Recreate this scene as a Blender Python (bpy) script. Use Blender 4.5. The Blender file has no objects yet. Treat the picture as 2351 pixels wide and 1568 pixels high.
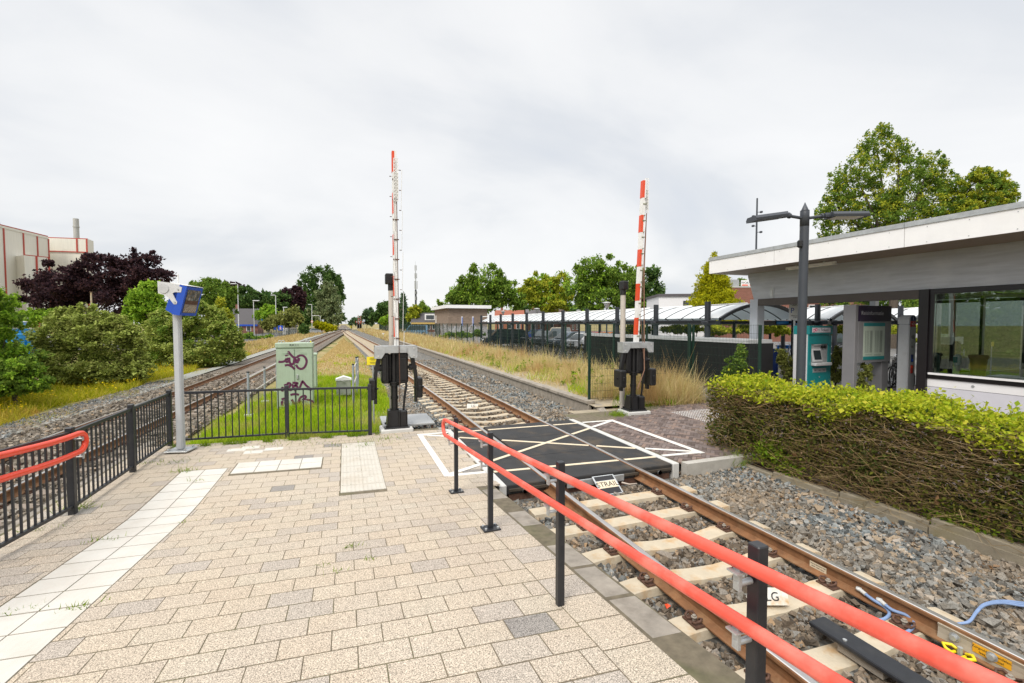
import bpy, math, random
import numpy as np
from mathutils import Vector, Matrix, Euler
R = math.radians
random.seed(7); rng = np.random.default_rng(11)
SC = bpy.context.scene; COL = SC.collection
# ---------------------------------------------------------------- camera and measuring helpers
# World axes: X runs across the tracks, Y along them, Z up; the photographer stands at the origin.
FPX, CX, CY, EYE = 1045.0, 1175.5, 784.0, 2.2
PITCH, YAW = math.atan(41/1045.0), R(20.15)
cy_, sy_ = math.cos(YAW), math.sin(YAW)
def _ray(x, y):
    a = (x-CX)/FPX; b = -(y-CY)/FPX
    X, Y, Z = a, math.cos(PITCH)+b*math.sin(PITCH), -math.sin(PITCH)+b*math.cos(PITCH)
    return X*cy_+Y*sy_, -X*sy_+Y*cy_, Z, Y
def at(x, y, Y):                      # surveyed point at a given distance ahead
    u, v, z, yy = _ray(x, y); t = Y/yy
    return Vector((u*t, v*t, EYE+z*t))
def gd(x, y, z=0.0):                  # surveyed point on a level surface
    u, v, zz, yy = _ray(x, y); t = (z-EYE)/zz
    return Vector((u*t, v*t, z))
def pu(x, y, U):                      # surveyed point on the plane X = U
    u, v, z, yy = _ray(x, y); t = U/u
    return Vector((U, v*t, EYE+z*t))
def pv(x, y, V):
    u, v, z, yy = _ray(x, y); t = V/v
    return Vector((u*t, V, EYE+z*t))
def ramp(v):
    if v > 6.6: return 0.0
    if v > 5.8: return .1*(6.6-v)**2/1.6
    return .04+.1*(5.8-v)
FACE = -YAW                           # heading of a thing that faces the photographer
cam = bpy.data.objects.new('camera', bpy.data.cameras.new('camera')); COL.objects.link(cam)
cam.data.lens = 16.0; cam.data.sensor_width = 36.0; cam.data.clip_end = 4000; cam.data.clip_start = .05
cam.location = (0, 0, EYE); cam.rotation_euler = (R(90)-PITCH, 0, -YAW)
SC.camera = cam
# ---------------------------------------------------------------- things, parts, meshes
def tag(o, label=None, cat=None, group=None, kind=None):
    if label: o['label'] = label
    if cat: o['category'] = cat
    if group: o['group'] = group
    if kind: o['kind'] = kind
    return o
def thing(name, label, cat, loc=(0, 0, 0), rz=0.0, group=None):
    o = bpy.data.objects.new(name, None); COL.objects.link(o)
    o.location = loc; o.rotation_euler = (0, 0, rz); o.empty_display_size = .1
    return tag(o, label, cat, group)
KIDS = {}
def _link(name, me, parent=None):
    o = bpy.data.objects.new(name, me); COL.objects.link(o)
    if parent is not None:
        o.parent = parent; KIDS.setdefault(parent.name, []).append(o)
    return o
def dup(root, loc, rz=None, label=None, group=None, scale=None):
    r = root.copy(); COL.objects.link(r); r.location = loc
    if rz is not None: r.rotation_euler = (0, 0, rz)
    if scale: r.scale = scale
    if label: r['label'] = label
    if group: r['group'] = group
    for ch in KIDS.get(root.name, []):
        c = ch.copy(); COL.objects.link(c); c.parent = r; KIDS.setdefault(r.name, []).append(c)
        for g in KIDS.get(ch.name, []):
            d = g.copy(); COL.objects.link(d); d.parent = c; KIDS.setdefault(c.name, []).append(d)
    return r
class MB:
    def __init__(s): s.v = []; s.f = []; s.m = []; s.s = []
    def add(s, vs, fs, m=0, sm=False):
        b = len(s.v); s.v += [tuple(p) for p in vs]
        for f in fs: s.f.append(tuple(b+i for i in f)); s.m.append(m); s.s.append(sm)
        return s
    def box(s, c, d, m=0, rz=0.0, rx=0.0, ry=0.0, taper=1.0):
        x, y, z = d[0]/2, d[1]/2, d[2]/2
        P = [(-x, -y, -z), (x, -y, -z), (x, y, -z), (-x, y, -z)] + [(a*taper, b*taper, z) for a, b in ((-x, -y), (x, -y), (x, y), (-x, y))]
        M = Euler((rx, ry, rz)).to_matrix(); c = Vector(c)
        return s.add([c+M@Vector(p) for p in P], [(0, 3, 2, 1), (4, 5, 6, 7), (0, 1, 5, 4), (1, 2, 6, 5), (2, 3, 7, 6), (3, 0, 4, 7)], m)
    def bbox(s, a, b, m=0):
        return s.box([(a[i]+b[i])/2 for i in range(3)], [abs(b[i]-a[i]) for i in range(3)], m)
    def bevbox(s, c, d, bev, m=0, rz=0.0, rx=0.0, ry=0.0):
        # box with chamfered edges
        x, y, z = d[0]/2, d[1]/2, d[2]/2; e = bev
        ring = lambda X, Y, Z: [(-X+e, -Y, Z), (X-e, -Y, Z), (X, -Y+e, Z), (X, Y-e, Z), (X-e, Y, Z), (-X+e, Y, Z), (-X, Y-e, Z), (-X, -Y+e, Z)]
        P = ring(x-e*.7, y-e*.7, -z)+ring(x, y, -z+e)+ring(x, y, z-e)+ring(x-e*.7, y-e*.7, z)
        F = [tuple(range(7, -1, -1)), tuple(range(24, 32))]
        for k in range(3):
            for i in range(8):
                j = (i+1) % 8; F.append((k*8+i, k*8+j, k*8+8+j, k*8+8+i))
        M = Euler((rx, ry, rz)).to_matrix(); c = Vector(c)
        return s.add([c+M@Vector(p) for p in P], F, m)
    def tube(s, pts, r, n=10, m=0, closed=False, caps=True, r1=None, sm=True):
        pts = [Vector(p) for p in pts]; L = len(pts); rings = []; up = None
        for i, p in enumerate(pts):
            if closed: t = (pts[(i+1) % L]-pts[i-1])
            else: t = pts[min(i+1, L-1)]-pts[max(i-1, 0)]
            t.normalize()
            if up is None:
                a = Vector((0, 0, 1)) if abs(t.z) < .9 else Vector((0, 1, 0)); up = t.cross(a).normalized()
            up = (up-t*up.dot(t)).normalized(); w = t.cross(up)
            rr = r if r1 is None else r+(r1-r)*i/(L-1)
            rings.append([p+(up*math.cos(2*math.pi*k/n)+w*math.sin(2*math.pi*k/n))*rr for k in range(n)])
        vs = [q for g in rings for q in g]; fs = []
        for i in range(L if closed else L-1):
            a = i*n; b = ((i+1) % L)*n
            for k in range(n): fs.append((a+k, a+(k+1) % n, b+(k+1) % n, b+k))
        s.add(vs, fs, m, sm)
        if caps and not closed:
            s.add(rings[0], [tuple(range(n-1, -1, -1))], m); s.add(rings[-1], [tuple(range(n))], m)
        return s
    def cyl(s, p0, p1, r, n=12, m=0, r1=None, caps=True):
        return s.tube([p0, p1], r, n, m, caps=caps, r1=r1)
    def prism(s, poly, o, ax, ay, az, h, m=0):
        # poly (2D) laid in axes ax, ay from o, extruded by h along az
        o = Vector(o); ax = Vector(ax); ay = Vector(ay); az = Vector(az); n = len(poly)
        A = [o+ax*p[0]+ay*p[1] for p in poly]; B = [q+az*h for q in A]
        return s.add(A+B, [tuple(range(n-1, -1, -1)), tuple(range(n, 2*n))]+[(i, (i+1) % n, n+(i+1) % n, n+i) for i in range(n)], m)
    def lathe(s, prof, o=(0, 0, 0), n=16, m=0, sm=True):
        vs = []; fs = []; L = len(prof)
        for r, z in prof:
            for k in range(n): vs.append((o[0]+r*math.cos(2*math.pi*k/n), o[1]+r*math.sin(2*math.pi*k/n), o[2]+z))
        for i in range(L-1):
            for k in range(n): fs.append((i*n+k, i*n+(k+1) % n, (i+1)*n+(k+1) % n, (i+1)*n+k))
        fs.append(tuple(range(n-1, -1, -1))); fs.append(tuple((L-1)*n+k for k in range(n)))
        return s.add(vs, fs, m, sm)
    def xform(s, M):
        s.v = [tuple(M@Vector(p)) for p in s.v]; return s
    def mesh(s, name, mats):
        me = bpy.data.meshes.new(name); me.from_pydata(s.v, [], s.f)
        for m in (mats if isinstance(mats, (list, tuple)) else [mats]): me.materials.append(m)
        me.polygons.foreach_set('material_index', s.m); me.polygons.foreach_set('use_smooth', s.s); me.update()
        return me
    def build(s, name, mats, parent=None):
        return _link(name, s.mesh(name, mats), parent)
def npmesh(name, V, F, mats, parent=None, smooth=False, mi=None):
    """V (N,3) array, F (M,k) array of equal polygons -> one linked mesh object"""
    me = bpy.data.meshes.new(name); M, k = F.shape
    me.vertices.add(len(V)); me.vertices.foreach_set('co', V.astype(np.float32).ravel())
    me.loops.add(M*k); me.loops.foreach_set('vertex_index', F.astype(np.int32).ravel())
    me.polygons.add(M); me.polygons.foreach_set('loop_start', np.arange(0, M*k, k, dtype=np.int32))
    me.polygons.foreach_set('use_smooth', np.full(M, smooth))
    for m in (mats if isinstance(mats, (list, tuple)) else [mats]): me.materials.append(m)
    if mi is not None: me.polygons.foreach_set('material_index', mi.astype(np.int32))
    me.update(calc_edges=True)
    return _link(name, me, parent)
def rotmats(n, yaw=True, tilt=1.0, r=None):
    r = r or rng
    a = r.uniform(0, 2*np.pi, n); b = r.normal(0, tilt, n); c = r.normal(0, tilt, n)
    ca, sa, cb, sb, cc, sc = np.cos(a), np.sin(a), np.cos(b), np.sin(b), np.cos(c), np.sin(c)
    O, I = np.zeros(n), np.ones(n)
    Z = np.array([[ca, -sa, O], [sa, ca, O], [O, O, I]]).transpose(2, 0, 1)
    X = np.array([[I, O, O], [O, cb, -sb], [O, sb, cb]]).transpose(2, 0, 1)
    Y = np.array([[cc, O, sc], [O, I, O], [-sc, O, cc]]).transpose(2, 0, 1)
    return Z@X@Y
def inst(tv, tf, P, M, S):
    """copies of a template merged into one array pair; P (N,3), M (N,3,3), S (N,) or (N,3)"""
    tv = np.asarray(tv, float); tf = np.asarray(tf, int); n = len(P); k = len(tv)
    S = np.asarray(S); S = S[:, None, None] if S.ndim == 1 else S[:, None, :]
    V = np.einsum('nij,nkj->nki', M, tv[None]*S)+P[:, None, :]
    F = tf[None]+(np.arange(n)*k)[:, None, None]
    return V.reshape(-1, 3), F.reshape(-1, tf.shape[1])
def text(body, size, mat, parent, loc, rot, name='lettering', depth=.002, align='CENTER', sx=1.0):
    cu = bpy.data.curves.new(name, 'FONT'); cu.body = body; cu.size = size; cu.extrude = depth; cu.align_x = align; cu.align_y = 'CENTER'
    t = bpy.data.objects.new('tmp', cu); COL.objects.link(t)
    dg = bpy.context.evaluated_depsgraph_get(); me = bpy.data.meshes.new_from_object(t.evaluated_get(dg))
    bpy.data.objects.remove(t); me.materials.clear(); me.materials.append(mat); me.name = name
    o = _link(name, me, parent); o.location = loc; o.rotation_euler = rot; o.scale = (sx, 1, 1)
    return o
# ---------------------------------------------------------------- materials
def nmat(name):
    m = bpy.data.materials.new(name); m.use_nodes = True
    nt = m.node_tree; return m, nt, nt.nodes['Principled BSDF']
def mixc(nt, fac, a, b, mode='MIX'):
    n = nt.nodes.new('ShaderNodeMix'); n.data_type = 'RGBA'; n.blend_type = mode
    for sock, val in ((n.inputs[0], fac), (n.inputs[6], a), (n.inputs[7], b)):
        if hasattr(val, 'is_linked') or isinstance(val, bpy.types.NodeSocket): nt.links.new(val, sock)
        elif isinstance(val, (int, float)): sock.default_value = val
        else: sock.default_value = (*val[:3], 1)
    return n.outputs[2]
def noise(nt, scale, detail=4, coord='Object', rough=.6, stretch=None):
    tc = nt.nodes.new('ShaderNodeTexCoord'); n = nt.nodes.new('ShaderNodeTexNoise')
    n.inputs['Scale'].default_value = scale; n.inputs['Detail'].default_value = detail; n.inputs['Roughness'].default_value = rough
    if stretch:
        mp = nt.nodes.new('ShaderNodeMapping'); mp.inputs['Scale'].default_value = stretch
        nt.links.new(tc.outputs[coord], mp.inputs[0]); nt.links.new(mp.outputs[0], n.inputs[0])
    else: nt.links.new(tc.outputs[coord], n.inputs[0])
    return n.outputs['Fac']
def rampn(nt, fac, stops, const=False):
    n = nt.nodes.new('ShaderNodeValToRGB'); cr = n.color_ramp
    if const: cr.interpolation = 'CONSTANT'
    while len(cr.elements) < len(stops): cr.elements.new(.5)
    for e, (p, c) in zip(cr.elements, stops):
        e.position = p; e.color = (c, c, c, 1) if isinstance(c, (int, float)) else (*c[:3], 1)
    nt.links.new(fac, n.inputs[0]); return n.outputs[0]
def island(nt):
    return nt.nodes.new('ShaderNodeNewGeometry').outputs['Random Per Island']
def bump(nt, bs, h, strength=.3, dist=.01):
    b = nt.nodes.new('ShaderNodeBump'); b.inputs['Strength'].default_value = strength; b.inputs['Distance'].default_value = dist
    nt.links.new(h, b.inputs['Height']); nt.links.new(b.outputs[0], bs.inputs['Normal'])
def mat(name, c, rough=.6, var=.12, scale=6.0, metal=0.0, bmp=0.0, bscale=60.0, dirt=None, dirt_amt=.0, dscale=3.0, spec=.5, stretch=None):
    m, nt, bs = nmat(name); c = np.array(c[:3], float)
    f = noise(nt, scale, stretch=stretch)
    col = mixc(nt, rampn(nt, f, [(.3, 0.0), (.7, 1.0)]), c*(1-var), np.minimum(c*(1+var), 1))
    if dirt is not None:
        d = rampn(nt, noise(nt, dscale, 6), [(.5-.0, 0.0), (.75, dirt_amt)]); col = mixc(nt, d, col, dirt)
    nt.links.new(col, bs.inputs['Base Color'])
    bs.inputs['Roughness'].default_value = rough; bs.inputs['Metallic'].default_value = metal
    bs.inputs['Specular IOR Level'].default_value = spec
    if bmp: bump(nt, bs, noise(nt, bscale, 3), bmp, .01)
    return m
def leafmat(name, cols, trans=.35, patch=None, pscale=.6, rough=.55, pt=(.42, .62)):
    m, nt, bs = nmat(name); n = len(cols)
    col = rampn(nt, island(nt), [(i/(n-1) if n > 1 else 0, c) for i, c in enumerate(cols)])
    if patch is not None:
        col = mixc(nt, rampn(nt, noise(nt, pscale, 3), [(pt[0], 0.0), (pt[1], 1.0)]), col, patch)
    nt.links.new(col, bs.inputs['Base Color']); bs.inputs['Roughness'].default_value = rough
    bs.inputs['Specular IOR Level'].default_value = .10
    tr = nt.nodes.new('ShaderNodeBsdfTranslucent'); nt.links.new(col, tr.inputs[0])
    mx = nt.nodes.new('ShaderNodeMixShader'); mx.inputs[0].default_value = trans
    nt.links.new(bs.outputs[0], mx.inputs[1]); nt.links.new(tr.outputs[0], mx.inputs[2])
    nt.links.new(mx.outputs[0], nt.nodes['Material Output'].inputs[0])
    return m
def islmat(name, stops, rough=.8, grain=0.0, gscale=300., bmp=0.0, const=False, spec=.3, patch=None, pscale=1.0, pamt=1.0):
    """colour picked per loose piece (stone, paver, brick)"""
    m, nt, bs = nmat(name); col = rampn(nt, island(nt), stops, const)
    if patch is not None:
        col = mixc(nt, rampn(nt, noise(nt, pscale, 5), [(.45, 0.0), (.65, pamt)]), col, patch)
    if grain:
        g = rampn(nt, noise(nt, gscale, 2), [(.35, 1-grain), (.65, 1+grain)])
        col = mixc(nt, 1.0, col, g, 'MULTIPLY')
        if bmp: bump(nt, bs, noise(nt, gscale, 2), bmp, .004)
    nt.links.new(col, bs.inputs['Base Color']); bs.inputs['Roughness'].default_value = rough
    bs.inputs['Specular IOR Level'].default_value = spec
    return m
M_ = {}
M_['black_metal'] = mat('anthracite_paint', (.017, .019, .024), .42, .15, 20, bmp=.05, dirt=(.06, .055, .05), dirt_amt=.3, dscale=5)
M_['machine_black'] = mat('machine_black', (.009, .009, .010), .36, .25, 14, bmp=.15, bscale=40, dirt=(.04, .035, .03), dirt_amt=.25, dscale=6)
M_['red_tube'] = mat('red_handrail_paint', (.80, .10, .065), .42, .12, 7, dirt=(.86, .30, .24), dirt_amt=.75, dscale=3.5, bmp=.06, bscale=25)
M_['galv'] = mat('galvanised_steel', (.50, .52, .53), .42, .14, 9, metal=.55, bmp=.05, dirt=(.3, .3, .29), dirt_amt=.4)
M_['grey_post'] = mat('grey_painted_post', (.46, .48, .50), .42, .05, 8)
M_['white_paint'] = mat('white_paint', (.80, .80, .79), .45, .05, 6, dirt=(.5, .47, .42), dirt_amt=.3, dscale=5)
M_['white_clean'] = mat('white_panel', (.88, .88, .89), .4, .03, 3, dirt=(.74, .73, .71), dirt_amt=.35, dscale=1.2)
M_['line_paint'] = mat('road_paint', (.72, .70, .66), .7, .08, 12, dirt=(.42, .37, .31), dirt_amt=.5, dscale=7)
M_['concrete'] = mat('weathered_concrete', (.31, .275, .23), .88, .2, 7, bmp=.5, bscale=90, dirt=(.13, .11, .085), dirt_amt=.75, dscale=5)
M_['concrete_pale'] = mat('pale_concrete', (.56, .56, .54), .8, .1, 6, bmp=.2, bscale=60, dirt=(.33, .31, .28), dirt_amt=.5)
M_['dark_rubber'] = mat('black_rubber', (.026, .026, .027), .8, .3, 2.5, bmp=.3, bscale=120, dirt=(.12, .085, .05), dirt_amt=.65, dscale=1.6)
M_['steel_top'] = mat('polished_rail_head', (.62, .60, .58), .28, .12, 3, metal=.9, dirt=(.36, .2, .1), dirt_amt=.35, dscale=6)
M_['rust'] = mat('rusty_rail', (.215, .100, .042), .8, .28, 7, bmp=.2, bscale=40, dirt=(.36, .24, .13), dirt_amt=.5, dscale=5)
M_['dark_rust'] = mat('dark_rusty_iron', (.10, .05, .032), .8, .35, 25, bmp=.3, bscale=60)
M_['teal'] = mat('teal_panel', (.010, .215, .225), .35, .05, 4)
M_['blue'] = mat('blue_panel', (.012, .075, .46), .4, .06, 4)
M_['navy'] = mat('navy_panel', (.010, .028, .13), .45, .1, 4)
M_['glass_dark'] = mat('dark_glass', (.03, .04, .045), .08, .1, 2, spec=.8)
M_['green_post'] = mat('dark_green_post', (.006, .030, .020), .45, .12, 8)
M_['orange_red'] = mat('red_reflective', (.72, .075, .022), .35, .06, 6)
M_['yellow'] = mat('yellow_plate', (.85, .70, .02), .4, .05, 5)
M_['cab_green'] = mat('pale_green_cabinet', (.39, .485, .37), .5, .05, 6, dirt=(.27, .31, .23), dirt_amt=.5, dscale=3, stretch=(3, 3, .5))
M_['purple'] = mat('purple_spray', (.11, .018, .068), .5, .2, 18)
M_['ink'] = mat('black_ink', (.012, .012, .014), .5, .1, 5)
M_['white_ink'] = mat('white_ink', (.85, .85, .85), .5, .02, 5)
M_['bark'] = mat('bark', (.10, .08, .062), .9, .3, 6, bmp=.4, bscale=15, stretch=(4, 4, .7))
M_['twig'] = islmat('dry_twigs', [(0, (.10, .068, .032)), (.5, (.22, .15, .07)), (1, (.38, .28, .15))], .95, spec=.05)
M_['asphalt'] = mat('asphalt', (.16, .155, .15), .9, .12, 30, bmp=.2, bscale=200)
# ---------------------------------------------------------------- sky and sun: a bright overcast day
W = bpy.data.worlds.new('World'); SC.world = W; W.use_nodes = True
nt = W.node_tree; nt.nodes.clear()
SUN_EL, SUN_AZ = R(48), R(228)
sky = nt.nodes.new('ShaderNodeTexSky'); sky.sky_type = 'NISHITA'; sky.sun_disc = False
sky.sun_elevation = SUN_EL; sky.sun_rotation = SUN_AZ; sky.air_density = 1.2; sky.dust_density = 2.5
b1 = nt.nodes.new('ShaderNodeBackground'); b1.inputs[1].default_value = .12; nt.links.new(sky.outputs[0], b1.inputs[0])
tc = nt.nodes.new('ShaderNodeTexCoord'); sep = nt.nodes.new('ShaderNodeSeparateXYZ'); nt.links.new(tc.outputs['Generated'], sep.inputs[0])
# project the view direction on to a cloud ceiling, so that the cloud gets finer towards the horizon
mx = nt.nodes.new('ShaderNodeMath'); mx.operation = 'MAXIMUM'; mx.inputs[1].default_value = 0.0; nt.links.new(sep.outputs[2], mx.inputs[0])
ad = nt.nodes.new('ShaderNodeMath'); ad.operation = 'ADD'; ad.inputs[1].default_value = .30; nt.links.new(mx.outputs[0], ad.inputs[0])
def dv(i):
    d = nt.nodes.new('ShaderNodeMath'); d.operation = 'DIVIDE'; nt.links.new(sep.outputs[i], d.inputs[0]); nt.links.new(ad.outputs[0], d.inputs[1]); return d.outputs[0]
cmb = nt.nodes.new('ShaderNodeCombineXYZ'); nt.links.new(dv(0), cmb.inputs[0]); nt.links.new(dv(1), cmb.inputs[1])
def cnoise(sc, det, off, dist=.6):
    mp = nt.nodes.new('ShaderNodeMapping'); mp.inputs['Location'].default_value = off; mp.inputs['Rotation'].default_value = (0, 0, .5); mp.inputs['Scale'].default_value = (1, 1.15, 1)
    nt.links.new(cmb.outputs[0], mp.inputs[0])
    n = nt.nodes.new('ShaderNodeTexNoise'); n.inputs['Scale'].default_value = sc; n.inputs['Detail'].default_value = det; n.inputs['Distortion'].default_value = dist; n.inputs['Roughness'].default_value = .5
    nt.links.new(mp.outputs[0], n.inputs[0]); return n.outputs['Fac']
big = rampn(nt, cnoise(.7, 6, (3.1, 1.7, 0)), [(.34, 0.0), (.60, 1.0)])
fine = rampn(nt, cnoise(1.9, 7, (7.3, 2.2, 0)), [(.35, 0.0), (.7, 1.0)])
mixf = nt.nodes.new('ShaderNodeMix'); mixf.data_type = 'FLOAT'; mixf.inputs[0].default_value = .25
nt.links.new(big, mixf.inputs[2]); nt.links.new(fine, mixf.inputs[3])
cloud = rampn(nt, mixf.outputs[0], [(0.0, (.60, .63, .68)), (.30, (.655, .675, .705)), (.60, (.755, .762, .772)), (1.0, (.825, .825, .825))])
# an overcast sky is about three times brighter overhead than near the horizon
zen = rampn(nt, sep.outputs[2], [(0.0, 1.0), (.62, 1.0), (.95, 2.1)])
zm = nt.nodes.new('ShaderNodeMath'); zm.operation = 'MULTIPLY'; zm.inputs[1].default_value = 1.0
zr = nt.nodes.new('ShaderNodeMapRange'); zr.inputs['From Min'].default_value = .66; zr.inputs['From Max'].default_value = 1.0; zr.inputs['To Min'].default_value = 1.0; zr.inputs['To Max'].default_value = 2.6
nt.links.new(sep.outputs[2], zr.inputs['Value'])
b2 = nt.nodes.new('ShaderNodeBackground'); nt.links.new(cloud, b2.inputs[0]); nt.links.new(zr.outputs[0], b2.inputs[1])
ms = nt.nodes.new('ShaderNodeMixShader'); ms.inputs[0].default_value = .93
nt.links.new(b1.outputs[0], ms.inputs[1]); nt.links.new(b2.outputs[0], ms.inputs[2])
out = nt.nodes.new('ShaderNodeOutputWorld'); nt.links.new(ms.outputs[0], out.inputs[0])
sl = bpy.data.lights.new('sun', 'SUN'); sl.energy = 2.35; sl.angle = R(24); sl.color = (1, .935, .84)
so = bpy.data.objects.new('sun', sl); COL.objects.link(so)
d = Vector((math.cos(SUN_EL)*math.sin(SUN_AZ), math.cos(SUN_EL)*math.cos(SUN_AZ), math.sin(SUN_EL)))
so.rotation_euler = (-d).to_track_quat('-Z', 'Y').to_euler(); so.location = (0, -20, 40)
SC.view_settings.view_transform = 'Standard'; SC.view_settings.look = 'None'; SC.view_settings.exposure = 0.30; SC.view_settings.gamma = 1.0
SC.cycles.max_bounces = 8; SC.cycles.transparent_max_bounces = 16; SC.cycles.caustics_reflective = False; SC.cycles.caustics_refractive = False
# ---------------------------------------------------------------- ground, tracks, platform, crossing
def lerp(x, xs, ys):
    return float(np.interp(x, xs, ys))
def cR(v): return lerp(v, [-10, 12, 18, 26, 51, 110, 175], [3.43, 3.42, 3.30, 3.09, 2.55, 1.05, -.12])
def cL(v): return -5.81+.0322*v
def zL(v): return lerp(v, [0, 22, 95], [-.27, -.27, 0])
def sheet(name, us, vs, zf, m, label=None, kind='structure', smooth=True):
    us = np.asarray(us, float); vs = np.asarray(vs, float); n = len(us); P = []
    for v in vs:
        for u in us: P.append((u, v, zf(u, v)))
    F = [(j*n+i, j*n+i+1, (j+1)*n+i+1, (j+1)*n+i) for j in range(len(vs)-1) for i in range(n-1)]
    o = npmesh(name, np.array(P), np.array(F), m, smooth=smooth)
    return tag(o, label, None, None, kind)
# open ground: dry meadow with greener patches
m, nt, bs = nmat('meadow_ground')
a = rampn(nt, noise(nt, .35, 6), [(.35, (.13, .15, .03)), (.5, (.33, .26, .10)), (.62, (.40, .30, .15))])
b = mixc(nt, rampn(nt, noise(nt, 9, 4), [(.3, 0.0), (.8, .6)]), a, (.16, .15, .045))
nt.links.new(b, bs.inputs['Base Color']); bs.inputs['Roughness'].default_value = .95; bump(nt, bs, noise(nt, 25, 4), .6, .05); M_['meadow'] = m
big = np.concatenate([-np.geomspace(2500, 12, 14), [0], np.geomspace(12, 2500, 14)])
sheet('ground', big, np.concatenate([-np.geomspace(300, 8, 6), [0], np.geomspace(8, 3200, 20)]), lambda u, v: -.55, M_['meadow'])
# ballast bed
def ballast_mat(name, stops, patch, pamt):
    m, nt, bs = nmat(name); tc = nt.nodes.new('ShaderNodeTexCoord'); vo = nt.nodes.new('ShaderNodeTexVoronoi'); vo.inputs['Scale'].default_value = 17
    nt.links.new(tc.outputs['Object'], vo.inputs['Vector'])
    sp = nt.nodes.new('ShaderNodeSeparateColor'); nt.links.new(vo.outputs['Color'], sp.inputs[0])
    col = rampn(nt, sp.outputs[0], stops)
    col = mixc(nt, rampn(nt, noise(nt, 1.2, 5), [(.45, 0.0), (.65, pamt)]), col, patch)
    col = mixc(nt, rampn(nt, vo.outputs['Distance'], [(.25, 0.0), (.75, .75)]), col, (.05, .045, .04))
    nt.links.new(col, bs.inputs['Base Color']); bs.inputs['Roughness'].default_value = .9
    inv = nt.nodes.new('ShaderNodeMath'); inv.operation = 'SUBTRACT'; inv.inputs[0].default_value = 1; nt.links.new(vo.outputs['Distance'], inv.inputs[1])
    bump(nt, bs, inv.outputs[0], .9, .03); return m
GREY = [(0, (.055, .06, .06)), (.22, (.125, .137, .14)), (.45, (.19, .21, .212)), (.66, (.26, .275, .27)), (.75, (.22, .175, .125)), (.87, (.32, .25, .175)), (1, (.40, .37, .33))]
BROWN = [(0, (.075, .062, .05)), (.35, (.16, .135, .105)), (.7, (.245, .21, .165)), (.9, (.30, .275, .24)), (1, (.34, .24, .15))]
M_['bed_grey'] = ballast_mat('grey_ballast', GREY, (.25, .22, .17), .35)
M_['bed_brown'] = ballast_mat('brown_ballast', BROWN, (.22, .16, .10), .5)
def zbed(u, v):
    c = cR(v); d = abs(u-c)
    if v > 9.4 and u < c-1.5: return -.235-.10*min(1, (c-1.5-u)/.8)
    return -.235
vs = np.concatenate([np.arange(-6, 30, .5), np.arange(30, 182, 4)])
sheet('ballast_bed', np.linspace(1.0, 6.12, 22), vs, lambda u, v: zbed(u, v) if v < 60 else zbed(u, v)-.0, M_['bed_grey'])
P = []; F = []; K = 12
for v in vs:
    for k in range(K):
        d = -2.5+4.35*k/(K-1); z = zL(v)-.205-(.13*max(0, abs(d)-1.6))
        P.append((cL(v)+d, v, z))
F = [(j*K+i, j*K+i+1, (j+1)*K+i+1, (j+1)*K+i) for j in range(len(vs)-1) for i in range(K-1)]
tag(npmesh('ballast_bed', np.array(P), np.array(F), M_['bed_brown'], smooth=True), kind='structure')
vf = np.arange(178, 900, 20.)
P = [(cR(175)+ (v-175)*-.004+d, v, -.24) for v in vf for d in (-3, 0, 3)]
F = [(j*3+i, j*3+i+1, (j+1)*3+i+1, (j+1)*3+i) for j in range(len(vf)-1) for i in range(2)]
tag(npmesh('ballast_bed', np.array(P), np.array(F), M_['bed_brown']), kind='structure')
# gravel path beside the left track
M_['grit'] = mat('fine_grey_grit', (.30, .305, .29), .95, .25, 30, bmp=.5, bscale=90, dirt=(.22, .21, .09), dirt_amt=.8, dscale=1.3)
vg = np.concatenate([np.arange(-4, 40, 1.), np.arange(40, 170, 5.)])
rn = np.random.default_rng(3); wob = np.cumsum(rn.normal(0, .05, len(vg)))*.5
P = [(cL(v)-2.3-d*(.95+.25*math.sin(v*.9)+.2*math.sin(v*.37)), v, zL(v)-.235-.045*d) for i, v in enumerate(vg) for d in (0, .5, 1)]
F = [(j*3+i, j*3+i+1, (j+1)*3+i+1, (j+1)*3+i) for j in range(len(vg)-1) for i in range(2)]
tag(npmesh('gravel_path', np.array(P), np.array(F)[:, ::-1], M_['grit']), kind='structure')
# soil between and beside the tracks
m, nt, bs = nmat('lawn_soil')
g = mixc(nt, rampn(nt, noise(nt, .8, 5), [(.4, 0.0), (.6, 1.0)]), (.10, .13, .02), (.30, .25, .11))
tc = nt.nodes.new('ShaderNodeTexCoord'); sp = nt.nodes.new('ShaderNodeSeparateXYZ'); nt.links.new(tc.outputs['Object'], sp.inputs[0])
mr = nt.nodes.new('ShaderNodeMapRange'); mr.inputs['From Min'].default_value = 17; mr.inputs['From Max'].default_value = 27; nt.links.new(sp.outputs[1], mr.inputs['Value'])
g2 = mixc(nt, rampn(nt, noise(nt, 2.5, 5), [(.3, 0.0), (.7, 1.0)]), (.36, .27, .13), (.43, .34, .19))
nt.links.new(mixc(nt, mr.outputs[0], g, g2), bs.inputs['Base Color']); bs.inputs['Roughness'].default_value = .95; bump(nt, bs, noise(nt, 30, 4), .5, .03); M_['lawn'] = m
def lawn_l(v): return lerp(v, [9.6, 11, 14, 18, 26, 40, 78], [-3.0, -3.15, -3.1, -2.6, -2.1, -1.6, -.25])
def lawn_r(v): return lerp(v, [9.6, 11, 14, 18, 30, 44, 78], [1.05, 1.1, 1.25, 1.4, 1.35, 1.2, -.15])
P = []; vl = np.concatenate([np.arange(9.45, 30, .75), np.arange(30, 79, 3)])
for v in vl:
    for k in range(9):
        t = k/8; P.append((lawn_l(v)*(1-t)+lawn_r(v)*t, v, -.12+.05*math.sin(t*math.pi)-(.28*(1-t)**3 if v < 60 else .1)-.15*t**4))
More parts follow.
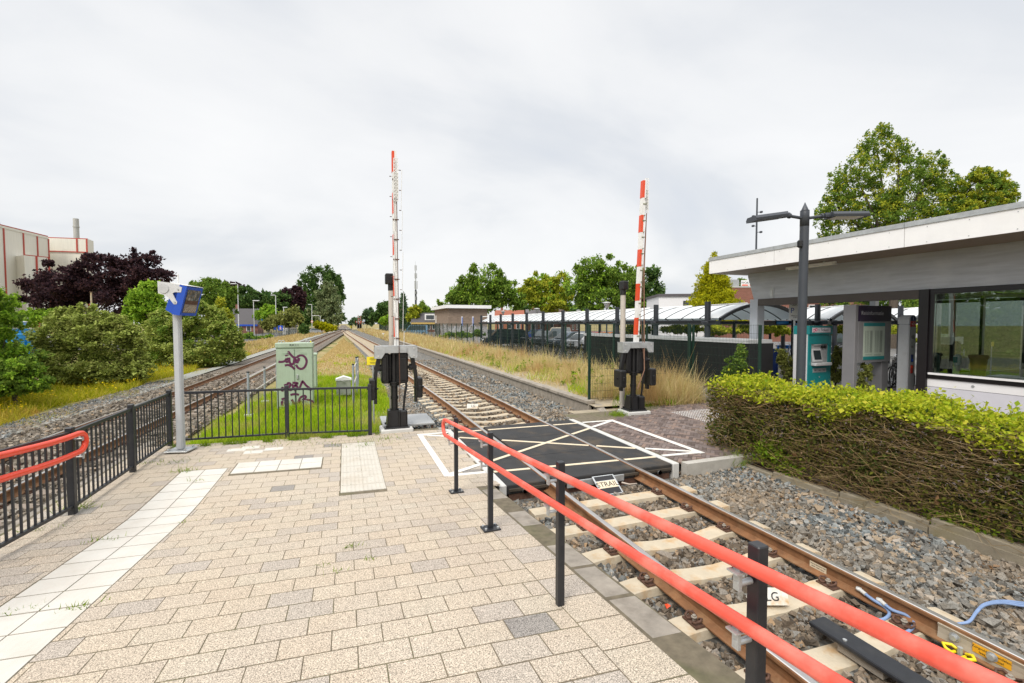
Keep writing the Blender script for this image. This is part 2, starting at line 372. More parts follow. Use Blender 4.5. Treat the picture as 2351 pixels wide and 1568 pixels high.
F = [(j*9+i, j*9+i+1, (j+1)*9+i+1, (j+1)*9+i) for j in range(len(vl)-1) for i in range(8)]
tag(npmesh('grass_strip', np.array(P), np.array(F), M_['lawn'], smooth=True), kind='structure')
def zlawn(u, v):
    a, b = lawn_l(v), lawn_r(v); t = (u-a)/(b-a); return -.12+.05*math.sin(t*math.pi)-(.28*(1-t)**3 if v < 60 else .1)-.15*t**4
# disused platform on the right, car park, forecourt
M_['dry_soil'] = mat('dry_platform_soil', (.34, .29, .21), .95, .2, 2.2, bmp=.4, bscale=30, dirt=(.40, .31, .17), dirt_amt=.8, dscale=1.1)
sheet('disused_platform', np.linspace(6.04, 9.6, 8), np.concatenate([np.arange(10.2, 40, 2.), np.arange(40, 121, 8)]), lambda u, v: .14*min(1, max(0, (v-9.9)/.9)), M_['dry_soil'])
t = thing('platform_edge', 'long weathered concrete edge wall of the disused platform beside the right track', 'wall', (6.05, 11, 0))
v = 10.55
while v < 120:
    L = 1.0 if v < 40 else 4.0; mb = MB(); mb.bevbox((.03, v+L/2-11, -.20), (.10, L-.012, .56), .01); mb.bevbox((.06, v+L/2-11, .115), (.26, L-.012, .09), .012); mb.build('wall_element', M_['concrete'], t); v += L
mb = MB(); mb.bevbox((.12, 10.1-11, -.14), (.22, .88, .30), .03, rx=.16, rz=-.25); mb.bevbox((.42, 9.55-11, -.2), (.22, .8, .26), .03, rx=.05, rz=-.75); mb.build('end_kerb', M_['concrete'], t)
sheet('car_park', [9.6, 14, 40, 140], [10.2, 30, 60, 120], lambda u, v: .02, M_['asphalt'])
M_['forecourt'] = mat('forecourt_paving', (.15, .118, .112), .85, .2, 20, bmp=.3, bscale=40)
sheet('forecourt', [6.3, 9, 14, 40], [-4, 2, 6, 10.2], lambda u, v: -.045 if u < 8 else -.02, M_['forecourt'])
sheet('weedy_verge', [5.3, 6.5, 8, 9.6], [8.9, 9.5, 10.3], lambda u, v: -.03, M_['dry_soil'])
sheet('road', [-60, -30, -14, -11.5], [60, 88, 108, 150], lambda u, v: -.5, M_['asphalt'])
# ---------------------------------------------------------------- rails
PROF = [(-.07, -.159), (.07, -.159), (.07, -.148), (.02, -.130), (.0085, -.118), (.0085, -.045), (.034, -.036), (.036, -.012), (.030, -.003), (.022, 0), (-.022, 0), (-.030, -.003), (-.036, -.012), (-.034, -.036), (-.0085, -.045), (-.0085, -.118), (-.02, -.130), (-.07, -.148)]
def rail(cf, off, zf, v0, v1, label):
    vv = np.concatenate([np.arange(v0, min(v1, 40), .5), np.arange(max(v0, 40), v1+.1, 4.)]); n = len(PROF)
    P = [(cf(v)+off+x, v, zf(v)+z) for v in vv for x, z in PROF]; F = []; mi = []
    for j in range(len(vv)-1):
        for i in range(n):
            F.append((j*n+i, j*n+(i+1) % n, (j+1)*n+(i+1) % n, (j+1)*n+i)); mi.append(1 if i in (8, 9, 10) else 0)
    o = npmesh('rail', np.array(P), np.array(F), [M_['rust'], M_['steel_top']], mi=np.array(mi))
    return tag(o, label, 'rail', 'railway rails')
zero = lambda v: 0.0
rails = [rail(cR, -.7525, zero, -5, 176, 'rusty rail nearest the platform, running under the red handrail and over the crossing'),
 rail(cR, .7525, zero, -5, 180, 'rusty rail between the red handrail and the hedge wall, carrying cable joints'),
 rail(cL, .7525, zL, -5, 180, 'brown rail just behind the black bar fence'),
 rail(cL, -.7525, zL, -5, 176, 'brown rail farthest left, beside the gravel path')]
cF = lambda v: cR(175)+(v-175)*-.004
for s in (-1, 1): rail(cF, s*.7525, zero, 181, 700, 'distant rail beyond the points, '+('left' if s < 0 else 'right')+' one of the single line')
# ---------------------------------------------------------------- sleepers and clips
M_['sleeper_pale'] = mat('pale_concrete_sleeper', (.50, .43, .32), .85, .12, 6, bmp=.35, bscale=50, dirt=(.44, .25, .09), dirt_amt=.85, dscale=5.5)
M_['sleeper_brown'] = mat('brown_concrete_sleeper', (.25, .205, .165), .9, .18, 6, bmp=.3, bscale=50, dirt=(.13, .09, .06), dirt_amt=.6, dscale=3)
def sleeper_mesh(name, m, flat=False):
    xs = [-1.25, -1.18, -.95, -.55, -.3, 0, .3, .55, .95, 1.18, 1.25]
    zs = [-.205, -.19, -.170, -.164, -.195, -.21, -.195, -.164, -.170, -.19, -.205] if not flat else [-.17]*11
    mb = MB(); vs = []
    for x, z in zip(xs, zs): vs += [(x, -.14, -.36), (x, -.105, z), (x, .105, z), (x, .14, -.36)]
    fs = [(0, 1, 2, 3), tuple(40+i for i in (3, 2, 1, 0))]
    for i in range(10):
        for k in range(4): fs.append((i*4+k, i*4+4+k, i*4+4+(k+1) % 4, i*4+(k+1) % 4))
    mb.add(vs, fs); return mb.mesh(name, m)
sm_pale, sm_brown, sm_flat = sleeper_mesh('sleeper', M_['sleeper_pale']), sleeper_mesh('sleeper', M_['sleeper_brown']), sleeper_mesh('sleeper', M_['sleeper_pale'], True)
def clip_mesh():
    mb = MB()
    mb.box((0, 0, -.158), (.10, .16, .014), 0)
    for s in (-1, 1):
        mb.tube([(-.035, s*.015, -.135), (-.03, s*.05, -.115), (.0, s*.07, -.115), (.035, s*.06, -.13), (.04, s*.03, -.14), (.01, s*.022, -.142)], .0095, 6, 0)
    mb.cyl((0, 0, -.15), (0, 0, -.105), .014, 8, 1); mb.lathe([(.024, -.125), (.024, -.118), (.017, -.116)], n=8, m=1)
    return mb.mesh('rail_clip', [M_['dark_rust'], M_['concrete']])
clipm = clip_mesh()
def sleeper(me, c, v, z, clips, label, group, rz=0):
    o = _link('sleeper', me); o.location = (c, v, z); o.rotation_euler = (0, 0, rz+random.uniform(-.008, .008)); tag(o, label, 'sleeper', group)
    if clips:
        for s, q in ((-1, -1), (-1, 1), (1, -1), (1, 1)):
            k = _link('rail_clip', clipm, o); k.location = (s*.7525+q*.105, 0, 0); k.rotation_euler = (0, 0, math.pi if q < 0 else 0)
SV_R = []; SV_L = []
lab_p = 'pale rust-stained concrete sleeper in grey ballast between the platform and the hedge'
lab_f = 'pale concrete sleeper of the track leading away behind the black crossing deck'
lab_b = 'brown weathered sleeper under the left track behind the bar fence'
v = -3.2
while v < 170:
    if not 5.75 < v < 9.3:
        SV_R.append(v)
    v += .6
farP = []; 
for i, v in enumerate(SV_R):
    dz = 0
    if len([x for x in SV_R if x <= v]) <= 150: sleeper(sm_flat if 4.3 < v < 5.8 else sm_pale, cR(v), v, 0, v < 17, lab_p if v < 6 else lab_f, 'pale sleepers of the right track')
    else: farP.append((cR(v), v, 0))
v = -1.0; k = 0; farL = []
while v < 172:
    SV_L.append(v)
    if k < 150: sleeper(sm_brown, cL(v), v, zL(v), v < 22, lab_b, 'brown sleepers of the left track', -.032)
    else: farL.append((cL(v), v, zL(v)))
    v += .6; k += 1
tv = np.array([p.co[:] for p in sm_pale.vertices]); qf = np.array([p.vertices[:] for p in sm_pale.polygons if len(p.vertices) == 4])
for nm, pts, m in (('far_sleepers', farP, M_['sleeper_pale']), ('far_sleepers', farL, M_['sleeper_brown'])):
    pts = np.array(pts); V, F = inst(tv, qf, pts, np.repeat(np.eye(3)[None], len(pts), 0), np.ones(len(pts)))
    tag(npmesh(nm, V, F, m), 'distant sleepers merging into one another near the points', None, None, 'stuff')
# ---------------------------------------------------------------- ballast stones
ITV = np.array([(x*.78, y*.78, z*.78) for z in (-1, 1) for x, y in ((-1, -1), (1, -1), (1, 1), (-1, 1))])
ITF = np.array([(0, 2, 1), (0, 3, 2), (4, 5, 6), (4, 6, 7), (0, 1, 5), (0, 5, 4), (1, 2, 6), (1, 6, 5), (2, 3, 7), (2, 7, 6), (3, 0, 4), (3, 4, 7)])
def stones(name, P, size, m, label, seed):
    r = np.random.default_rng(seed); n = len(P); T = []; Fs = []; base = 0
    S = size*np.exp(r.normal(0, .28, n))[:, None]*np.stack([r.uniform(.75, 1.25, n), r.uniform(.65, 1.0, n), r.uniform(.5, .85, n)], 1)
    M = rotmats(n, tilt=.8, r=r); J = r.uniform(.60, 1.15, (n, len(ITV), 1)); W_ = ITV[None]*J+r.normal(0, .20, (n, len(ITV), 3))
    V = np.einsum('nij,nkj->nki', M, W_*S[:, None, :])+P[:, None, :]
    F = ITF[None]+(np.arange(n)*len(ITV))[:, None, None]
    return tag(npmesh(name, V.reshape(-1, 3), F.reshape(-1, 3), m), label, None, None, 'stuff')
def scatter(u0, u1, v0, v1, dens, seed):
    r = np.random.default_rng(seed); n = int((u1-u0)*(v1-v0)*dens); return r.uniform(u0, u1, n), r.uniform(v0, v1, n), r
M_['stone_grey'] = islmat('grey_granite_stones', GREY, .85, .22, 90., .0, patch=(.24, .175, .11), pscale=.7, pamt=.6)
M_['stone_mid'] = islmat('rust_stained_stones', [(0, (.06, .048, .036)), (.3, (.125, .097, .07)), (.6, (.195, .155, .112)), (.8, (.20, .20, .19)), (1, (.33, .22, .125))], .85, .22, 90., .0)
M_['stone_brown'] = islmat('brown_stones', BROWN, .88, .22, 90.)
svr = np.array(SV_R); svl = np.array(SV_L); cRv = np.vectorize(cR); cLv = np.vectorize(cL); zLv = np.vectorize(zL)
def bed_right(v0, v1, dens, seed, ul, ur):
    u, v, r = scatter(ul, ur, v0, v1, dens, seed); c = cRv(v); d = u-c
    k = np.argmin(np.abs(v[:, None]-svr[None]), 1); ds = np.abs(v-svr[k])
    onsl = (ds < .15) & (np.abs(d) < 1.30); onr = np.abs(np.abs(d)-.7525) < .075
    keep = ~onsl & ~onr & ~((v > 5.65) & (v < 9.42) & (np.abs(d) < 1.55))
    keep |= False
    u, v, d = u[keep], v[keep], d[keep]
    z = -.235+r.uniform(-.005, .045, len(u))-np.where(np.abs(d) < 1.3, .012, 0)
    lo = (v > 9.4) & (d < -1.5); z = np.where(lo, z-.1*np.clip((-1.5-d)/.8, 0, 1), z)
    # heap against the wall and the platform
    z += .06*np.clip((u-5.3)/.8, 0, 1)*(v < 6)*r.uniform(.3, 1, len(u))
    return np.stack([u, v, z], 1), d
for (v0, v1, dens, sz, seed, ul, ur) in ((-.6, 5.72, 1450, .0265, 21, 1.7, 6.1), (9.3, 17, 620, .032, 22, 1.15, 6.0), (17, 30, 260, .040, 23, 1.1, 6.0), (5.7, 9.3, 1000, .028, 26, 4.95, 6.3)):
    P, d = bed_right(v0, v1, dens, seed, ul, ur); inn = np.abs(d)+np.random.default_rng(seed+9).normal(0, .12, len(d)) < (1.0 if v1 < 6 else .8)
    stones('ballast_stones', P[~inn], sz, M_['stone_grey'], 'loose blue-grey ballast stones beside the right track', seed)
    if inn.sum() > 10: stones('ballast_stones', P[inn], sz, M_['stone_mid'], 'brownish ballast stones between the right-hand rails', seed+50)
for (v0, v1, dens, sz, seed) in ((3.5, 14, 330, .038, 31), (14, 28, 190, .044, 32)):
    u, v, r = scatter(-2.35, 1.85, v0, v1, dens, seed); ds = np.min(np.abs(v[:, None]-svl[None]), 1)
    keep = ~((ds < .14) & (np.abs(u) < 1.28)) & ~(np.abs(np.abs(u)-.7525) < .075); u, v = u[keep], v[keep]
    P = np.stack([u+cLv(v), v, zLv(v)-.21+r.uniform(-.01, .035, len(u))-.13*np.clip(np.abs(u)-1.6, 0, 9)], 1)
    stones('ballast_stones', P, sz, M_['stone_brown'], 'brown ballast stones under the left track', seed)
# ---------------------------------------------------------------- platform paving
M_['pavers'] = islmat('aggregate_pavers', [(0, (.45, .375, .29)), (.30, (.47, .40, .312)), (.72, (.435, .37, .297)), (.76, (.385, .337, .285)), (.87, (.395, .347, .298)), (.90, (.45, .387, .305)), (.984, (.455, .395, .312)), (.986, (.23, .215, .20)), (1, (.25, .23, .21))],
    .85, .60, 150., .3, patch=(.46, .425, .37), pscale=.55, pamt=.35)
M_['joint'] = mat('sandy_joint', (.15, .125, .085), .95, .3, 12, dirt=(.10, .12, .03), dirt_amt=.5, dscale=2)
def bed_z(u, v): return ramp(v)-.002
sheet('platform', np.linspace(-3.4, 1.82, 6), np.concatenate([np.arange(-2.5, 9.5, .05), [9.52]]), bed_z, M_['joint'])
sheet('platform', [1.82, 1.95], np.arange(5.8, 9.41, .2), lambda u, v: -.012, M_['joint'])
def slab(PV, PF, u0, u1, v0, v1, g=.003, dz=0.0, b=.0012):
    k = len(PV); j = random.gauss(0, .0004); tl = random.gauss(0, .0003)
    a0, a1, b0, b1 = u0+g*.8, u1-g*.8, v0+g*1.5, v1-g*1.5
    for (x, y, z) in ((a0, b0, -.02), (a1, b0, -.02), (a1, b1, -.02), (a0, b1, -.02), (a0+b, b0+b, 0), (a1-b, b0+b, 0), (a1-b, b1-b, 0), (a0+b, b1-b, 0)):
        y -= SHEAR*(x+.9); PV.append((x, y, ramp(y)+z+j+dz+(tl if x > (u0+u1)/2 else -tl)))
    for f in ((4, 5, 6, 7), (0, 1, 5, 4), (1, 2, 6, 5), (2, 3, 7, 6), (3, 0, 4, 7)): PF.append(tuple(k+i for i in f))
SHEAR = .09
PV, PF = [], []
VN = lambda u: 9.62
def blocked(u, v):
    return (-2.32 < u < -1.70 and v < 7.8) or (-1.62 < u < -.36 and 7.52 < v < 8.12) or (-.09 < u < .49 and 6.28 < v < 8.9)
j = 0; rowh = .2125; v = -1.9; PW = .2845
while v < 9.5:
    off = (.0, PW/2)[j % 2]; u = -3.512-off
    lim = 1.30 if v < 5.9 else 1.93
    while u < lim:
        w = PW; a, b_ = max(u, -3.36), min(u+w, lim)
        if b_-a > .05:
            # split round the tactile strips
            segs = [(a, b_)]
            vm = v+rowh/2
            for (s0, s1, c0, c1) in ((-2.32, -1.70, -9, 7.8), (-1.62, -.36, 7.52, 8.12), (-.09, .49, 6.28, 8.9)):
                if c0 < vm < c1: segs = [q for (p0, p1) in segs for q in ((p0, min(p1, s0)), (max(p0, s1), p1)) if q[1]-q[0] > .03]
            for p0, p1 in segs:
                if v+rowh < VN((p0+p1)/2)+.05 and v-.09*(p0+.9) > -2: slab(PV, PF, p0, p1, v, v+rowh)
        u += w
    v += rowh; j += 1
v = -1.9                                     # edge columns beside the kerb
while v < 6.0:
    slab(PV, PF, 1.30, 1.60, v, v+.30, dz=.001); v += .30
tag(npmesh('platform_paving', np.array(PV), np.array(PF), M_['pavers']), kind='structure')
KV, KF = [], []; v = -1.7
while v < 5.7: slab(KV, KF, 1.605, 1.83, v, min(v+.5, 6.0), .005, -.002, .015); v += .5
v = -1.9
while v < 9.3: slab(KV, KF, -3.52, -3.365, v, v+1.0, .004, -.01, .015); v += 1
for u in np.arange(-2.9, 1.0, .5): slab(KV, KF, u, u+.5, VN(u)-.03, VN(u)+.05, .004, -.03)
tag(npmesh('kerb', np.array(KV), np.array(KF), M_['concrete']), kind='structure')
P = []                                       # kerb and platform flanks
mb = MB()
for v in np.arange(-2.5, 5.75, .25):
    z0, z1 = ramp(v)-.02, ramp(v+.25)-.02
    mb.add([(1.82, v, -.4), (1.82, v+.25, -.4), (1.82, v+.25, z1), (1.82, v, z0)], [(0, 1, 2, 3)])
    mb.add([(-3.5, v, -.6), (-3.5, v+.25, -.6), (-3.5, v+.25, z1), (-3.5, v, z0)], [(3, 2, 1, 0)])
mb.add([(-3.5, 5.75, -.6), (-3.5, 9.5, -.6), (-3.5, 9.5, -.02), (-3.5, 5.75, ramp(5.75)-.02)], [(3, 2, 1, 0)])
tag(mb.build('platform_flank', M_['concrete']), kind='structure')
# tactile paving
m, nt, bs = nmat('white_ribbed_tile'); tc = nt.nodes.new('ShaderNodeTexCoord'); wv = nt.nodes.new('ShaderNodeTexWave'); wv.bands_direction = 'X'; wv.inputs['Scale'].default_value = 6.4
nt.links.new(tc.outputs['Object'], wv.inputs[0]); bump(nt, bs, wv.outputs['Fac'], .22, .004)
nt.links.new(mixc(nt, rampn(nt, noise(nt, 3, 6), [(.4, 0.0), (.75, .45)]), (.60, .58, .53), (.44, .39, .32)), bs.inputs['Base Color']); bs.inputs['Roughness'].default_value = .8; M_['rib'] = m
TV, TF = [], []
v = -1.6
while v < 7.6:
    for u in (-2.31, -2.005):
        if not (u < -2.2 and 2.95 < v < 3.2): slab(TV, TF, u, u+.305, v, v+.305, .0045, .003)
    v += .305
for r_ in (7.53, 7.82):
    for k in range(4): slab(TV, TF, -1.61+k*.31, -1.30+k*.31, r_, r_+.29, .0045, .003)
for (u, v) in ((-1.95, 8.85), (-1.65, 8.62), (-1.35, 8.75), (-1.75, 8.95)): slab(TV, TF, u, u+.3, v, v+.2, .003, .003)
tag(npmesh('tactile_paving', np.array(TV), np.array(TF), M_['rib']), kind='structure')
TV, TF = [], []
for k in range(9):
    for u in (-.085, .205): slab(TV, TF, u, u+.285, 6.29+k*.29, 6.58+k*.29, .0025, .004)
for k in range(52):
    for i in range(11):
        u = -.06+i*.053; v = 6.31+k*.05
        if random.random() < .93: slab(TV, TF, u-.012, u+.012, v-.019, v+.019, 0, .008, .004)
M_['blister'] = mat('dusty_white_tile', (.53, .50, .44), .85, .06, 5, dirt=(.42, .35, .26), dirt_amt=.7, dscale=1.4)
tag(npmesh('tactile_paving', np.array(TV), np.array(TF), M_['blister']), kind='structure')
# ---------------------------------------------------------------- brick path on the far side
M_['bricks'] = islmat('dark_clinker', [(0, (.095, .07, .062)), (.35, (.155, .12, .108)), (.7, (.20, .165, .155)), (1, (.25, .175, .14))], .8, .2, 90., .2)
BV, BF = [], []; Wb = .067; n = 3; c4 = math.sqrt(.5)
def brick(x, y, w, h):
    # pattern laid at 45 degrees
    g = .003; pts = [(x*Wb+g, y*Wb+g), ((x+w)*Wb-g, y*Wb+g), ((x+w)*Wb-g, (y+h)*Wb-g), (x*Wb+g, (y+h)*Wb-g)]
    pts = [(5.0+(p-q)*c4, 5.6+(p+q)*c4) for p, q in pts]
    cu, cv = sum(p[0] for p in pts)/4, sum(p[1] for p in pts)/4
    top = min(10.0, 8.95+(cu-5.6)*.4) if cu > 5 else 8.85
    if not (4.96 < cu < 9.6 and 5.82 < cv < top): return
    k = len(BV); j = random.gauss(0, .0012)
    for z in (-.03, j):
        for p in pts: BV.append((p[0], p[1], z))
    BF.extend([(k+4, k+5, k+6, k+7), (k, k+1, k+5, k+4), (k+1, k+2, k+6, k+5), (k+2, k+3, k+7, k+6), (k+3, k, k+4, k+7)])
for a in range(-40, 130):
    for k in range(-25, 25):
        x0 = a+2*n*k
        if -60 < x0 < 130: brick(x0, a, n, 1)
        y0 = a-2*n+1+2*n*k
        if -60 < y0 < 130: brick(a, y0, 1, n)
tag(npmesh('brick_path', np.array(BV), np.array(BF), M_['bricks']), kind='structure')
sheet('brick_path_bed', [4.94, 7, 9.7], [5.8, 8, 9.9], lambda u, v: -.012, M_['joint'])
SHEAR = 0
DV, DF = [], []
for i in range(20):
    for k in range(24):
        u, v = 7.58+k*.05, 8.0+i*.062
        if u < 7.6+.05 and False: continue
        slab(DV, DF, u-.011, u+.011, v-.011, v+.011, 0, .007, .004)
tag(npmesh('tactile_studs', np.array(DV), np.array(DF), M_['white_paint']), 'white studs set in the dark brick path', None, None, 'stuff')
mb = MB(); mb.bbox((5.0, 5.66, -.4), (7.0, 5.80, .004)); mb.bbox((1.0, 9.42, -.35), (1.96, 9.52, -.004)); tag(mb.build('kerb', mat('beige_kerb', (.42, .40, .36), .85, .12, 5, bmp=.3, dirt=(.26, .23, .19), dirt_amt=.6)), kind='structure')
# ---------------------------------------------------------------- level crossing deck
t = thing('crossing_deck', 'black rubber level crossing deck between the rails with cream crossed lines', 'crossing deck', (3.42, 7.53, 0))
def dpart(name, a, b, m, z0=-.135, z1=-.004, bev=.012):
    mb = MB(); mb.bevbox(((a[0]+b[0])/2, (a[1]+b[1])/2, (z0+z1)/2), (b[0]-a[0], b[1]-a[1], z1-z0), bev); return mb.build(name, m, t)
for k in range(3):
    v0 = -1.76+k*1.173; v1 = v0+1.17
    dpart('inner_panel', (-.67, v0), (.70, v1), M_['dark_rubber']); dpart('outer_panel', (-1.38, v0), (-.795, v1), M_['dark_rubber']); dpart('outer_panel', (.795, v0), (1.38, v1), M_['dark_rubber'])
dpart('edge_beam', (-1.49, -1.78), (-1.385, 1.78), M_['concrete_pale'], -.4, .002, .008); dpart('edge_beam', (1.385, -1.78), (1.50, 1.78), M_['concrete_pale'], -.4, .002, .008)
mb = MB()
for s in (-1, 1):
    for k in (-1, 1): mb.cyl((s*1.12, -1.80, -.10), (s*1.12, -1.75, -.10), .035, 10)
    mb.cyl((s*.33, -1.80, -.10), (s*.33, -1.75, -.10), .038, 10)
mb.build('bolts', M_['galv'], t); mb = MB(); mb.bevbox((0, -1.785, -.10), (.95, .02, .10), .006); mb.build('tie_beam', M_['galv'], t)
mb = MB(); mb.bbox((-1.34, -1.74, -.3), (1.34, -1.66, -.14)); mb.build('end_flange', M_['dark_rust'], t); mb = MB(); mb.bevbox((0, -1.772, -.075), (2.7, .02, .045), .006); mb.build('end_lip', mat('dusty_rubber', (.06, .048, .035), .85, .3, 6), t)
def line(p, q, w, m, z, parent=None, name='marking', h=.004, off=(0, 0)):
    p = Vector((p[0]-off[0], p[1]-off[1], 0)); q = Vector((q[0]-off[0], q[1]-off[1], 0)); d = (q-p).normalized(); s = Vector((-d.y, d.x, 0))*w/2
    mb = MB(); vs = [p-s, q-s, q+s, p+s]
    mb.add([(a.x, a.y, z) for a in vs]+[(a.x, a.y, z+h) for a in vs], [(0, 3, 2, 1), (4, 5, 6, 7), (0, 1, 5, 4), (1, 2, 6, 5), (2, 3, 7, 6), (3, 0, 4, 7)])
    return mb
# yellow-cream lines cut at the rails: list of (start, end) in world coordinates
M_['deck_line'] = mat('cream_deck_line', (.70, .60, .44), .7, .1, 10, dirt=(.40, .30, .19), dirt_amt=.5, dscale=5)
ends = [((1.36, 6.42), (5.66, 6.12)), ((1.36, 9.02), (5.66, 8.85)), ((1.36, 6.44), (5.66, 8.83)), ((1.36, 9.0), (5.66, 6.15))]
c_ = 3.42
cuts = [(c_-1.38, c_-.795), (c_-.67, c_+.70), (c_+.795, c_+1.38)]
for ei, (p, q) in enumerate(ends):
    f = lambda u: (u, p[1]+(q[1]-p[1])*(u-p[0])/(q[0]-p[0]))
    for a, b in cuts: line(f(a+.01), f(b-.01), .072, None, -.003, off=(3.42, 7.53), h=.0035+.0006*ei).build('deck_marking', M_['deck_line'], t)
    for a, b in ((1.36, c_-1.50), (c_+1.51, 5.66)): tag(line(f(a), f(b), .09, None, .0035+.0006*ei).build('road_marking', M_['line_paint']), kind='structure')
tag(line((1.36, 6.38), (1.36, 9.05), .10, None, .0062).build('road_marking', M_['line_paint']), kind='structure')
tag(line((5.66, 6.05), (5.66, 8.90), .11, None, .0062).build('road_marking', M_['line_paint']), kind='structure')
# deflector plate with the maker's lettering
s = thing('deflector_plate', 'tilted steel plate lettered STRAIL in front of the black crossing deck', 'plate', (3.52, 5.60, -.12))
mb = MB(); rx = R(32)
mb.bevbox((0, 0, 0), (.36, .34, .012), .004, rx=rx); mb.build('plate', M_['galv'], s)
Mx = Euler((rx, 0, 0)).to_matrix()
for yy, hh in ((.115, .075), (-.105, .095)):
    mb = MB(); mb.box(Mx@Vector((0, yy, .008)), (.31, hh, .003), rx=rx); mb.build('black_band', M_['ink'], s)
mb = MB(); mb.box(Mx@Vector((0, .005, .0075)), (.31, .12, .002), rx=rx); mb.build('cream_band', M_['deck_line'], s)
text('STRAIL', .115, M_['ink'], s, Mx@Vector((0, .004, .0095)), (rx, 0, 0), depth=.001)
# ---------------------------------------------------------------- bar fence along the platform
def fence_post(root, u, v, z, o):
    mb = MB(); mb.bevbox((u-o[0], v-o[1], z+.50-o[2]), (.07, .07, 1.02), .006); return mb.build('post', M_['black_metal'], root)
def bal_mesh():
    mb = MB(); mb.box((0, 0, .415), (.018, .018, .83)); return mb.mesh('baluster', M_['black_metal'])
balm = bal_mesh()
def fence_panel(root, p, q, n, o):
    p = Vector(p); q = Vector(q); o = Vector(o); d = q-p; L = d.length; d.normalize()
    a, b = p+d*.035-o, q-d*.035-o; s = Vector((-d.y, d.x, 0)).normalized(); up = Vector((0, 0, 1))
    for k_, (z0, h) in enumerate(((.92, .04), (.07, .03))):
        mb = MB(); vs = []
        for e in (a, b): vs += [e+s*.02+up*z0, e-s*.02+up*z0, e-s*.02+up*(z0+h), e+s*.02+up*(z0+h)]
        mb.add(vs, [(0, 1, 2, 3), (7, 6, 5, 4)]+[(i, 4+i, 4+(i+1) % 4, (i+1) % 4) for i in range(4)])
        if k_: mb.build('bottom_rail', M_['black_metal'], pan)
        else: pan = mb.build('panel', M_['black_metal'], root)
    for i in range(n):
        t = (i+1)/(n+1); e = a.lerp(b, t); k = _link('baluster', balm, pan); k.location = (e.x, e.y, e.z+.095); k.rotation_euler = (0, 0, math.atan2(d.y, d.x))
FU = -2.985
t = thing('bar_fence', 'black bar fence along the left platform edge with the red double handrail fixed to it', 'fence', (FU, 6.62, 0))
o = (FU, 6.62, 0); pv_ = [3.52, 5.07, 6.62, 8.21, 9.76]
for v in pv_: fence_post(t, FU, v, ramp(v), o)
for a, b in zip(pv_, pv_[1:]): fence_panel(t, (FU, a, ramp(a)), (FU, b, ramp(b)), 13, o)
t = thing('bar_fence', 'black bar fence across the platform end in front of the green cabinet and lawn', 'fence', (-1.07, 9.66, 0)); o = (-1.07, 9.66, 0)
fp = [(-2.93, 9.80, 0), (-1.07, 9.66, 0), (.44, 9.36, 0)]
for p in fp[1:]: fence_post(t, *p, o)
fence_panel(t, fp[0], fp[1], 15, o); fence_panel(t, fp[1], fp[2], 10, o)
# ---------------------------------------------------------------- red handrails
def bend(p, q, r, side, n=7):
    # half-round end joining the upper end p and the lower end q
    c = (p+q)/2; h = (p-q)/2; out = []
    for i in range(1, n): a = math.pi*i/n; out.append(c+h*math.cos(a)+side*r*math.sin(a))
    return out
t = thing('handrail', 'red double tube handrail on five square black posts between platform and right track', 'handrail', (1.3, 4.15, ramp(4.15)))
o = Vector((1.3, 4.15, ramp(4.15)))
def hr_path(u, v0, v1, dz, o): return [Vector((u, v, ramp(v)+dz))-o for v in np.arange(v0, v1+.01, .25)]
up = hr_path(1.215, -1.4, 5.85, .905, o); lo = hr_path(1.215, -1.4, 5.85, .705, o)
mb = MB(); path = up+bend(up[-1], lo[-1], .13, Vector((0, 1, -.05)))+lo[::-1]; mb.tube(path, .0235, 14); mb.build('rail_tube', M_['red_tube'], t)
for v in (-.42, 1.13, 2.63, 4.15, 5.60):
    z = ramp(v); mb = MB(); mb.bevbox(Vector((1.3, v, z+.47))-o, (.047, .047, .96), .004)
    pst = mb.build('post', M_['black_metal'], t)
    if v > 3:
        mb = MB(); mb.bevbox(Vector((1.3, v, z+.012))-o, (.17, .15, .014), .003, rx=-.08)
        mb.build('foot_plate', M_['black_metal'], pst); mb = MB()
        for a in (-1, 1):
            for b in (-1, 1): mb.cyl(Vector((1.3+a*.06, v+b*.05, z+.015-b*.005))-o, Vector((1.3+a*.06, v+b*.05, z+.034-b*.005))-o, .012, 8)
        mb.build('foot_bolts', M_['galv'], pst)
    for dz in (.905, .705):
        mb = MB(); mb.cyl(Vector((1.27, v, z+dz-.075))-o, Vector((1.205, v, z+dz-.075))-o, .011, 8)
        mb.box(Vector((1.212, v, z+dz-.058))-o, (.012, .026, .075)); mb.box(Vector((1.212, v, z+dz-.031))-o, (.05, .045, .006)); mb.build('rail_bracket', M_['galv'], pst)
t = thing('handrail', 'bright red double tube handrail fixed to the bar fence on the left', 'handrail', (-2.87, 6.62, 0)); o = Vector((-2.87, 6.62, 0))
up = hr_path(-2.87, 3.3, 6.55, .945, o); lo = hr_path(-2.87, 3.3, 6.55, .735, o)
mb = MB(); mb.tube(up+bend(up[-1], lo[-1], .13, Vector((0, 1, 0)))+lo[::-1], .031, 14); mb.build('rail_tube', mat('fresh_red_handrail_paint', (.80, .06, .02), .33, .06, 4), t)
for v in (5.07, 6.62):
    for dz in (.945, .735):
        mb = MB(); z = ramp(v); mb.cyl(Vector((-2.95, v, z+dz-.075))-o, Vector((-2.87, v, z+dz-.075))-o, .010, 8); mb.box(Vector((-2.868, v, z+dz-.058))-o, (.012, .024, .08)); mb.build('rail_bracket', M_['galv'], t)
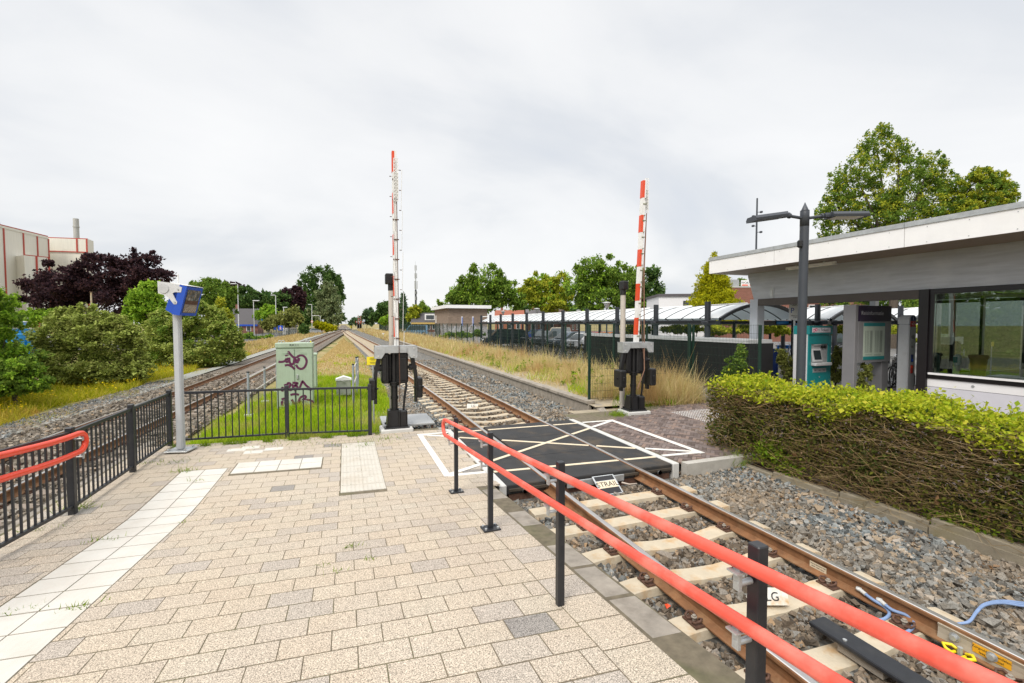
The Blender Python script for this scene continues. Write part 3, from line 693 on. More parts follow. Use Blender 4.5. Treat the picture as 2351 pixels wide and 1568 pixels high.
# ---------------------------------------------------------------- display post on the platform
t = thing('display_post', 'grey post carrying a tilted blue display box at the platform corner', 'display post', (-2.66, 9.25, 0), R(-14))
mb = MB(); mb.bevbox((-.02, 0, 1.34), (.105, .11, 2.6), .018); mb.build('post', M_['grey_post'], t)
mb = MB(); mb.bevbox((-.02, 0, .03), (.36, .34, .02), .004); bp = mb.build('foot_plate', M_['galv'], t)
mb = MB()
for a in (-1, 1):
    for b in (-1, 1): mb.cyl((-.02+a*.13, b*.12, .03), (-.02+a*.13, b*.12, .075), .018, 8)
mb.build('foot_bolts', M_['galv'], bp)
mb = MB(); mb.bevbox((-.02, 0, 2.72), (.12, .26, .22), .02); mb.build('tilt_head', M_['grey_post'], t)
X = Vector((1, 0, 0)); Z = Vector((0, 0, 1)); Yv = Vector((0, 1, 0))
arm = [(-.17, 2.90), (.02, 2.875), (.205, 2.80), (.185, 2.715), (.09, 2.72), (.055, 2.70), (.10, 2.60), (.125, 2.555), (.11, 2.52), (.07, 2.52), (.035, 2.57), (-.01, 2.63), (-.08, 2.675), (-.165, 2.70)]
for s in (-1, 1):
    mb = MB(); mb.prism([(x, z) for x, z in arm], (0, s*.232-.009, 0), X, Z, Yv, .018); a = mb.build('side_arm', mat('light_grey_arm', (.58, .59, .60), .45), t)
    mb = MB(); mb.cyl((-.075, s*.24, 2.78), (-.075, s*.252, 2.78), .078, 20); mb.build('pivot_disc', mat('grey_disc', (.52, .53, .54), .4), a)
    mb = MB()
    for x, z in ((.145, 2.765), (.085, 2.555)): mb.cyl((x, s*.24, z), (x, s*.252, z), .014, 8)
    mb.build('arm_screws', M_['galv'], a)
rear = [(.02, 2.76), (.17, 2.84), (.03, 2.36), (-.085, 2.43)]; fro = [(.17, 2.85), (.28, 2.815), (.15, 2.335), (.03, 2.355)]
mb = MB(); mb.prism(rear, (0, -.20, 0), X, Z, Yv, .40); mb.build('rear_housing', M_['blue'], t)
mb = MB(); mb.prism(fro, (0, -.235, 0), X, Z, Yv, .47); fh = mb.build('display_box', M_['blue'], t)
fx, fz = Vector((.28, 0, 2.815)), Vector((.15, 0, 2.335)); dn = fz-fx; nrm = Vector((-dn.z, 0, dn.x)).normalized(); nrm = nrm if nrm.x > 0 else -nrm
def fpt(y, s, lift): return fx+dn*s+Vector((0, y, 0))+nrm*lift
def fquad(name, y0, y1, s0, s1, lift, m, par):
    mb = MB(); a = [fpt(y0, s1, 0), fpt(y1, s1, 0), fpt(y1, s0, 0), fpt(y0, s0, 0)]
    mb.add(a+[p+nrm*lift for p in a], [(4, 5, 6, 7), (0, 1, 5, 4), (1, 2, 6, 5), (2, 3, 7, 6), (3, 0, 4, 7)]); return mb.build(name, m, par)
sc_ = fquad('screen', -.19, .19, .10, .90, .004, M_['glass_dark'], fh)
fquad('screen_ballast', -.178, .178, .115, .47, .006, M_['bed_grey'], sc_); fquad('screen_rail', -.178, .178, .475, .60, .0062, M_['dark_rust'], sc_); fquad('screen_ground', -.178, .178, .605, .885, .0058, M_['sleeper_brown'], sc_)
mb = MB()
for i in range(6):
    p = [fpt(-.17+i*.06, .88-.03*(i % 2), .010), fpt(-.11+i*.055, .76, .010), fpt(-.02+i*.04, .66, .010)]
    mb.tube([q for q in p if abs(q.y) < .178], .005, 5)
mb.build('screen_lines', M_['sleeper_pale'], sc_)
mb = MB(); mb.prism([(.02, 2.865), (.29, 2.825), (.29, 2.832), (.02, 2.88)], (0, -.235, 0), X, Z, Yv, .47); mb.build('top_cover', M_['white_paint'], t)
mb = MB(); mb.cyl((0, .02, 2.86), (0, .02, 3.04), .012, 8); mb.build('aerial', M_['white_paint'], t)
# ---------------------------------------------------------------- half-barrier machines
def barrier(loc, rz, label, kind, lean):
    t = thing('barrier_machine', label, 'level crossing barrier', loc, rz); K = M_['machine_black']; G = M_['galv']
    mb = MB(); mb.bevbox((0, 0, .02), (.64, .52, .20), .02); mb.build('plinth', M_['concrete_pale'], t)
    mb = MB(); mb.bevbox((0, 0, .135), (.50, .42, .03), .01); mb.box((-.05, 0, .31), (.30, .30, .34), taper=.78)
    for s in (-1, 1): mb.box((-.05+s*.1, -.15, .30), (.025, .05, .32))
    for a in (-1, 1):
        for b in (-1, 1): mb.cyl((a*.2, b*.17, .14), (a*.2, b*.17, .19), .02, 8)
    mb.build('base_casting', K, t)
    mb = MB(); mb.bevbox((.13, -.03, .30), (.17, .27, .36), .03); mb.build('motor_box', K, t)
    mb = MB(); mb.cyl((-.03, 0, .45), (-.03, 0, 1.72), .067, 18)
    for z, r in ((.47, .088), (.70, .078), (.73, .078), (.98, .10), (1.03, .12)): mb.cyl((-.03, 0, z), (-.03, 0, z+.035), r, 18)
    mb.build('pillar', K, t)
    mb = MB(); mb.bevbox((-.21, .06, 1.345), (.16, .34, .62), .03); mb.bevbox((.12, .05, 1.345), (.24, .36, .64), .035); mb.bevbox((-.04, .12, 1.34), (.2, .24, .56), .02)
    mb.bevbox((-.23, -.12, 1.33), (.09, .03, .48), .01); mb.bevbox((.13, -.14, 1.32), (.17, .025, .46), .012)
    for z in (1.1, 1.58): mb.cyl((.21, -.15, z), (.21, -.12, z), .018, 8)
    mb.build('gear_case', K, t)
    bw = .42
    poly = [(-bw, 1.55), (-bw+.13, 1.55), (-bw+.20, 1.66), (bw-.20, 1.66), (bw-.13, 1.55), (bw, 1.55), (bw, 1.80), (-bw, 1.80)]
    mb = MB(); mb.prism(poly, (0, -.17, 0), X, Z, Yv, .02); mb.prism([(-bw, 1.785), (bw, 1.785), (bw, 1.80), (-bw, 1.80)], (0, -.15, 0), X, Z, Yv, .26)
    for s in (-1, 1): mb.box((s*(bw-.008), -.03, 1.675), (.016, .24, .25))
    mb.box((0, -.185, 1.725), (.40, .02, .13)); br = mb.build('cross_bracket', G, t)
    mb = MB()
    for s in (-1, 1):
        for z in (1.60, 1.75): mb.cyl((s*(bw-.07), -.185, z), (s*(bw-.07), -.165, z), .016, 8)
    mb.build('bracket_bolts', M_['concrete_pale'], br)
    mb = MB(); mb.cyl((-.43, .02, 1.35), (.43, .02, 1.35), .035, 12); mb.cyl((-.36, .02, 1.35), (-.29, .02, 1.35), .07, 14); mb.cyl((.27, .02, 1.35), (.34, .02, 1.35), .07, 14); mb.build('axle', K, t)
    for s in (-1, 1):
        prof = [(-.37, 1.58), (-.29, 1.58), (-.315, 1.40), (-.355, 1.28), (-.375, 1.12), (-.375, .62), (-.435, .62), (-.44, 1.2), (-.42, 1.32), (-.40, 1.42)]
        mb = MB(); P_ = [(-x if s > 0 else x, z) for x, z in prof]; mb.prism(P_ if s < 0 else P_[::-1], (0, -.05 if kind == 'l' else (-.12 if s < 0 else .02), 0), X, Z, Yv, .10); a = mb.build('counterweight_arm', K, t)
        mb = MB(); xw = s*.46; dy = -.02 if kind == 'l' else (-.12 if s < 0 else .04)
        mb.bevbox((xw+(s*.0), dy, .93), (.13 if kind == 'l' else .17, .34, .42), .025); mb.cyl((xw-.11, dy-.02, .93), (xw+.11, dy-.02, .93), .018, 8); mb.bevbox((xw, dy-.18, .93), (.07, .03, .1), .01)
        mb.build('counterweight', K, a)
    # boom
    w = .095; tx = lean
    def bx(z): return .02+tx*(z-1.7)
    mb = MB(); z0, z1 = 1.66, 5.72
    mb.add([(bx(z)+a*w/2*(1 if z < 3 else .94), b*.055-.02, z) for z in (z0, z1) for a, b in ((-1, -1), (1, -1), (1, 1), (-1, 1))], [(0, 3, 2, 1), (4, 5, 6, 7), (0, 1, 5, 4), (1, 2, 6, 5), (2, 3, 7, 6), (3, 0, 4, 7)])
    bo = mb.build('boom', M_['white_paint'], t)
    z = z1-.005; H = .415; k = 0
    while z-H > z0+.25:
        xa, xb = bx(z)-w/2*.96-.003, bx(z-H)-w/2*.99-.003; wr = w*.62 if kind == 'r' else w*.20
        if kind == 'l' and k in (0,): wr = w*.5
        mb = MB(); mb.add([(xb, -.077, z-H), (xb+wr, -.077, z-H), (xb+wr, .037, z-H), (xb, .037, z-H), (xa, -.077, z), (xa+wr, -.077, z), (xa+wr, .037, z), (xa, .037, z)], [(0, 3, 2, 1), (4, 5, 6, 7), (0, 1, 5, 4), (1, 2, 6, 5), (2, 3, 7, 6), (3, 0, 4, 7)])
        mb.build('red_band', M_['orange_red'], bo); z -= 2*H; k += 1
    # lattice board, hangers, rods
    lx = (bx(5.0)+.02, -.105, 4.72, 5.56) if kind == 'l' else (bx(5.3)+.10, -.03, 4.95, 5.78)
    mb = MB(); ww = .043
    for s in (-1, 1): mb.box((lx[0]+s*ww, lx[1], (lx[2]+lx[3])/2), (.012, .012, lx[3]-lx[2]))
    n = 12; h = (lx[3]-lx[2])/n
    for i in range(n+1):
        zz = lx[2]+i*h; mb.box((lx[0], lx[1], zz), (2*ww, .010, .010))
        if i < n:
            for s in (-1, 1): mb.tube([(lx[0]-s*ww, lx[1], zz), (lx[0]+s*ww, lx[1], zz+h)], .005, 4, sm=False)
    mb.box((lx[0], lx[1]+.012, (lx[2]+lx[3])/2-.1), (2*ww, .004, (lx[3]-lx[2])*.6)); mb.build('lattice_board', M_['white_paint'], bo)
    mb = MB()
    if kind == 'l':
        for i in range(9):
            zz = 1.95+i*.40; mb.box((bx(zz)+.01, -.085, zz), (.12, .012, .02)); mb.box((bx(zz)+.10, -.085, zz+.19), (.045, .012, .012)); mb.box((bx(zz)-.085, -.085, zz+.05), (.04, .012, .012))
        mb.build('boom_clips', M_['dark_rust'], bo); mb = MB()
        for i in range(5): mb.tube([(bx(0)+.125+.004*i, -.09, 5.35-i*.82), (bx(0)+.105+.004*i, -.09, 4.56-i*.82)], .006, 5)
        for i in range(4): mb.tube([(bx(0)-.055, -.09, 4.95-i*.82), (bx(0)-.02, -.09, 4.14-i*.82)], .006, 5)
        mb.build('hanging_rods', M_['white_paint'], bo); mb = MB()
        mb.tube([(bx(4)+.03, -.10, 4.7), (.05, -.20, 1.9), (.06, -.21, 1.1), (.05, -.2, .66)], .0075, 6)
        mb.build('folding_rod', M_['dark_rust'], bo)
    else:
        for i in range(9):
            zz = 1.95+i*.40; mb.box((bx(zz)+.03, -.082, zz), (.10, .012, .02)); mb.box((bx(zz)+.025, -.10, zz+.12), (.02, .03, .02))
        mb.build('boom_clips', mat('mossy_clip', (.20, .21, .12), .7), bo); mb = MB()
        mb.tube([(bx(5)+.09, -.06, 4.93), (bx(3)+.10, -.1, 3.4), (.15, -.2, 1.12), (-.03, -.19, .66)], .014, 6); mb.tube([(bx(5)+.05, -.09, 4.6), (.06, -.16, 2.4), (.13, -.2, 1.4)], .006, 5)
        mb.build('folding_rod', mat('brown_rod', (.24, .13, .085), .7), bo)
    mb = MB(); mb.tube([(.19, -.08, 1.08), (.20, -.1, .98), (.17, -.1, .8), (.145, -.1, .55), (.14, -.08, .46)], .024, 8); mb.build('cable_hose', K, t)
    return t
barrier((.97, 9.6, -.05), 0, 'black barrier machine with upright striped boom beside the lawn and metal grating', 'l', -.003)
barrier((6.68, 9.45, -.05), R(-4), 'black barrier machine with upright red and white boom on the dark brick path', 'r', .042)
M_['beige_pole'] = mat('beige_pole', (.50, .46, .41), .6, .05, 4, dirt=(.36, .33, .28), dirt_amt=.4, dscale=1.2)
def bell(loc, label, s, hw):
    t = thing('bell_pole', label, 'bell post', loc)
    mb = MB(); mb.cyl((0, 0, -.1), (0, 0, 3.0), s, 16); mb.build('pole', M_['beige_pole'], t)
    mb = MB(); mb.cyl((0, 0, 2.90), (0, 0, 3.05), s*1.13, 16); mb.bevbox((0, -.02, 3.14), (hw, .20, .22), .02); mb.build('bell_head', M_['machine_black'], t)
bell((.93, 9.95, 0), 'pale grey post with black bell head behind the barrier boom by the lawn', .060, .25)
bell((6.60, 9.85, .02), 'beige post with black bell head behind the barrier boom on the brick path', .066, .165)
# yellow notice and grating
t = thing('notice_sign', 'small yellow notice on a thin post beside the barrier by the lawn', 'sign', (.60, 11.0, -.12), FACE*.5)
mb = MB(); mb.cyl((0, .012, 0), (0, .012, 1.55), .02, 8); mb.build('post', M_['galv'], t)
mb = MB(); mb.box((0, -.012, 1.46), (.27, .006, .19)); pl = mb.build('plate', M_['yellow'], t)
mb = MB()
for i, w in enumerate((.12, .15, .10, .0, .14, .11)):
    if w: mb.box((0, -.0165, 1.525-i*.024), (w, .002, .009))
mb.build('printed_lines', M_['ink'], pl)
t = thing('grating', 'galvanised metal grating step beside the barrier by the lawn', 'grating', (1.24, 10.12, .08))
mb = MB(); mb.bevbox((0, 0, 0), (1.06, 1.06, .045), .008); mb.build('tread', mat('chequer_grating', (.42, .43, .43), .5, .25, 60, metal=.4, bmp=.5, bscale=60), t)
for a in (-.48, .48):
    for b in (-.48, .48):
        mb = MB(); mb.box((a, b, -.16), (.04, .04, .28)); mb.build('leg', M_['dark_rust'], t)
# ---------------------------------------------------------------- trackside cabinets
t = thing('cabinet', 'tall pale green cabinet with purple graffiti on its double doors', 'cabinet', (-1.30, 13.9, -.15)); CG = M_['cab_green']
mb = MB(); mb.bbox((-.45, -.24, .05), (.45, .24, 1.70)); mb.build('body', CG, t)
mb = MB(); mb.bevbox((0, 0, 1.76), (.94, .54, .13), .012); mb.build('roof', CG, t)
for s in (-1, 1):
    mb = MB(); mb.bbox((min(s*.012, s*.435), -.262, .10), (max(s*.012, s*.435), -.24, 1.66)); d_ = mb.build('door', CG, t)
    mb = MB()
    for z in (1.52, 1.56, .20, .24): mb.box((s*.22, -.265, z), (.16, .012, .014))
    mb.build('vent', CG, d_)
    if s > 0: mb = MB(); mb.bevbox((.065, -.275, .90), (.045, .03, .12), .006); mb.cyl((.12, -.27, .80), (.12, -.262, .80), .018, 10); mb.build('handle', M_['galv'], d_)
    for k in (0, 1):
        mb = MB(); mb.tube([(s*.38+k*.08*-s+.035*math.cos(a), 0, 1.855+.035*math.sin(a)) for a in np.linspace(0, 2*math.pi, 12, endpoint=False)], .008, 6, closed=True); mb.build('lifting_eye', M_['galv'], t)
mb = MB(); mb.cyl((.41, -.2, 1.82), (.41, -.2, 1.88), .012, 8); mb.build('marker_tip', M_['yellow'], t)
text('RK11', .085, M_['ink'], t, (0, -.271, 1.765), (R(90), 0, 0), sx=1.25)
def ribbon(mb, pts, w, y, fx, fz):
    pts = [Vector((fx(p[0]), y, fz(p[1]))) for p in pts]; L = []; Rr = []
    fine = []
    for i in range(len(pts)-1):
        p0 = pts[max(i-1, 0)]; p1 = pts[i]; p2 = pts[i+1]; p3 = pts[min(i+2, len(pts)-1)]
        for q in np.linspace(0, 1, 6, endpoint=False):
            fine.append(.5*((2*p1)+(p2-p0)*q+(2*p0-5*p1+4*p2-p3)*q*q+(3*p1-p0-3*p2+p3)*q**3))
    fine.append(pts[-1])
    for i, p in enumerate(fine):
        tn = (fine[min(i+1, len(fine)-1)]-fine[max(i-1, 0)]); n = Vector((-tn.z, 0, tn.x)).normalized()*w/2
        L.append(p+n); Rr.append(p-n)
    n = len(L); mb.add(L+Rr, [(i, i+1, n+i+1, n+i) for i in range(n-1)])
fx = lambda x: (x-66)/324*.89-.445; fz = lambda y: 1.82-(y-80)/590*1.78
strokes = [[(85, 243), (105, 246), (130, 243), (152, 234)], [(160, 215), (148, 232), (158, 248), (172, 240), (170, 222), (160, 215)], [(180, 208), (184, 250), (200, 268), (218, 262), (226, 230), (234, 200)], [(145, 190), (176, 178)], [(172, 152), (182, 166), (206, 195), (236, 226), (246, 262)],
 [(245, 215), (262, 198), (290, 190), (320, 205), (336, 235), (334, 265), (318, 298), (290, 314), (260, 304), (240, 275)], [(238, 236), (276, 231)], [(250, 262), (272, 214)], [(140, 280), (170, 275), (205, 292), (228, 316)],
 [(95, 485), (118, 506), (113, 478), (152, 506)], [(138, 446), (152, 482), (164, 440), (186, 445), (180, 470), (165, 490), (192, 502), (212, 475), (200, 450)], [(205, 437), (240, 439), (250, 445), (226, 465), (246, 470), (246, 492), (218, 506)], [(262, 505), (290, 440), (300, 430), (332, 470), (376, 505), (340, 500), (290, 496)],
 [(105, 582), (150, 575), (142, 600), (108, 606), (116, 642)], [(112, 602), (162, 642)], [(185, 546), (230, 540), (262, 550)], [(196, 588), (220, 630), (245, 652), (270, 582), (310, 560), (322, 578), (270, 622), (300, 655), (350, 656), (386, 636), (374, 610), (330, 600), (268, 628)]]
for i, s in enumerate(strokes):
    mb = MB(); ribbon(mb, s, .058, -.2655-.0004*(i % 4), fx, fz); mb.build('graffiti', M_['purple'], t)
t = thing('cabinet', 'shorter pale green cabinet half hidden behind the tall one', 'cabinet', (-1.35, 17.1, -.15))
mb = MB(); mb.bbox((-.42, -.22, .15), (.42, .22, 1.28)); mb.build('body', CG, t); mb = MB(); mb.bevbox((0, 0, 1.30), (.88, .48, .07), .01); mb.build('roof', CG, t)
mb = MB(); mb.bbox((.02, -.24, .2), (.40, -.22, 1.24)); d_ = mb.build('door', CG, t)
fx2 = lambda x: (x-404)/60*.33+.08; fz2 = lambda y: 1.30-(y-182)/290*1.2
for i, s in enumerate([[(395, 205), (425, 208), (440, 235), (428, 268), (400, 285)], [(404, 372), (422, 365), (412, 400), (430, 395)], [(425, 420), (440, 405)]]):
    mb = MB(); ribbon(mb, s, .055, -.2435-.0004*i, fx2, fz2); mb.build('graffiti', M_['purple'], t)
for a in (-1, 1): mb = MB(); mb.box((a*.38, 0, .08), (.06, .4, .16)); mb.build('foot', M_['concrete'], t)
t = thing('junction_box', 'small weathered grey-green box with a ridged lid in the lawn', 'box', (-.06, 15.0, -.1)); GB = mat('mossy_grey_box', (.38, .40, .35), .7, .08, 6, dirt=(.22, .24, .12), dirt_amt=.7, dscale=4)
mb = MB(); mb.bevbox((0, 0, .33), (.42, .34, .46), .015); mb.build('body', GB, t); mb = MB(); mb.prism([(-.23, .56), (.23, .56), (.23, .60), (0, .68), (-.23, .60)], (0, -.19, 0), X, Z, Yv, .38); lid = mb.build('lid', M_['white_paint'], t)
mb = MB(); mb.box((0, -.20, .52), (.08, .03, .02)); mb.build('lid_catch', GB, lid); mb = MB(); mb.box((0, 0, .05), (.14, .12, .1)); mb.build('stem', M_['dark_rust'], t)
# tubular railings in the lawn
M_['steel_blue'] = mat('blue_grey_post', (.30, .335, .37), .45, .12, 9, dirt=(.48, .48, .47), dirt_amt=.5, dscale=4)
def tube_rail(name, label, pts, hz, loc, rails, ext=0):
    o = Vector(loc); t = thing(name, label, 'railing', loc)
    for i, (u, v) in enumerate(pts):
        mb = MB(); p = Vector((u, v, loc[2]))-o; h = hz[i]; mb.cyl(p, p+Vector((0, 0, h)), .03, 10); b = mb.build('post', M_['steel_blue'], t)
        mb = MB(); mb.cyl(p+Vector((0, 0, h)), p+Vector((0, 0, h+.03)), .035, 10); mb.build('cap', M_['machine_black'], b)
        mb = MB(); mb.box(p+Vector((0, 0, .015)), (.2, .14, .05)); mb.build('footing', M_['concrete_pale'], b)
    for z in rails:
        mb = MB(); P_ = [Vector((u, v, loc[2]+z+(hz[0]-hz[0])))-o for u, v in pts]
        mb.tube(P_, .021, 8); mb.build('rail_tube', M_['beige_pole'], t)
tube_rail('tube_railing', 'pale tube railing of two rails running back beside the green cabinet', [(-2.36, 13.3), (-2.31, 15.5), (-2.27, 17.8), (-2.24, 20.1)], [1.12, 1.05, 1.05, 1.05], (-2.36, 13.3, -.18), (.98, .55))
tube_rail('tube_railing', 'short tube railing end on, between the grey box and the barrier', [(.20, 13.55), (.33, 15.5), (.42, 17.4)], [1.16, 1.22, 1.1], (.20, 13.55, -.12), (1.05, .60))
# ---------------------------------------------------------------- small track equipment
def lg(loc, label):
    t = thing('track_sign', label, 'track sign', loc, FACE)
    mb = MB(); mb.prism([(-.06, 0), (.06, 0), (.004, .115), (-.004, .115)], (-.155, 0, 0), Yv, Z, X, .31); mb.build('plate', mat('rusty_white_plate', (.74, .72, .66), .6, .06, 8, dirt=(.50, .27, .05), dirt_amt=.9, dscale=9), t)
    text('LG', .095, M_['ink'], t, (.02, -.036, .058), (R(64), 0, 0), depth=.001)
p = gd(1762, 1376, -.16); lg((p.x, p.y, -.175), 'folded white LG plate on a sleeper beside the red handrail')
p = gd(1085, 936, -.16); lg((p.x, p.y, -.165), 'folded white LG plate on a sleeper beyond the crossing deck')
t = thing('cable_cover', 'long black cable cover lying between the right rails', 'cable cover', (3.38, 2.42, -.10))
mb = MB(); mb.bevbox((.02, -1.8, 0), (.17, 3.6, .035), .008); mb.build('cover_plate', M_['black_metal'], t)
mb = MB()
for i in range(6): mb.cyl((.02-.05+.1*(i % 2), -.25-i*.55, .016), (.02-.05+.1*(i % 2), -.25-i*.55, .028), .014, 8)
mb.build('cover_bolts', M_['galv'], t)
for k in range(4): mb = MB(); mb.box((.02, -.35-k*.8, -.05), (.10, .3, .07)); mb.build('spacer', M_['concrete'], t)
CB = mat('pale_blue_cable', (.20, .29, .48), .6, .1, 12)
def cable(name, label, pts, r, lug=True):
    t = thing(name, label, 'cable', pts[0]); o = Vector(pts[0]); P_ = [Vector(p)-o for p in pts]; fine = []
    for i in range(len(P_)-1):
        p0 = P_[max(i-1, 0)]; p1 = P_[i]; p2 = P_[i+1]; p3 = P_[min(i+2, len(P_)-1)]
        for q in np.linspace(0, 1, 7, endpoint=False): fine.append(.5*((2*p1)+(p2-p0)*q+(2*p0-5*p1+4*p2-p3)*q*q+(3*p1-p0-3*p2+p3)*q**3))
    fine.append(P_[-1]); mb = MB(); mb.tube(fine, r, 8); mb.build('core', CB, t)
    if lug: mb = MB(); mb.tube(fine[:5], r*1.25, 8); mb.lathe([(.02, -.012), (.024, 0), (.02, .012)], n=10); mb.build('lug', M_['concrete_pale'], t)
    return t
def uvz(x, y, z): p = gd(x, y, z); return (p.x, p.y, z)
ru = 4.145
cable('bond_cable', 'short pale blue cable lugged to the rail web, the one nearer the LG plate', [tuple(pu(1972, 1352, ru)), tuple(pu(2003, 1376, 4.12)), uvz(2033, 1395, -.13), uvz(2042, 1410, -.15), uvz(2028, 1422, -.16), uvz(2000, 1425, -.17)], .013)
cable('bond_cable', 'looping pale blue cable lugged to the rail web, the one nearer the joint plates', [tuple(pu(2019, 1377, ru)), tuple(pu(2048, 1400, 4.12)), uvz(2080, 1412, -.12), uvz(2098, 1428, -.14), uvz(2088, 1448, -.15), uvz(2050, 1460, -.16), uvz(2000, 1455, -.17)], .013)
for i in range(3): cable('ballast_cable', 'bundle of blue cables over the grey ballast beside the hedge wall', [uvz(2197, 1432, -.17), uvz(2225, 1426+i, -.15), uvz(2243, 1402+i*2, -.13), uvz(2262, 1386+i*2, -.12), uvz(2300, 1379+i*3, -.13), uvz(2351, 1384+i*4, -.15), uvz(2420, 1392+i*4, -.16)], .009, False)['group'] = 'blue cables in the ballast'
t = thing('rail_label', 'cream printed label stuck on the web of the rusty right rail', 'label', tuple(pu(1878, 1302, 4.162)))
mb = MB(); mb.box((0, 0, 0), (.004, .16, .055)); mb.build('sticker', M_['deck_line'], t)
for i, s in enumerate(('2020-04 800048541-005', '40640 15000 railpro')): text(s, .015, M_['ink'], t, (-.003, 0, .012-i*.022), (R(90), 0, R(-90)), depth=.0004)
PL = mat('pale_joint_plate', (.42, .37, .29), .7, .12, 8, dirt=(.28, .17, .09), dirt_amt=.6)
def joint(u, s, v0, v1, label, note):
    t = thing('joint_plate', label, 'joint plate', (u, (v0+v1)/2, -.08)); L = v1-v0
    mb = MB(); mb.prism([(0, -.052), (.028, -.062), (.022, -.02), (.022, .02), (.03, .046), (0, .05)][::s], (0, -L/2, 0), X*s, Z, Yv, L); mb.build('bar', PL, t)
    for k in range(4):
        mb = MB(); y = -L/2+L*(k+.5)/4; mb.cyl((s*.02, y, 0), (s*.03, y, 0), .032, 10); mb.cyl((s*.03, y, 0), (s*.055, y, 0), .022, 6); mb.build('bolt', M_['galv'], t)
    if note:
        mb = MB(); y = -L/2+L*.52; mb.box((s*.026, L*.13, 0), (.005, .20, .062)); st = mb.build('sticker', mat('orange_sticker', (.80, .40, .02), .5), t)
        for i, q in enumerate(('Zorgvuldig behandelen,', 'lees instructie!')): text(q, .022, M_['ink'], st, (s*.0292, L*.13, .013-i*.028), (R(90), 0, R(-90)), depth=.0004)
joint(4.1725-.012, -1, 1.20, 2.02, 'pale bolted joint plate with an orange sticker on the rail near the hedge', True)
joint(2.6675+.012, 1, 1.15, 1.75, 'pale bolted joint plate on the rail nearest the platform', False)
t = thing('yellow_clip', 'bright yellow rail clip below the orange sticker', 'rail clip', (4.06, 1.85, -.165))
YC = mat('yellow_clip_paint', (.80, .62, .01), .4); mb = MB()
for s in (-1, 1): mb.tube([(.03, s*.02, .03), (.02, s*.06, .05), (-.02, s*.09, .05), (-.045, s*.06, .04), (-.04, s*.03, .03), (0, s*.028, .025)], .011, 8)
mb.build('spring', YC, t); mb = MB(); mb.cyl((0, 0, 0), (0, 0, .075), .016, 8); mb.build('bolt', M_['galv'], t)
def stick(label, pts, r, m=None):
    o = Vector(pts[0]); mb = MB(); mb.tube([Vector(p)-o for p in pts], r, 6, r1=r*.5); s = mb.build('stick', m or mat('bleached_stick', (.42, .36, .30), .9), None); s.location = pts[0]; tag(s, label, 'stick')
stick('bleached stick lying in front of the crossing deck', [uvz(1428, 1108, -.12), uvz(1445, 1112, -.11), uvz(1462, 1110, -.12)], .014)
mb = MB(); mb.add([(0, 0, 0), (.05, .01, .01), (.045, .04, .012), (.005, .035, .02)], [(0, 1, 2, 3)]); s = mb.build('litter', M_['orange_red'], None); s.location = Vector(uvz(1531, 1398, -.18)); tag(s, 'scrap of red plastic in the ballast by the kerb', 'litter')
# ---------------------------------------------------------------- retaining wall under the hedge
def wtop(v): return lerp(v, [0, 2, 2.6, 5.6, 6.4], [.12, .09, .03, -.11, -.13])
M_['mossy'] = mat('mossy_concrete', (.26, .225, .165), .9, .15, 5, bmp=.35, bscale=60, dirt=(.15, .13, .045), dirt_amt=.8, dscale=2.2)
t = thing('retaining_wall', 'low mossy concrete retaining wall under the hedge along the ballast', 'wall', (6.15, 3, 0)); v = -1.9
while v < 5.6:
    mb = MB(); z1 = wtop(v+.5); mb.bevbox((.02, v+.5-3, (z1-.6)/2), (.10, .985, z1+.6), .012); mb.box((-.035, v+.5-3, z1-.16), (.03, .985, .16)); mb.build('wall_element', M_['mossy'], t); v += 1.0
mb = MB(); mb.box((-.034, 2.02-3, -.17), (.004, .14, .13)); mb.build('pink_spray', mat('pink_spray', (.45, .12, .13), .9, .4, 12), t)
M_['soil'] = mat('dark_soil', (.085, .06, .042), .95, .35, 14, bmp=.5, bscale=50, dirt=(.19, .12, .07), dirt_amt=.6, dscale=9)
sheet('planting_bed', [6.2, 6.6, 7.3], [-2, 0, 2, 2.6, 5.6, 6.7], lambda u, v: wtop(v)-.02 if u < 7.2 else -.03, M_['soil'])
# ---------------------------------------------------------------- foliage helpers
LTV = np.array([(0, 0, 0), (.34, .45, .09), (0, 1, .0), (-.34, .45, .09)]); LTF = np.array([(0, 1, 2, 3)])
def leaves(name, P, size, m, parent, seed, tilt=.7, up=None, squash=1.0):
    r = np.random.default_rng(seed); n = len(P); S = size*np.exp(r.normal(0, .25, n))
    V, F = inst(LTV, LTF, P, rotmats(n, tilt=tilt, r=r), np.stack([S*squash, S, S], 1))
    return npmesh(name, V, F, m, parent)
def twigs(name, A, B, rad, m, parent, seed, bend=.12):
    """thin three-sided tapering twigs from A to B with a kink in the middle"""
    r = np.random.default_rng(seed); n = len(A); L = np.linalg.norm(B-A, axis=1, keepdims=True)
    C = (A+B)/2+r.normal(0, 1, (n, 3))*L*bend; V = np.zeros((n, 9, 3)); rad = np.broadcast_to(np.asarray(rad, float), (n,))
    d = (B-A)/np.maximum(L, 1e-6); a = np.cross(d, r.normal(0, 1, (n, 3))); a /= np.maximum(np.linalg.norm(a, axis=1, keepdims=True), 1e-6); b = np.cross(d, a)
    for k in range(3):
        q = 2*np.pi*k/3; off = a*np.cos(q)+b*np.sin(q)
        V[:, k] = A+off*rad[:, None]; V[:, 3+k] = C+off*rad[:, None]*.75; V[:, 6+k] = B+off*rad[:, None]*.3
    T = np.array([(i*3+k, i*3+(k+1) % 3, i*3+3+(k+1) % 3, i*3+3+k) for i in range(2) for k in range(3)])
    return npmesh(name, V.reshape(-1, 3), (T[None]+(np.arange(n)*9)[:, None, None]).reshape(-1, 4), m, parent)
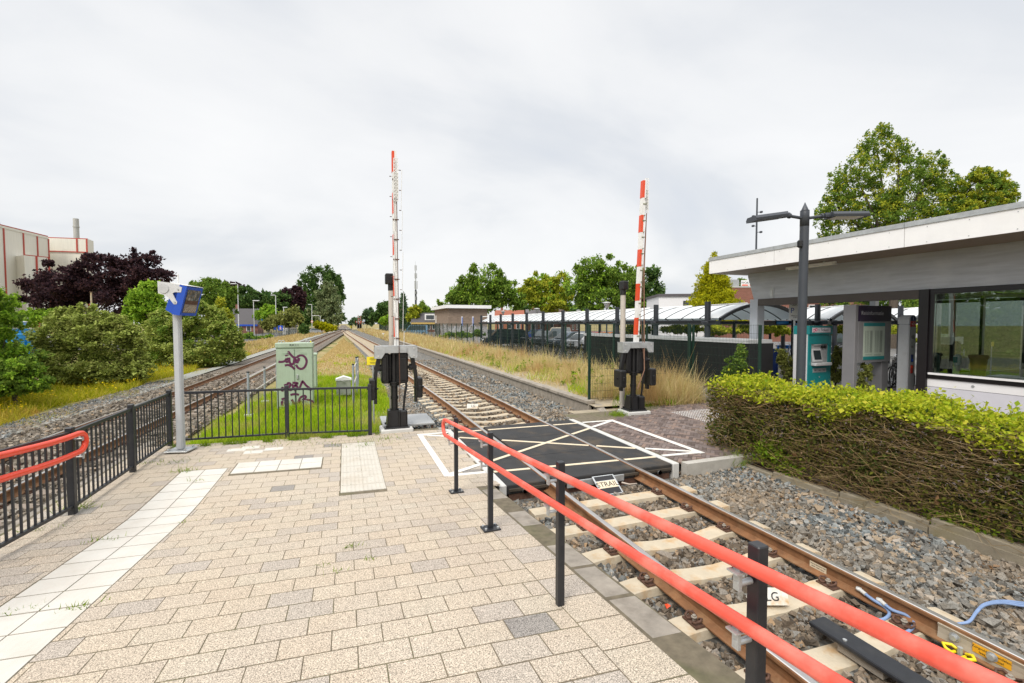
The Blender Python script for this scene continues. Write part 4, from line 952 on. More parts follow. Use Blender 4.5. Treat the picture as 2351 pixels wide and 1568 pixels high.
# ---------------------------------------------------------------- the clipped hedge
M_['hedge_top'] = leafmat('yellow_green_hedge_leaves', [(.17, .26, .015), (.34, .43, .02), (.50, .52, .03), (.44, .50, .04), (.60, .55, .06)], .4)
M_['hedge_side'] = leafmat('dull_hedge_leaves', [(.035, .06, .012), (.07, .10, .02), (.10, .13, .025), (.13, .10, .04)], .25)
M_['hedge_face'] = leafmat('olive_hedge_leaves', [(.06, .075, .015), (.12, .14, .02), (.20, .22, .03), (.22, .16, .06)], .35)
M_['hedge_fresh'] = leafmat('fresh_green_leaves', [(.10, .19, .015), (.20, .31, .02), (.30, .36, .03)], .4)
M_['dead_leaf'] = leafmat('dead_leaves', [(.12, .065, .03), (.22, .125, .06), (.33, .22, .14)], .15)
t = thing('hedge', 'clipped hedge with bright yellow-green top and bare twiggy side beside the ballast', 'hedge', (6.65, 4, 0)); O = np.array([6.65, 4, 0]); r = np.random.default_rng(5)
U0, U1, V0, V1 = 6.17, 7.10, -1.2, 6.5
n = 30000; u = r.uniform(U0-.06, U1+.08, n); v = r.uniform(V0, V1, n); zt = 1.12+.05*np.sin(v*2.1)+.04*np.sin(v*5.3+1)+.03*np.sin(u*9)
z = zt+np.abs(r.normal(0, 1, n))*.055-r.uniform(0, .05, n)-np.clip(.10+.09*np.sin(v*3.3)+.07*np.sin(v*7.1+2), 0, .3)*r.random(n)*np.clip(1.6-(u-U0)*3, 0, 1)
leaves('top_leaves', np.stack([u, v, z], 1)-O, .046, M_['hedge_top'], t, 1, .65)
n = 520; u = r.uniform(U0, U1, n); v = r.uniform(V0, V1, n); A = np.stack([u, v, np.full(n, 1.1)], 1); B = A+np.stack([r.normal(0, .05, n), r.normal(0, .05, n), r.uniform(.1, .26, n)], 1)
twigs('shoot_foliage', A-O, B-O, .003, M_['hedge_fresh'], t, 2)
k = np.repeat(np.arange(n), 6); q = r.uniform(.35, 1, len(k))[:, None]; leaves('shoot_leaves', (A[k]*(1-q)+B[k]*q)-O, .048, M_['hedge_top'], t, 3, .9)
n = 8200; u = U0-.05+np.abs(r.normal(0, .16, n)); v = V0+(V1-V0)*r.random(n)**1.15; z = r.uniform(-.08, 1.1, n); keep = r.uniform(0, 1, n) < np.clip(.35+.65*(np.sin(v*1.9+z*2)*.5+.5), 0, 1); u, v, z = u[keep], v[keep], z[keep]; n = len(u)
A = np.stack([u, v, z], 1); ang = r.normal(0, .30, n); L = r.uniform(.12, .42, n); B = A+np.stack([r.normal(-.05, .08, n), np.cos(ang)*L*np.where(r.random(n) < .5, 1, -1), np.sin(ang)*L], 1)
twigs('twig_foliage', A-O, B-O, r.uniform(.0014, .0040, n), M_['twig'], t, 4)
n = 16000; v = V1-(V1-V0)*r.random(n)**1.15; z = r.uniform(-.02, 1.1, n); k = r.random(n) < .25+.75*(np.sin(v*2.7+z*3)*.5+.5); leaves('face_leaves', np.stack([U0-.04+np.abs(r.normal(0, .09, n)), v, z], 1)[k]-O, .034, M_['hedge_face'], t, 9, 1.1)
n = 3600; u = r.uniform(U0+.1, U1, n); v = r.uniform(V0, V1, n); z = r.uniform(0, 1.1, n); A = np.stack([u, v, z], 1); B = A+np.stack([r.normal(0, .15, n), r.normal(0, .16, n), r.normal(.05, .1, n)], 1)
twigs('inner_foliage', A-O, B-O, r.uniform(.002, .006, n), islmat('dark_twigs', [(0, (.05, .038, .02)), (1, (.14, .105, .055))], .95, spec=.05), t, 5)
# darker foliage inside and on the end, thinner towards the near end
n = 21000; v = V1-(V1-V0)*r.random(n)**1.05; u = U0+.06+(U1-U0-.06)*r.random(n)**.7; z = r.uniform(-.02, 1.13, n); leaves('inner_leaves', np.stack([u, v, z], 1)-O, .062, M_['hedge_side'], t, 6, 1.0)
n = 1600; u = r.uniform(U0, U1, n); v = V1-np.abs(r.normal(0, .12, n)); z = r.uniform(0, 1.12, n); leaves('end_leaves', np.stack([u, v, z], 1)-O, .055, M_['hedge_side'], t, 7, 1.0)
for sd, (cv, cz, s, nn) in enumerate([(5.25, .18, .26, 420), (4.9, .05, .2, 200), (3.8, .5, .32, 260), (3.75, .25, .25, 160), (3.0, .0, .22, 190), (2.75, -.02, .2, 130), (4.6, .75, .4, 130), (2.3, .75, .3, 120), (5.6, .6, .3, 130), (3.3, .9, .4, 160), (6.2, .35, .25, 150)]):
    P = np.stack([U0-.02+np.abs(r.normal(0, .06, nn)), cv+r.normal(0, s*.6, nn), cz+r.normal(0, s*.38, nn)], 1); leaves('patch_leaves', P-O, .052, M_['hedge_fresh'] if sd in (0, 1, 4, 5) else M_['hedge_side'], t, 20+sd, .9)
n = 190; v = np.concatenate([r.normal(5.5, .45, 110), r.uniform(1.5, 6, 80)]); z = np.where(np.arange(n) < 110, r.normal(.98, .06, n), r.uniform(.1, 1.0, n)); leaves('dead_leaves', np.stack([U0+np.abs(r.normal(0, .05, n))-.03, v, z], 1)-O, .055, M_['dead_leaf'], t, 40, 1.2)
for i, v in enumerate(np.arange(-1, 6.5, .33)):
    mb = MB(); u = 6.65+random.uniform(-.06, .06); zz = wtop(v)-.05; mb.tube([(u-O[0], v-O[1], zz), (u+.03-O[0], v+.03-O[1], .35), (u-.02+random.uniform(-.05, .05)-O[0], v+random.uniform(-.08, .08)-O[1], .75), (u-O[0], v-O[1]+random.uniform(-.1, .1), 1.08)], .026, 6, r1=.01)
    for s in (-1, 1): mb.tube([(u-O[0], v-O[1], .30+.1*s), (u-.2*random.random()-O[0], v+s*.14-O[1], .6), (u-.25*random.random()-O[0], v+s*.26-O[1], .95)], .013, 5, r1=.005)
    mb.build('stem', M_['bark'], t)
n = 700; P = np.stack([6.08-np.abs(r.normal(0, .18, n)), r.uniform(1.2, 5.6, n), np.full(n, -.19)+r.uniform(0, .03, n)], 1); tag(leaves('fallen_leaves', P, .05, M_['dead_leaf'], None, 41, .3), 'fallen brown leaves on the ballast below the hedge wall', None, None, 'stuff')
# ---------------------------------------------------------------- double lamp post
t = thing('street_lamp', 'dark grey lamp post with two flat heads behind the hedge', 'street lamp', (7.40, 5.65, 0)); LG_ = mat('lamp_grey', (.045, .052, .065), .45, .08, 6)
mb = MB(); mb.cyl((0, 0, -.1), (0, 0, 4.05), .070, 20); mb.cyl((0, 0, 4.05), (0, 0, 4.13), .070, 20); mb.lathe([(.071, 3.86), (.071, 4.10), (.002, 4.27)], n=20); mb.build('pole', LG_, t)
mb = MB(); mb.bevbox((-.10, 0, 3.56), (.07, .08, .13), .02); mb.build('sensor', M_['machine_black'], t)
ax = Vector((math.cos(FACE), math.sin(FACE), 0)); ayv = Vector((-math.sin(FACE), math.cos(FACE), 0))
for s, dz0, tw in ((-1, -.10, .36), (1, .00, -.10)):
    dr = (ax*s+ayv*(-.12 if s < 0 else -.05)).normalized()
    mb = MB(); mb.tube([dr*.05+Vector((0, 0, 4.0)), dr*.28+Vector((0, 0, 4.03)), dr*.36+Vector((0, 0, 4.04))], .026, 10); mb.cyl(dr*.27+Vector((0, 0, 4.03)), dr*.30+Vector((0, 0, 4.033)), .045, 10); mb.build('arm', LG_, t)
    a, b = dr*.33+Vector((0, 0, 4.05)), dr*.98+Vector((0, 0, 4.05+dz0)); side = Vector((-dr.y, dr.x, 0)); up_ = Vector((0, 0, 1))
    prof = [(-.14, -.01), (-.13, -.05), (.13, -.05), (.14, -.01), (.11, .035), (-.11, .035)]; mb = MB(); mb.prism([(x, z) for x, z in prof], a+dr*.07, side, up_, (b-a).normalized(), (b-a).length-.07); mb.prism([(x*.45, z*.8) for x, z in prof], a-dr*.02, side, up_, (b-a).normalized(), .10); h = mb.build('lamp_head', LG_, t)
    mb = MB(); c = (a+b)/2; mb.prism([(-.11, -.056), (.11, -.056), (.11, -.05), (-.11, -.05)], a+dr*.12, side, up_, (b-a).normalized(), (b-a).length-.2); mb.build('lens', M_['white_paint'], h)
# ---------------------------------------------------------------- station building
M_['beam_grey'] = mat('streaked_grey_beam', (.46, .485, .525), .5, .14, 2.2, dirt=(.58, .60, .62), dirt_amt=.6, dscale=1.5, stretch=(.5, .5, 5))
M_['soffit'] = mat('slatted_soffit', (.30, .25, .20), .7, .25, 9, stretch=(9, .3, 1))
M_['frame_black'] = mat('black_window_frame', (.012, .010, .012), .35, .1, 5)
m, nt, bs = nmat('window_glass'); bs.inputs['Base Color'].default_value = (.86, .95, .90, 1); bs.inputs['Roughness'].default_value = 0.0
tr = nt.nodes.new('ShaderNodeBsdfTransparent'); tr.inputs[0].default_value = (.86, .93, .885, 1); gl = nt.nodes.new('ShaderNodeBsdfGlossy'); gl.inputs[0].default_value = (.85, .95, .9, 1); gl.inputs['Roughness'].default_value = 0.005
fr = nt.nodes.new('ShaderNodeFresnel'); fr.inputs[0].default_value = 1.55; ml = nt.nodes.new('ShaderNodeMath'); ml.operation = 'MULTIPLY_ADD'; ml.inputs[1].default_value = 1.1; ml.inputs[2].default_value = .07; ml.use_clamp = True; nt.links.new(fr.outputs[0], ml.inputs[0])
mx = nt.nodes.new('ShaderNodeMixShader'); nt.links.new(ml.outputs[0], mx.inputs[0]); nt.links.new(tr.outputs[0], mx.inputs[1]); nt.links.new(gl.outputs[0], mx.inputs[2]); nt.links.new(mx.outputs[0], nt.nodes['Material Output'].inputs[0]); M_['glass'] = m
t = thing('station_building', 'flat roofed station building with white fascia, grey beam and large black framed window', 'station building', (13.05, 6.9, 0)); o = Vector((13.05, 6.9, 0))
def bp(name, a, b, m, par=None):
    mb = MB(); mb.bbox(Vector(a)-o, Vector(b)-o); return mb.build(name, m, par or t)
FU_, VE = 11.7, 12.35
rf = bp('roof', (FU_+.02, -7, 3.96), (19.5, VE-.02, 4.36), M_['asphalt'])
cuts_ = [-7, -1.2, 2.0, 4.45, 6.57, 9.84, VE]
for a, b in zip(cuts_, cuts_[1:]): 
    f_ = bp('fascia_panel', (FU_, a+.006, 3.90), (FU_+.018, b-.006, 4.33), M_['white_clean'])
    mb = MB()
    for v in np.arange(a+.3, b-.1, .7):
        for z in (3.95, 4.27): mb.cyl(Vector((FU_-.004, v, z))-o, Vector((FU_, v, z))-o, .011, 6)
    mb.build('fascia_screws', M_['galv'], f_)
    bp('roof_trim', (FU_-.02, a+.004, 4.332), (FU_+.10, b-.004, 4.44), M_['galv'])
bp('fascia_panel', (FU_+.02, VE-.016, 3.90), (19.5, VE, 4.33), M_['white_clean']); bp('roof_trim', (FU_+.1, VE-.1, 4.332), (19.5, VE+.02, 4.44), M_['galv'])
mb = MB()
u = FU_+.03
while u < 13.2: mb.bbox(Vector((u, -7, 3.90))-o, Vector((u+.085, VE-.03, 3.925))-o); u += .10
mb.build('soffit_slats', M_['soffit'], t)
bp('soffit', (13.3, -7, 3.90), (19.4, VE-.03, 3.93), M_['white_paint'])
mb = MB(); mb.prism([(-7-6.9, 3.02), (11.72-6.9, 3.02), (11.98-6.9, 3.80), (11.98-6.9, 3.898), (-7-6.9, 3.898)], (0, 0, 0), Yv, Z, X, .22); bm_ = mb.build('main_beam', M_['beam_grey'], t)
bp('bracket_plate', (13.03, 10.95, 3.03), (13.05, 11.08, 3.36), M_['galv'], bm_)
bp('bracket_plate', (13.02, 10.99, 3.08), (13.03, 11.01, 3.30), M_['concrete_pale'], bm_)
pf = bp('portal_leg', (13.0, 11.52, -.02), (13.3, 11.83, 3.018), mat('grey_portal', (.46, .49, .54), .5, .08, 3))
bp('portal_beam', (13.0, 6.96, 2.80), (13.2, 11.515, 3.018), mat('bronze_portal', (.075, .062, .055), .5, .1, 3))
bp('corner_post', (12.99, 6.75, -.02), (13.21, 6.95, 3.018), M_['frame_black'])
w = bp('window_frame', (13.02, -6.9, 2.90), (13.14, 6.745, 3.016), M_['frame_black'])
bp('window_frame', (13.02, -6.9, .90), (13.14, 6.745, 1.0), M_['frame_black'])
for v in (3.2, -.6): bp('window_frame', (13.03, v-.06, 1.0), (13.13, v+.06, 2.9), M_['frame_black'])
bp('window_frame', (13.03, 6.66, 1.045), (13.13, 6.745, 2.9), M_['frame_black'])
bp('window_sill', (12.96, -6.9, 1.0), (13.02, 6.70, 1.045), M_['white_clean'])
bp('window_pane', (13.075, -6.9, 1.0), (13.083, 6.66, 2.9), M_['glass'])
bp('plinth_panel', (13.04, -6.9, .715), (13.10, 6.745, .898), M_['white_clean']); bp('plinth_panel', (13.045, -6.9, -.03), (13.10, 6.745, .705), mat('lilac_white_panel', (.66, .66, .72), .5, .04, 3))
mb = MB()
for v in (5.9, 4.6, 3.3, 2.0): mb.cyl(Vector((13.03, v, .81))-o, Vector((13.04, v, .81))-o, .028, 14)
mb.build('panel_studs', M_['galv'], t)
# room behind the glass
bp('room_floor', (13.12, -6.9, -.01), (19.2, 6.7, .02), mat('room_floor', (.12, .11, .09), .6)); bp('side_frame', (13.25, 6.72, .9), (19.2, 6.78, .98), M_['frame_black']); bp('side_frame', (13.25, 6.72, 2.9), (19.2, 6.78, 3.0), M_['frame_black'])
bp('side_panel', (13.25, 6.73, 0), (19.2, 6.77, .9), M_['frame_black']); bp('side_pane', (13.25, 6.745, .98), (19.2, 6.752, 2.9), M_['glass'])
for u in (15.2, 17.2): bp('side_frame', (u-.05, 6.715, .98), (u+.05, 6.785, 2.9), M_['frame_black'])
bp('back_wall', (19.2, -6.9, 0), (19.3, 6.78, .60), M_['frame_black']); bp('back_frame', (19.2, -6.9, .602), (19.28, 6.78, .66), M_['frame_black']); bp('back_frame', (19.2, -6.9, 2.9), (19.28, 6.78, 3.0), M_['frame_black'])
for v in (6.7, 4.2, 1.6, -1, -4): bp('back_frame', (19.2, v-.05, .93), (19.28, v+.05, 2.9), M_['frame_black'])
bp('room_wall', (13.2, -7, 0), (19.3, -6.92, 3.0), M_['white_paint'])
# far canopy legs
for v in (11.6,):
    for u in (18.9,): bp('portal_leg', (u, v-.1, -.02), (u+.2, v+.1, 3.9), M_['grey_post'])
bp('upper_wall', (13.35, -6.9, 3.02), (19.3, 6.78, 3.898), M_['white_paint'])
t2 = thing('tube_light', 'unlit white tube light fixed under the roof overhang of the station building', 'light fitting', (12.3, 9.2, 3.84))
mb = MB(); mb.bevbox((0, 0, 0), (.09, 1.45, .05), .01); mb.build('housing', M_['white_paint'], t2); mb = MB(); mb.cyl((0, -.66, -.045), (0, .66, -.045), .022, 10); mb.build('tube', mat('lamp_tube', (.75, .73, .66), .3), t2)
for s in (-1, 1):
    mb = MB(); mb.bevbox((0, s*.69, -.035), (.09, .07, .07), .01); mb.build('end_cap', M_['concrete_pale'], t2); mb = MB(); mb.box((0, s*.4, .045), (.02, .05, .05)); mb.build('bracket', M_['galv'], t2)
# things under the canopy
t = thing('ticket_machine', 'teal ticket machine with screen and white sides under the station canopy', 'ticket machine', (13.18, 9.5, -.02))
mb = MB(); mb.bbox((-.48, .012, 0), (.47, .45, 1.90)); mb.build('cabinet', mat('pale_grey_metal', (.60, .61, .63), .4, .04, 3), t)
mb = MB(); mb.bbox((-.485, -.05, 1.905), (.475, .455, 2.16)); mb.build('header', M_['teal'], t)
fr_ = MB()
for a, b in (((-.47, 0), (-.36, 1.90)), ((.36, 0), (.47, 1.90)), ((-.357, 1.62), (.357, 1.90)), ((-.357, 0), (.357, .98))): fr_.bbox((a[0], -.02, a[1]), (b[0], .012, b[1]))
fr_.build('front', M_['teal'], t)
mb = MB(); mb.bbox((-.355, .008, .985), (.355, .0118, 1.615)); mb.build('recess', mat('grey_recess', (.34, .35, .36), .5), t)
mb = MB(); mb.box((-.14, -.02, 1.29), (.36, .05, .38), rx=-.2); sc_ = mb.build('screen_housing', mat('light_grey', (.52, .53, .54), .4), t)
mb = MB(); mb.box((-.14, -.052, 1.30), (.29, .008, .27), rx=-.2); mb.build('screen', M_['glass_dark'], sc_)
mb = MB(); mb.bevbox((0, -.08, 1.03), (.68, .16, .09), .012); mb.build('shelf', mat('light_grey_shelf', (.50, .51, .52), .4), t)
mb = MB(); mb.bbox((.06, -.03, 1.50), (.16, .005, 1.58)); mb.bbox((.2, -.03, 1.50), (.27, .005, 1.58)); mb.build('card_readers', M_['machine_black'], t)
mb = MB(); mb.box((-.1, -.01, 1.595), (.3, .03, .012)); mb.build('task_light', M_['white_clean'], t)
mb = MB(); mb.bbox((-.28, -.026, .78), (.28, -.02, .90)); cs = mb.build('slot_plate', M_['galv'], t); mb = MB()
for x in (-.18, 0, .18): mb.box((x, -.0275, .84), (.08, .003, .012))
mb.build('slots', M_['ink'], cs); mb = MB(); mb.cyl((0, -.03, .64), (0, -.018, .64), .022, 10); mb.build('lock', M_['galv'], t)
mb = MB(); mb.bbox((-.38, -.056, 1.96), (.38, -.05, 2.10)); sg = mb.build('sign_panel', mat('pale_lilac_sign', (.78, .74, .80), .4), t)
text('+ Tickets', .115, M_['ink'], sg, (.07, -.0575, 2.03), (R(90), 0, 0), depth=.0006)
mb = MB()
for dx in (-.045, .045): mb.tube([(-.275+dx+.042*math.cos(a), -.0575, 2.03+dx*.3+.042*math.sin(a)) for a in np.linspace(0, 2*math.pi, 10, endpoint=False)], .009, 6, closed=True)
mb.build('pink_symbol', mat('magenta', (.60, .04, .14), .4), sg)
t = thing('information_panel', 'grey travel information panel headed Reisinformatie with timetable poster on two posts', 'information panel', (13.42, 8.2, -.02)); GY = mat('panel_grey', (.20, .20, .21), .5, .06, 3)
mb = MB(); mb.bevbox((-.66, .16, 1.36), (.12, .32, 2.72), .012); mb.build('post', GY, t); mb = MB(); mb.bevbox((.58, .16, 1.36), (.28, .28, 2.70), .012); mb.build('post', GY, t)
mb = MB(); mb.bbox((-.598, -.02, 1.18), (.44, .20, 2.28)); mb.bbox((.44, -.022, 1.18), (.70, .019, 2.70)); pn = mb.build('case', GY, t); mb = MB(); mb.bbox((-.598, -.025, 2.285), (.70, .2, 2.70)); hd = mb.build('header', mat('dark_plum', (.022, .012, .035), .3), t)
text('Reisinformatie', .155, mat('dim_white', (.42, .42, .45), .5), hd, (-.08, -.027, 2.50), (R(90), 0, 0), depth=.0006)
mb = MB(); mb.bbox((-.42, -.028, 1.25), (.44, -.0225, 2.24)); po = mb.build('poster', mat('pale_green_poster', (.47, .55, .46), .4, .03, 2), t)
mb = MB(); mb.bbox((-.42, -.030, 2.15), (.44, -.028, 2.24)); mb.bbox((-.42, -.030, 1.25), (.44, -.028, 1.34)); mb.build('poster_band', M_['teal'], po)
mb = MB()
for c in range(2):
    for i in range(22):
        z = 2.02-i*.027; x0 = -.36+c*.40; mb.box((x0+.02, -.0292, z), (.035, .002, .012)); mb.box((x0+.11, -.0292, z), (.10, .002, .008)); mb.box((x0+.245, -.0292, z), (.10, .002, .014))
for i in range(4): mb.box((-.2+.21*(i % 2)*1.7, -.0292, 1.40-.012*i), (.28, .002, .006))
mb.build('timetable_print', mat('grey_print', (.12, .14, .13), .6), po)
t = thing('help_post', 'grey i and SOS help post with red and blue buttons beside the black corner post', 'help post', (13.84, 7.5, -.02)); HP = mat('help_post_grey', (.48, .50, .52), .4, .06, 4, dirt=(.30, .30, .29), dirt_amt=.4, dscale=8)
mb = MB(); mb.bevbox((0, .14, 1.10), (.30, .26, 2.20), .02); mb.prism([(-.15, 0), (.15, 0), (.15, .12), (.11, .20), (.04, .24), (-.04, .24), (-.11, .20), (-.15, .12)], (0, .01, 2.205), X, Z, Yv, .26); mb.build('column', HP, t)
mb = MB(); mb.prism([(-.10, 0), (.10, 0), (.10, .07), (.06, .13), (-.06, .13), (-.10, .07)], (0, .004, 2.29), X, Z, Yv, .006); b1_ = mb.build('info_plate', M_['navy'], t); text('i', .13, M_['white_ink'], b1_, (0, .002, 2.35), (R(90), 0, 0), depth=.0006)
mb = MB(); mb.bbox((-.10, .004, 2.14), (.10, .01, 2.285)); b1_ = mb.build('alarm_plate', mat('red_plate', (.55, .02, .015), .4), t); text('SOS', .085, M_['white_ink'], b1_, (0, .002, 2.21), (R(90), 0, 0), depth=.0006)
mb = MB(); mb.bbox((-.04, -.002, 1.22), (.04, .01, 1.42)); b1_ = mb.build('button_plate', M_['navy'], t); mb = MB(); mb.cyl((0, -.016, 1.27), (0, -.002, 1.27), .03, 12); mb.build('button', M_['blue'], b1_)
mb = MB(); mb.bbox((-.04, -.002, .93), (.04, .01, 1.14)); b1_ = mb.build('button_plate', mat('red_button_plate', (.50, .025, .02), .4), t); mb = MB(); mb.cyl((0, -.016, 1.09), (0, -.002, 1.09), .03, 12); mb.build('button', M_['orange_red'], b1_)
mb = MB(); mb.cyl((0, .0, 1.88), (0, .012, 1.88), .055, 14); mb.box((0, .008, 1.62), (.06, .01, .06)); mb.build('speaker', mat('dull_steel', (.25, .25, .25), .5, .2, 20), t)
t = thing('signboard', 'navy board on a galvanised post seen from behind, beside the grey portal leg', 'sign', tuple(at(1768, 880, 15.3)[:2])+(0,), FACE+.1)
mb = MB(); mb.bbox((-.26, .03, .15), (.26, .06, 1.36)); mb.bbox((-.27, -.01, .15), (-.25, .06, 1.36)); mb.bbox((.25, -.01, .15), (.27, .06, 1.36)); mb.build('board', M_['navy'], t)
mb = MB(); mb.cyl((-.08, -.03, 0), (-.08, -.03, 1.28), .05, 12); mb.build('post', M_['galv'], t); mb = MB(); mb.box((-.08, 0, 1.28), (.22, .06, .07)); mb.build('clamp', M_['concrete_pale'], t)
pp = pv(1822, 715, 10.8)
t = thing('parking_sign', 'white parking sign with a blue P partly hidden by the lamp post', 'sign', (pp.x, pp.y, 0), FACE*.8)
mb = MB(); mb.cyl((.05, .02, 0), (.05, .02, 2.9), .03, 10); mb.build('post', M_['galv'], t); mb = MB(); mb.bevbox((.08, -.02, 2.60), (.50, .012, .54), .004); pl = mb.build('plate', M_['white_clean'], t)
text('P', .24, M_['blue'], pl, (-.06, -.028, 2.62), (R(90), 0, 0), depth=.0006); text('Deelfiets', .075, M_['ink'], pl, (.05, -.028, 2.81), (R(90), 0, 0), depth=.0006); text('Alleen parkeren\nin dit vak', .055, M_['ink'], pl, (.08, -.028, 2.43), (R(90), 0, 0), depth=.0006)
t = thing('planter', 'terracotta planter standing inside the station window', 'plant pot', (14.1, 6.3, .02)); mb = MB(); mb.lathe([(.17, 0), (.19, .02), (.25, .62), (.29, .64), (.29, .70), (.24, .72)], n=18); mb.build('pot', mat('terracotta', (.42, .23, .12), .8, .12, 8), t); mb = MB(); mb.lathe([(.01, .72), (.2, .70)], n=12); mb.build('soil', M_['soil'], t)
mb = MB(); mb.bevbox((0, 0, .45), (.7, .7, .9), .02); st = mb.build('plinth', mat('wood_plinth', (.16, .10, .06), .7), t); t.location.z = .0; t.scale = (.62, .62, .9)
for c_ in KIDS[t.name]:
    if c_.name.startswith(('pot', 'soil')): c_.location.z = .9
t = thing('card_reader', 'pale post with a rounded card reader inside the window beside the planter', 'card reader', (13.75, 6.55, 0)); mb = MB(); mb.bevbox((0, 0, .6), (.12, .10, 1.2), .02); mb.build('post', M_['white_paint'], t); mb = MB(); mb.bevbox((0, -.02, 1.32), (.17, .13, .30), .05); h = mb.build('reader', M_['white_clean'], t); mb = MB(); mb.bevbox((-.085, -.02, 1.34), (.01, .08, .14), .003); mb.build('reader_pad', M_['teal'], h)
# tall mast above the roof
t = thing('antenna_mast', 'thin grey mast with small floodlights rising behind the station roof', 'mast', tuple(at(1736, 577, 30)[:2])+(0,), FACE); hz = at(1736, 455, 30).z
mb = MB(); mb.cyl((0, 0, 0), (0, 0, hz), .075, 10, r1=.05); mb.build('pole', LG_, t)
for i, (yy, s) in enumerate(((487, 1), (497, -1), (519, -1), (533, 1))):
    z = at(1736, yy, 30).z; mb = MB(); mb.cyl((0, 0, z), (s*.22, 0, z), .02, 6); mb.bevbox((s*.26, -.05, z), (.14, .16, .12), .02); mb.build('floodlight', LG_, t)
# ---------------------------------------------------------------- mesh fences
def mesh_panel(L, H=2.0, name='mesh'):
    mb = MB(); n = int(L/.05)
    for i in range(n+1):
        x = -L/2+L*i/n; mb.box((x, 0, H/2), (.0035, .0035, H))
    for k in range(11):
        z = .02+k*(H-.04)/10
        for s in (-1, 1): mb.box((0, s*.005, z), (L, .004, .005))
    return mb.mesh(name, M_['green_post'])
PM = {}
def mesh_fence(name, label, pts, z, H=2.0, step=2.0, stub=None):
    t = thing(name, label, 'fence', (pts[0][0], pts[0][1], z)); o = Vector(t.location); first = True
    for a, b in zip(pts, pts[1:]):
        a = Vector((*a, 0)); b = Vector((*b, 0)); n = max(1, round((b-a).length/step)); L = (b-a).length/n; key = (round(L, 3), H)
        if key not in PM: PM[key] = mesh_panel(L, H)
        if ('post', H) not in PM: mb = MB(); mb.bevbox((0, 0, H/2+.02), (.06, .06, H+.06), .006); PM[('post', H)] = mb.mesh('post', M_['green_post'])
        for i in range(n+1):
            p = a.lerp(b, i/n)
            if i or first: k = _link('post', PM[('post', H)], t); k.location = (p.x-o.x, p.y-o.y, 0)
            if i < n: q = a.lerp(b, (i+.5)/n); k = _link('mesh_panel', PM[key], t); k.location = (q.x-o.x, q.y-o.y, .06); k.rotation_euler = (0, 0, math.atan2((b-a).y, (b-a).x))
        first = False
    return t
mesh_fence('mesh_fence', 'green mesh fence crossing the weedy ground behind the right barrier', [(6.15, 10.73), (7.85, 10.73), (9.5, 10.73)], .10, 2.02, 1.7)
mesh_fence('mesh_fence', 'green mesh fence in front of the black bike lockers, ending at the grey portal', [(9.58, 10.68), (9.52, 8.35)], .02, 2.1, 2.4)
mesh_fence('mesh_fence', 'long green mesh fence with many posts running beside the bicycle shelter', [(9.55, 10.83), (9.6, 51)], .13, 2.03, 1.97)
mesh_fence('mesh_fence', 'far green mesh fence along the dry grass beyond the brick hut', [(10.6, 54), (10.2, 150)], .1, 2.0, 2.5)
# ---------------------------------------------------------------- bike lockers
t = thing('bike_lockers', 'row of black ribbed bicycle lockers with a pale top edge behind the mesh fence', 'bike lockers', (11.7, 15.8, 0)); BK = mat('black_ribbed_panel', (.012, .012, .013), .5, .15, 8)
for k in range(5):
    v0 = -5.1+k*2.06; mb = MB(); mb.bbox((.02, v0+.005, 0), (1.0, v0+2.05, 1.58))
    for i in range(34): mb.bbox((0, v0+.02+i*.06, .02), (.022, v0+.05+i*.06, 1.57))
    mb.build('locker', BK, t); mb = MB(); mb.bbox((-.02, v0, 1.582), (1.02, v0+2.055, 1.70)); mb.build('top_edge', mat('pale_top_edge', (.50, .52, .53), .45, .1, 30, stretch=(1, 9, 1)) if k == 0 else bpy.data.materials['pale_top_edge'], t)
mb = MB(); mb.bbox((.02, -5.16, 0), (1.0, -5.11, 1.58)); mb.build('end_panel', BK, t)
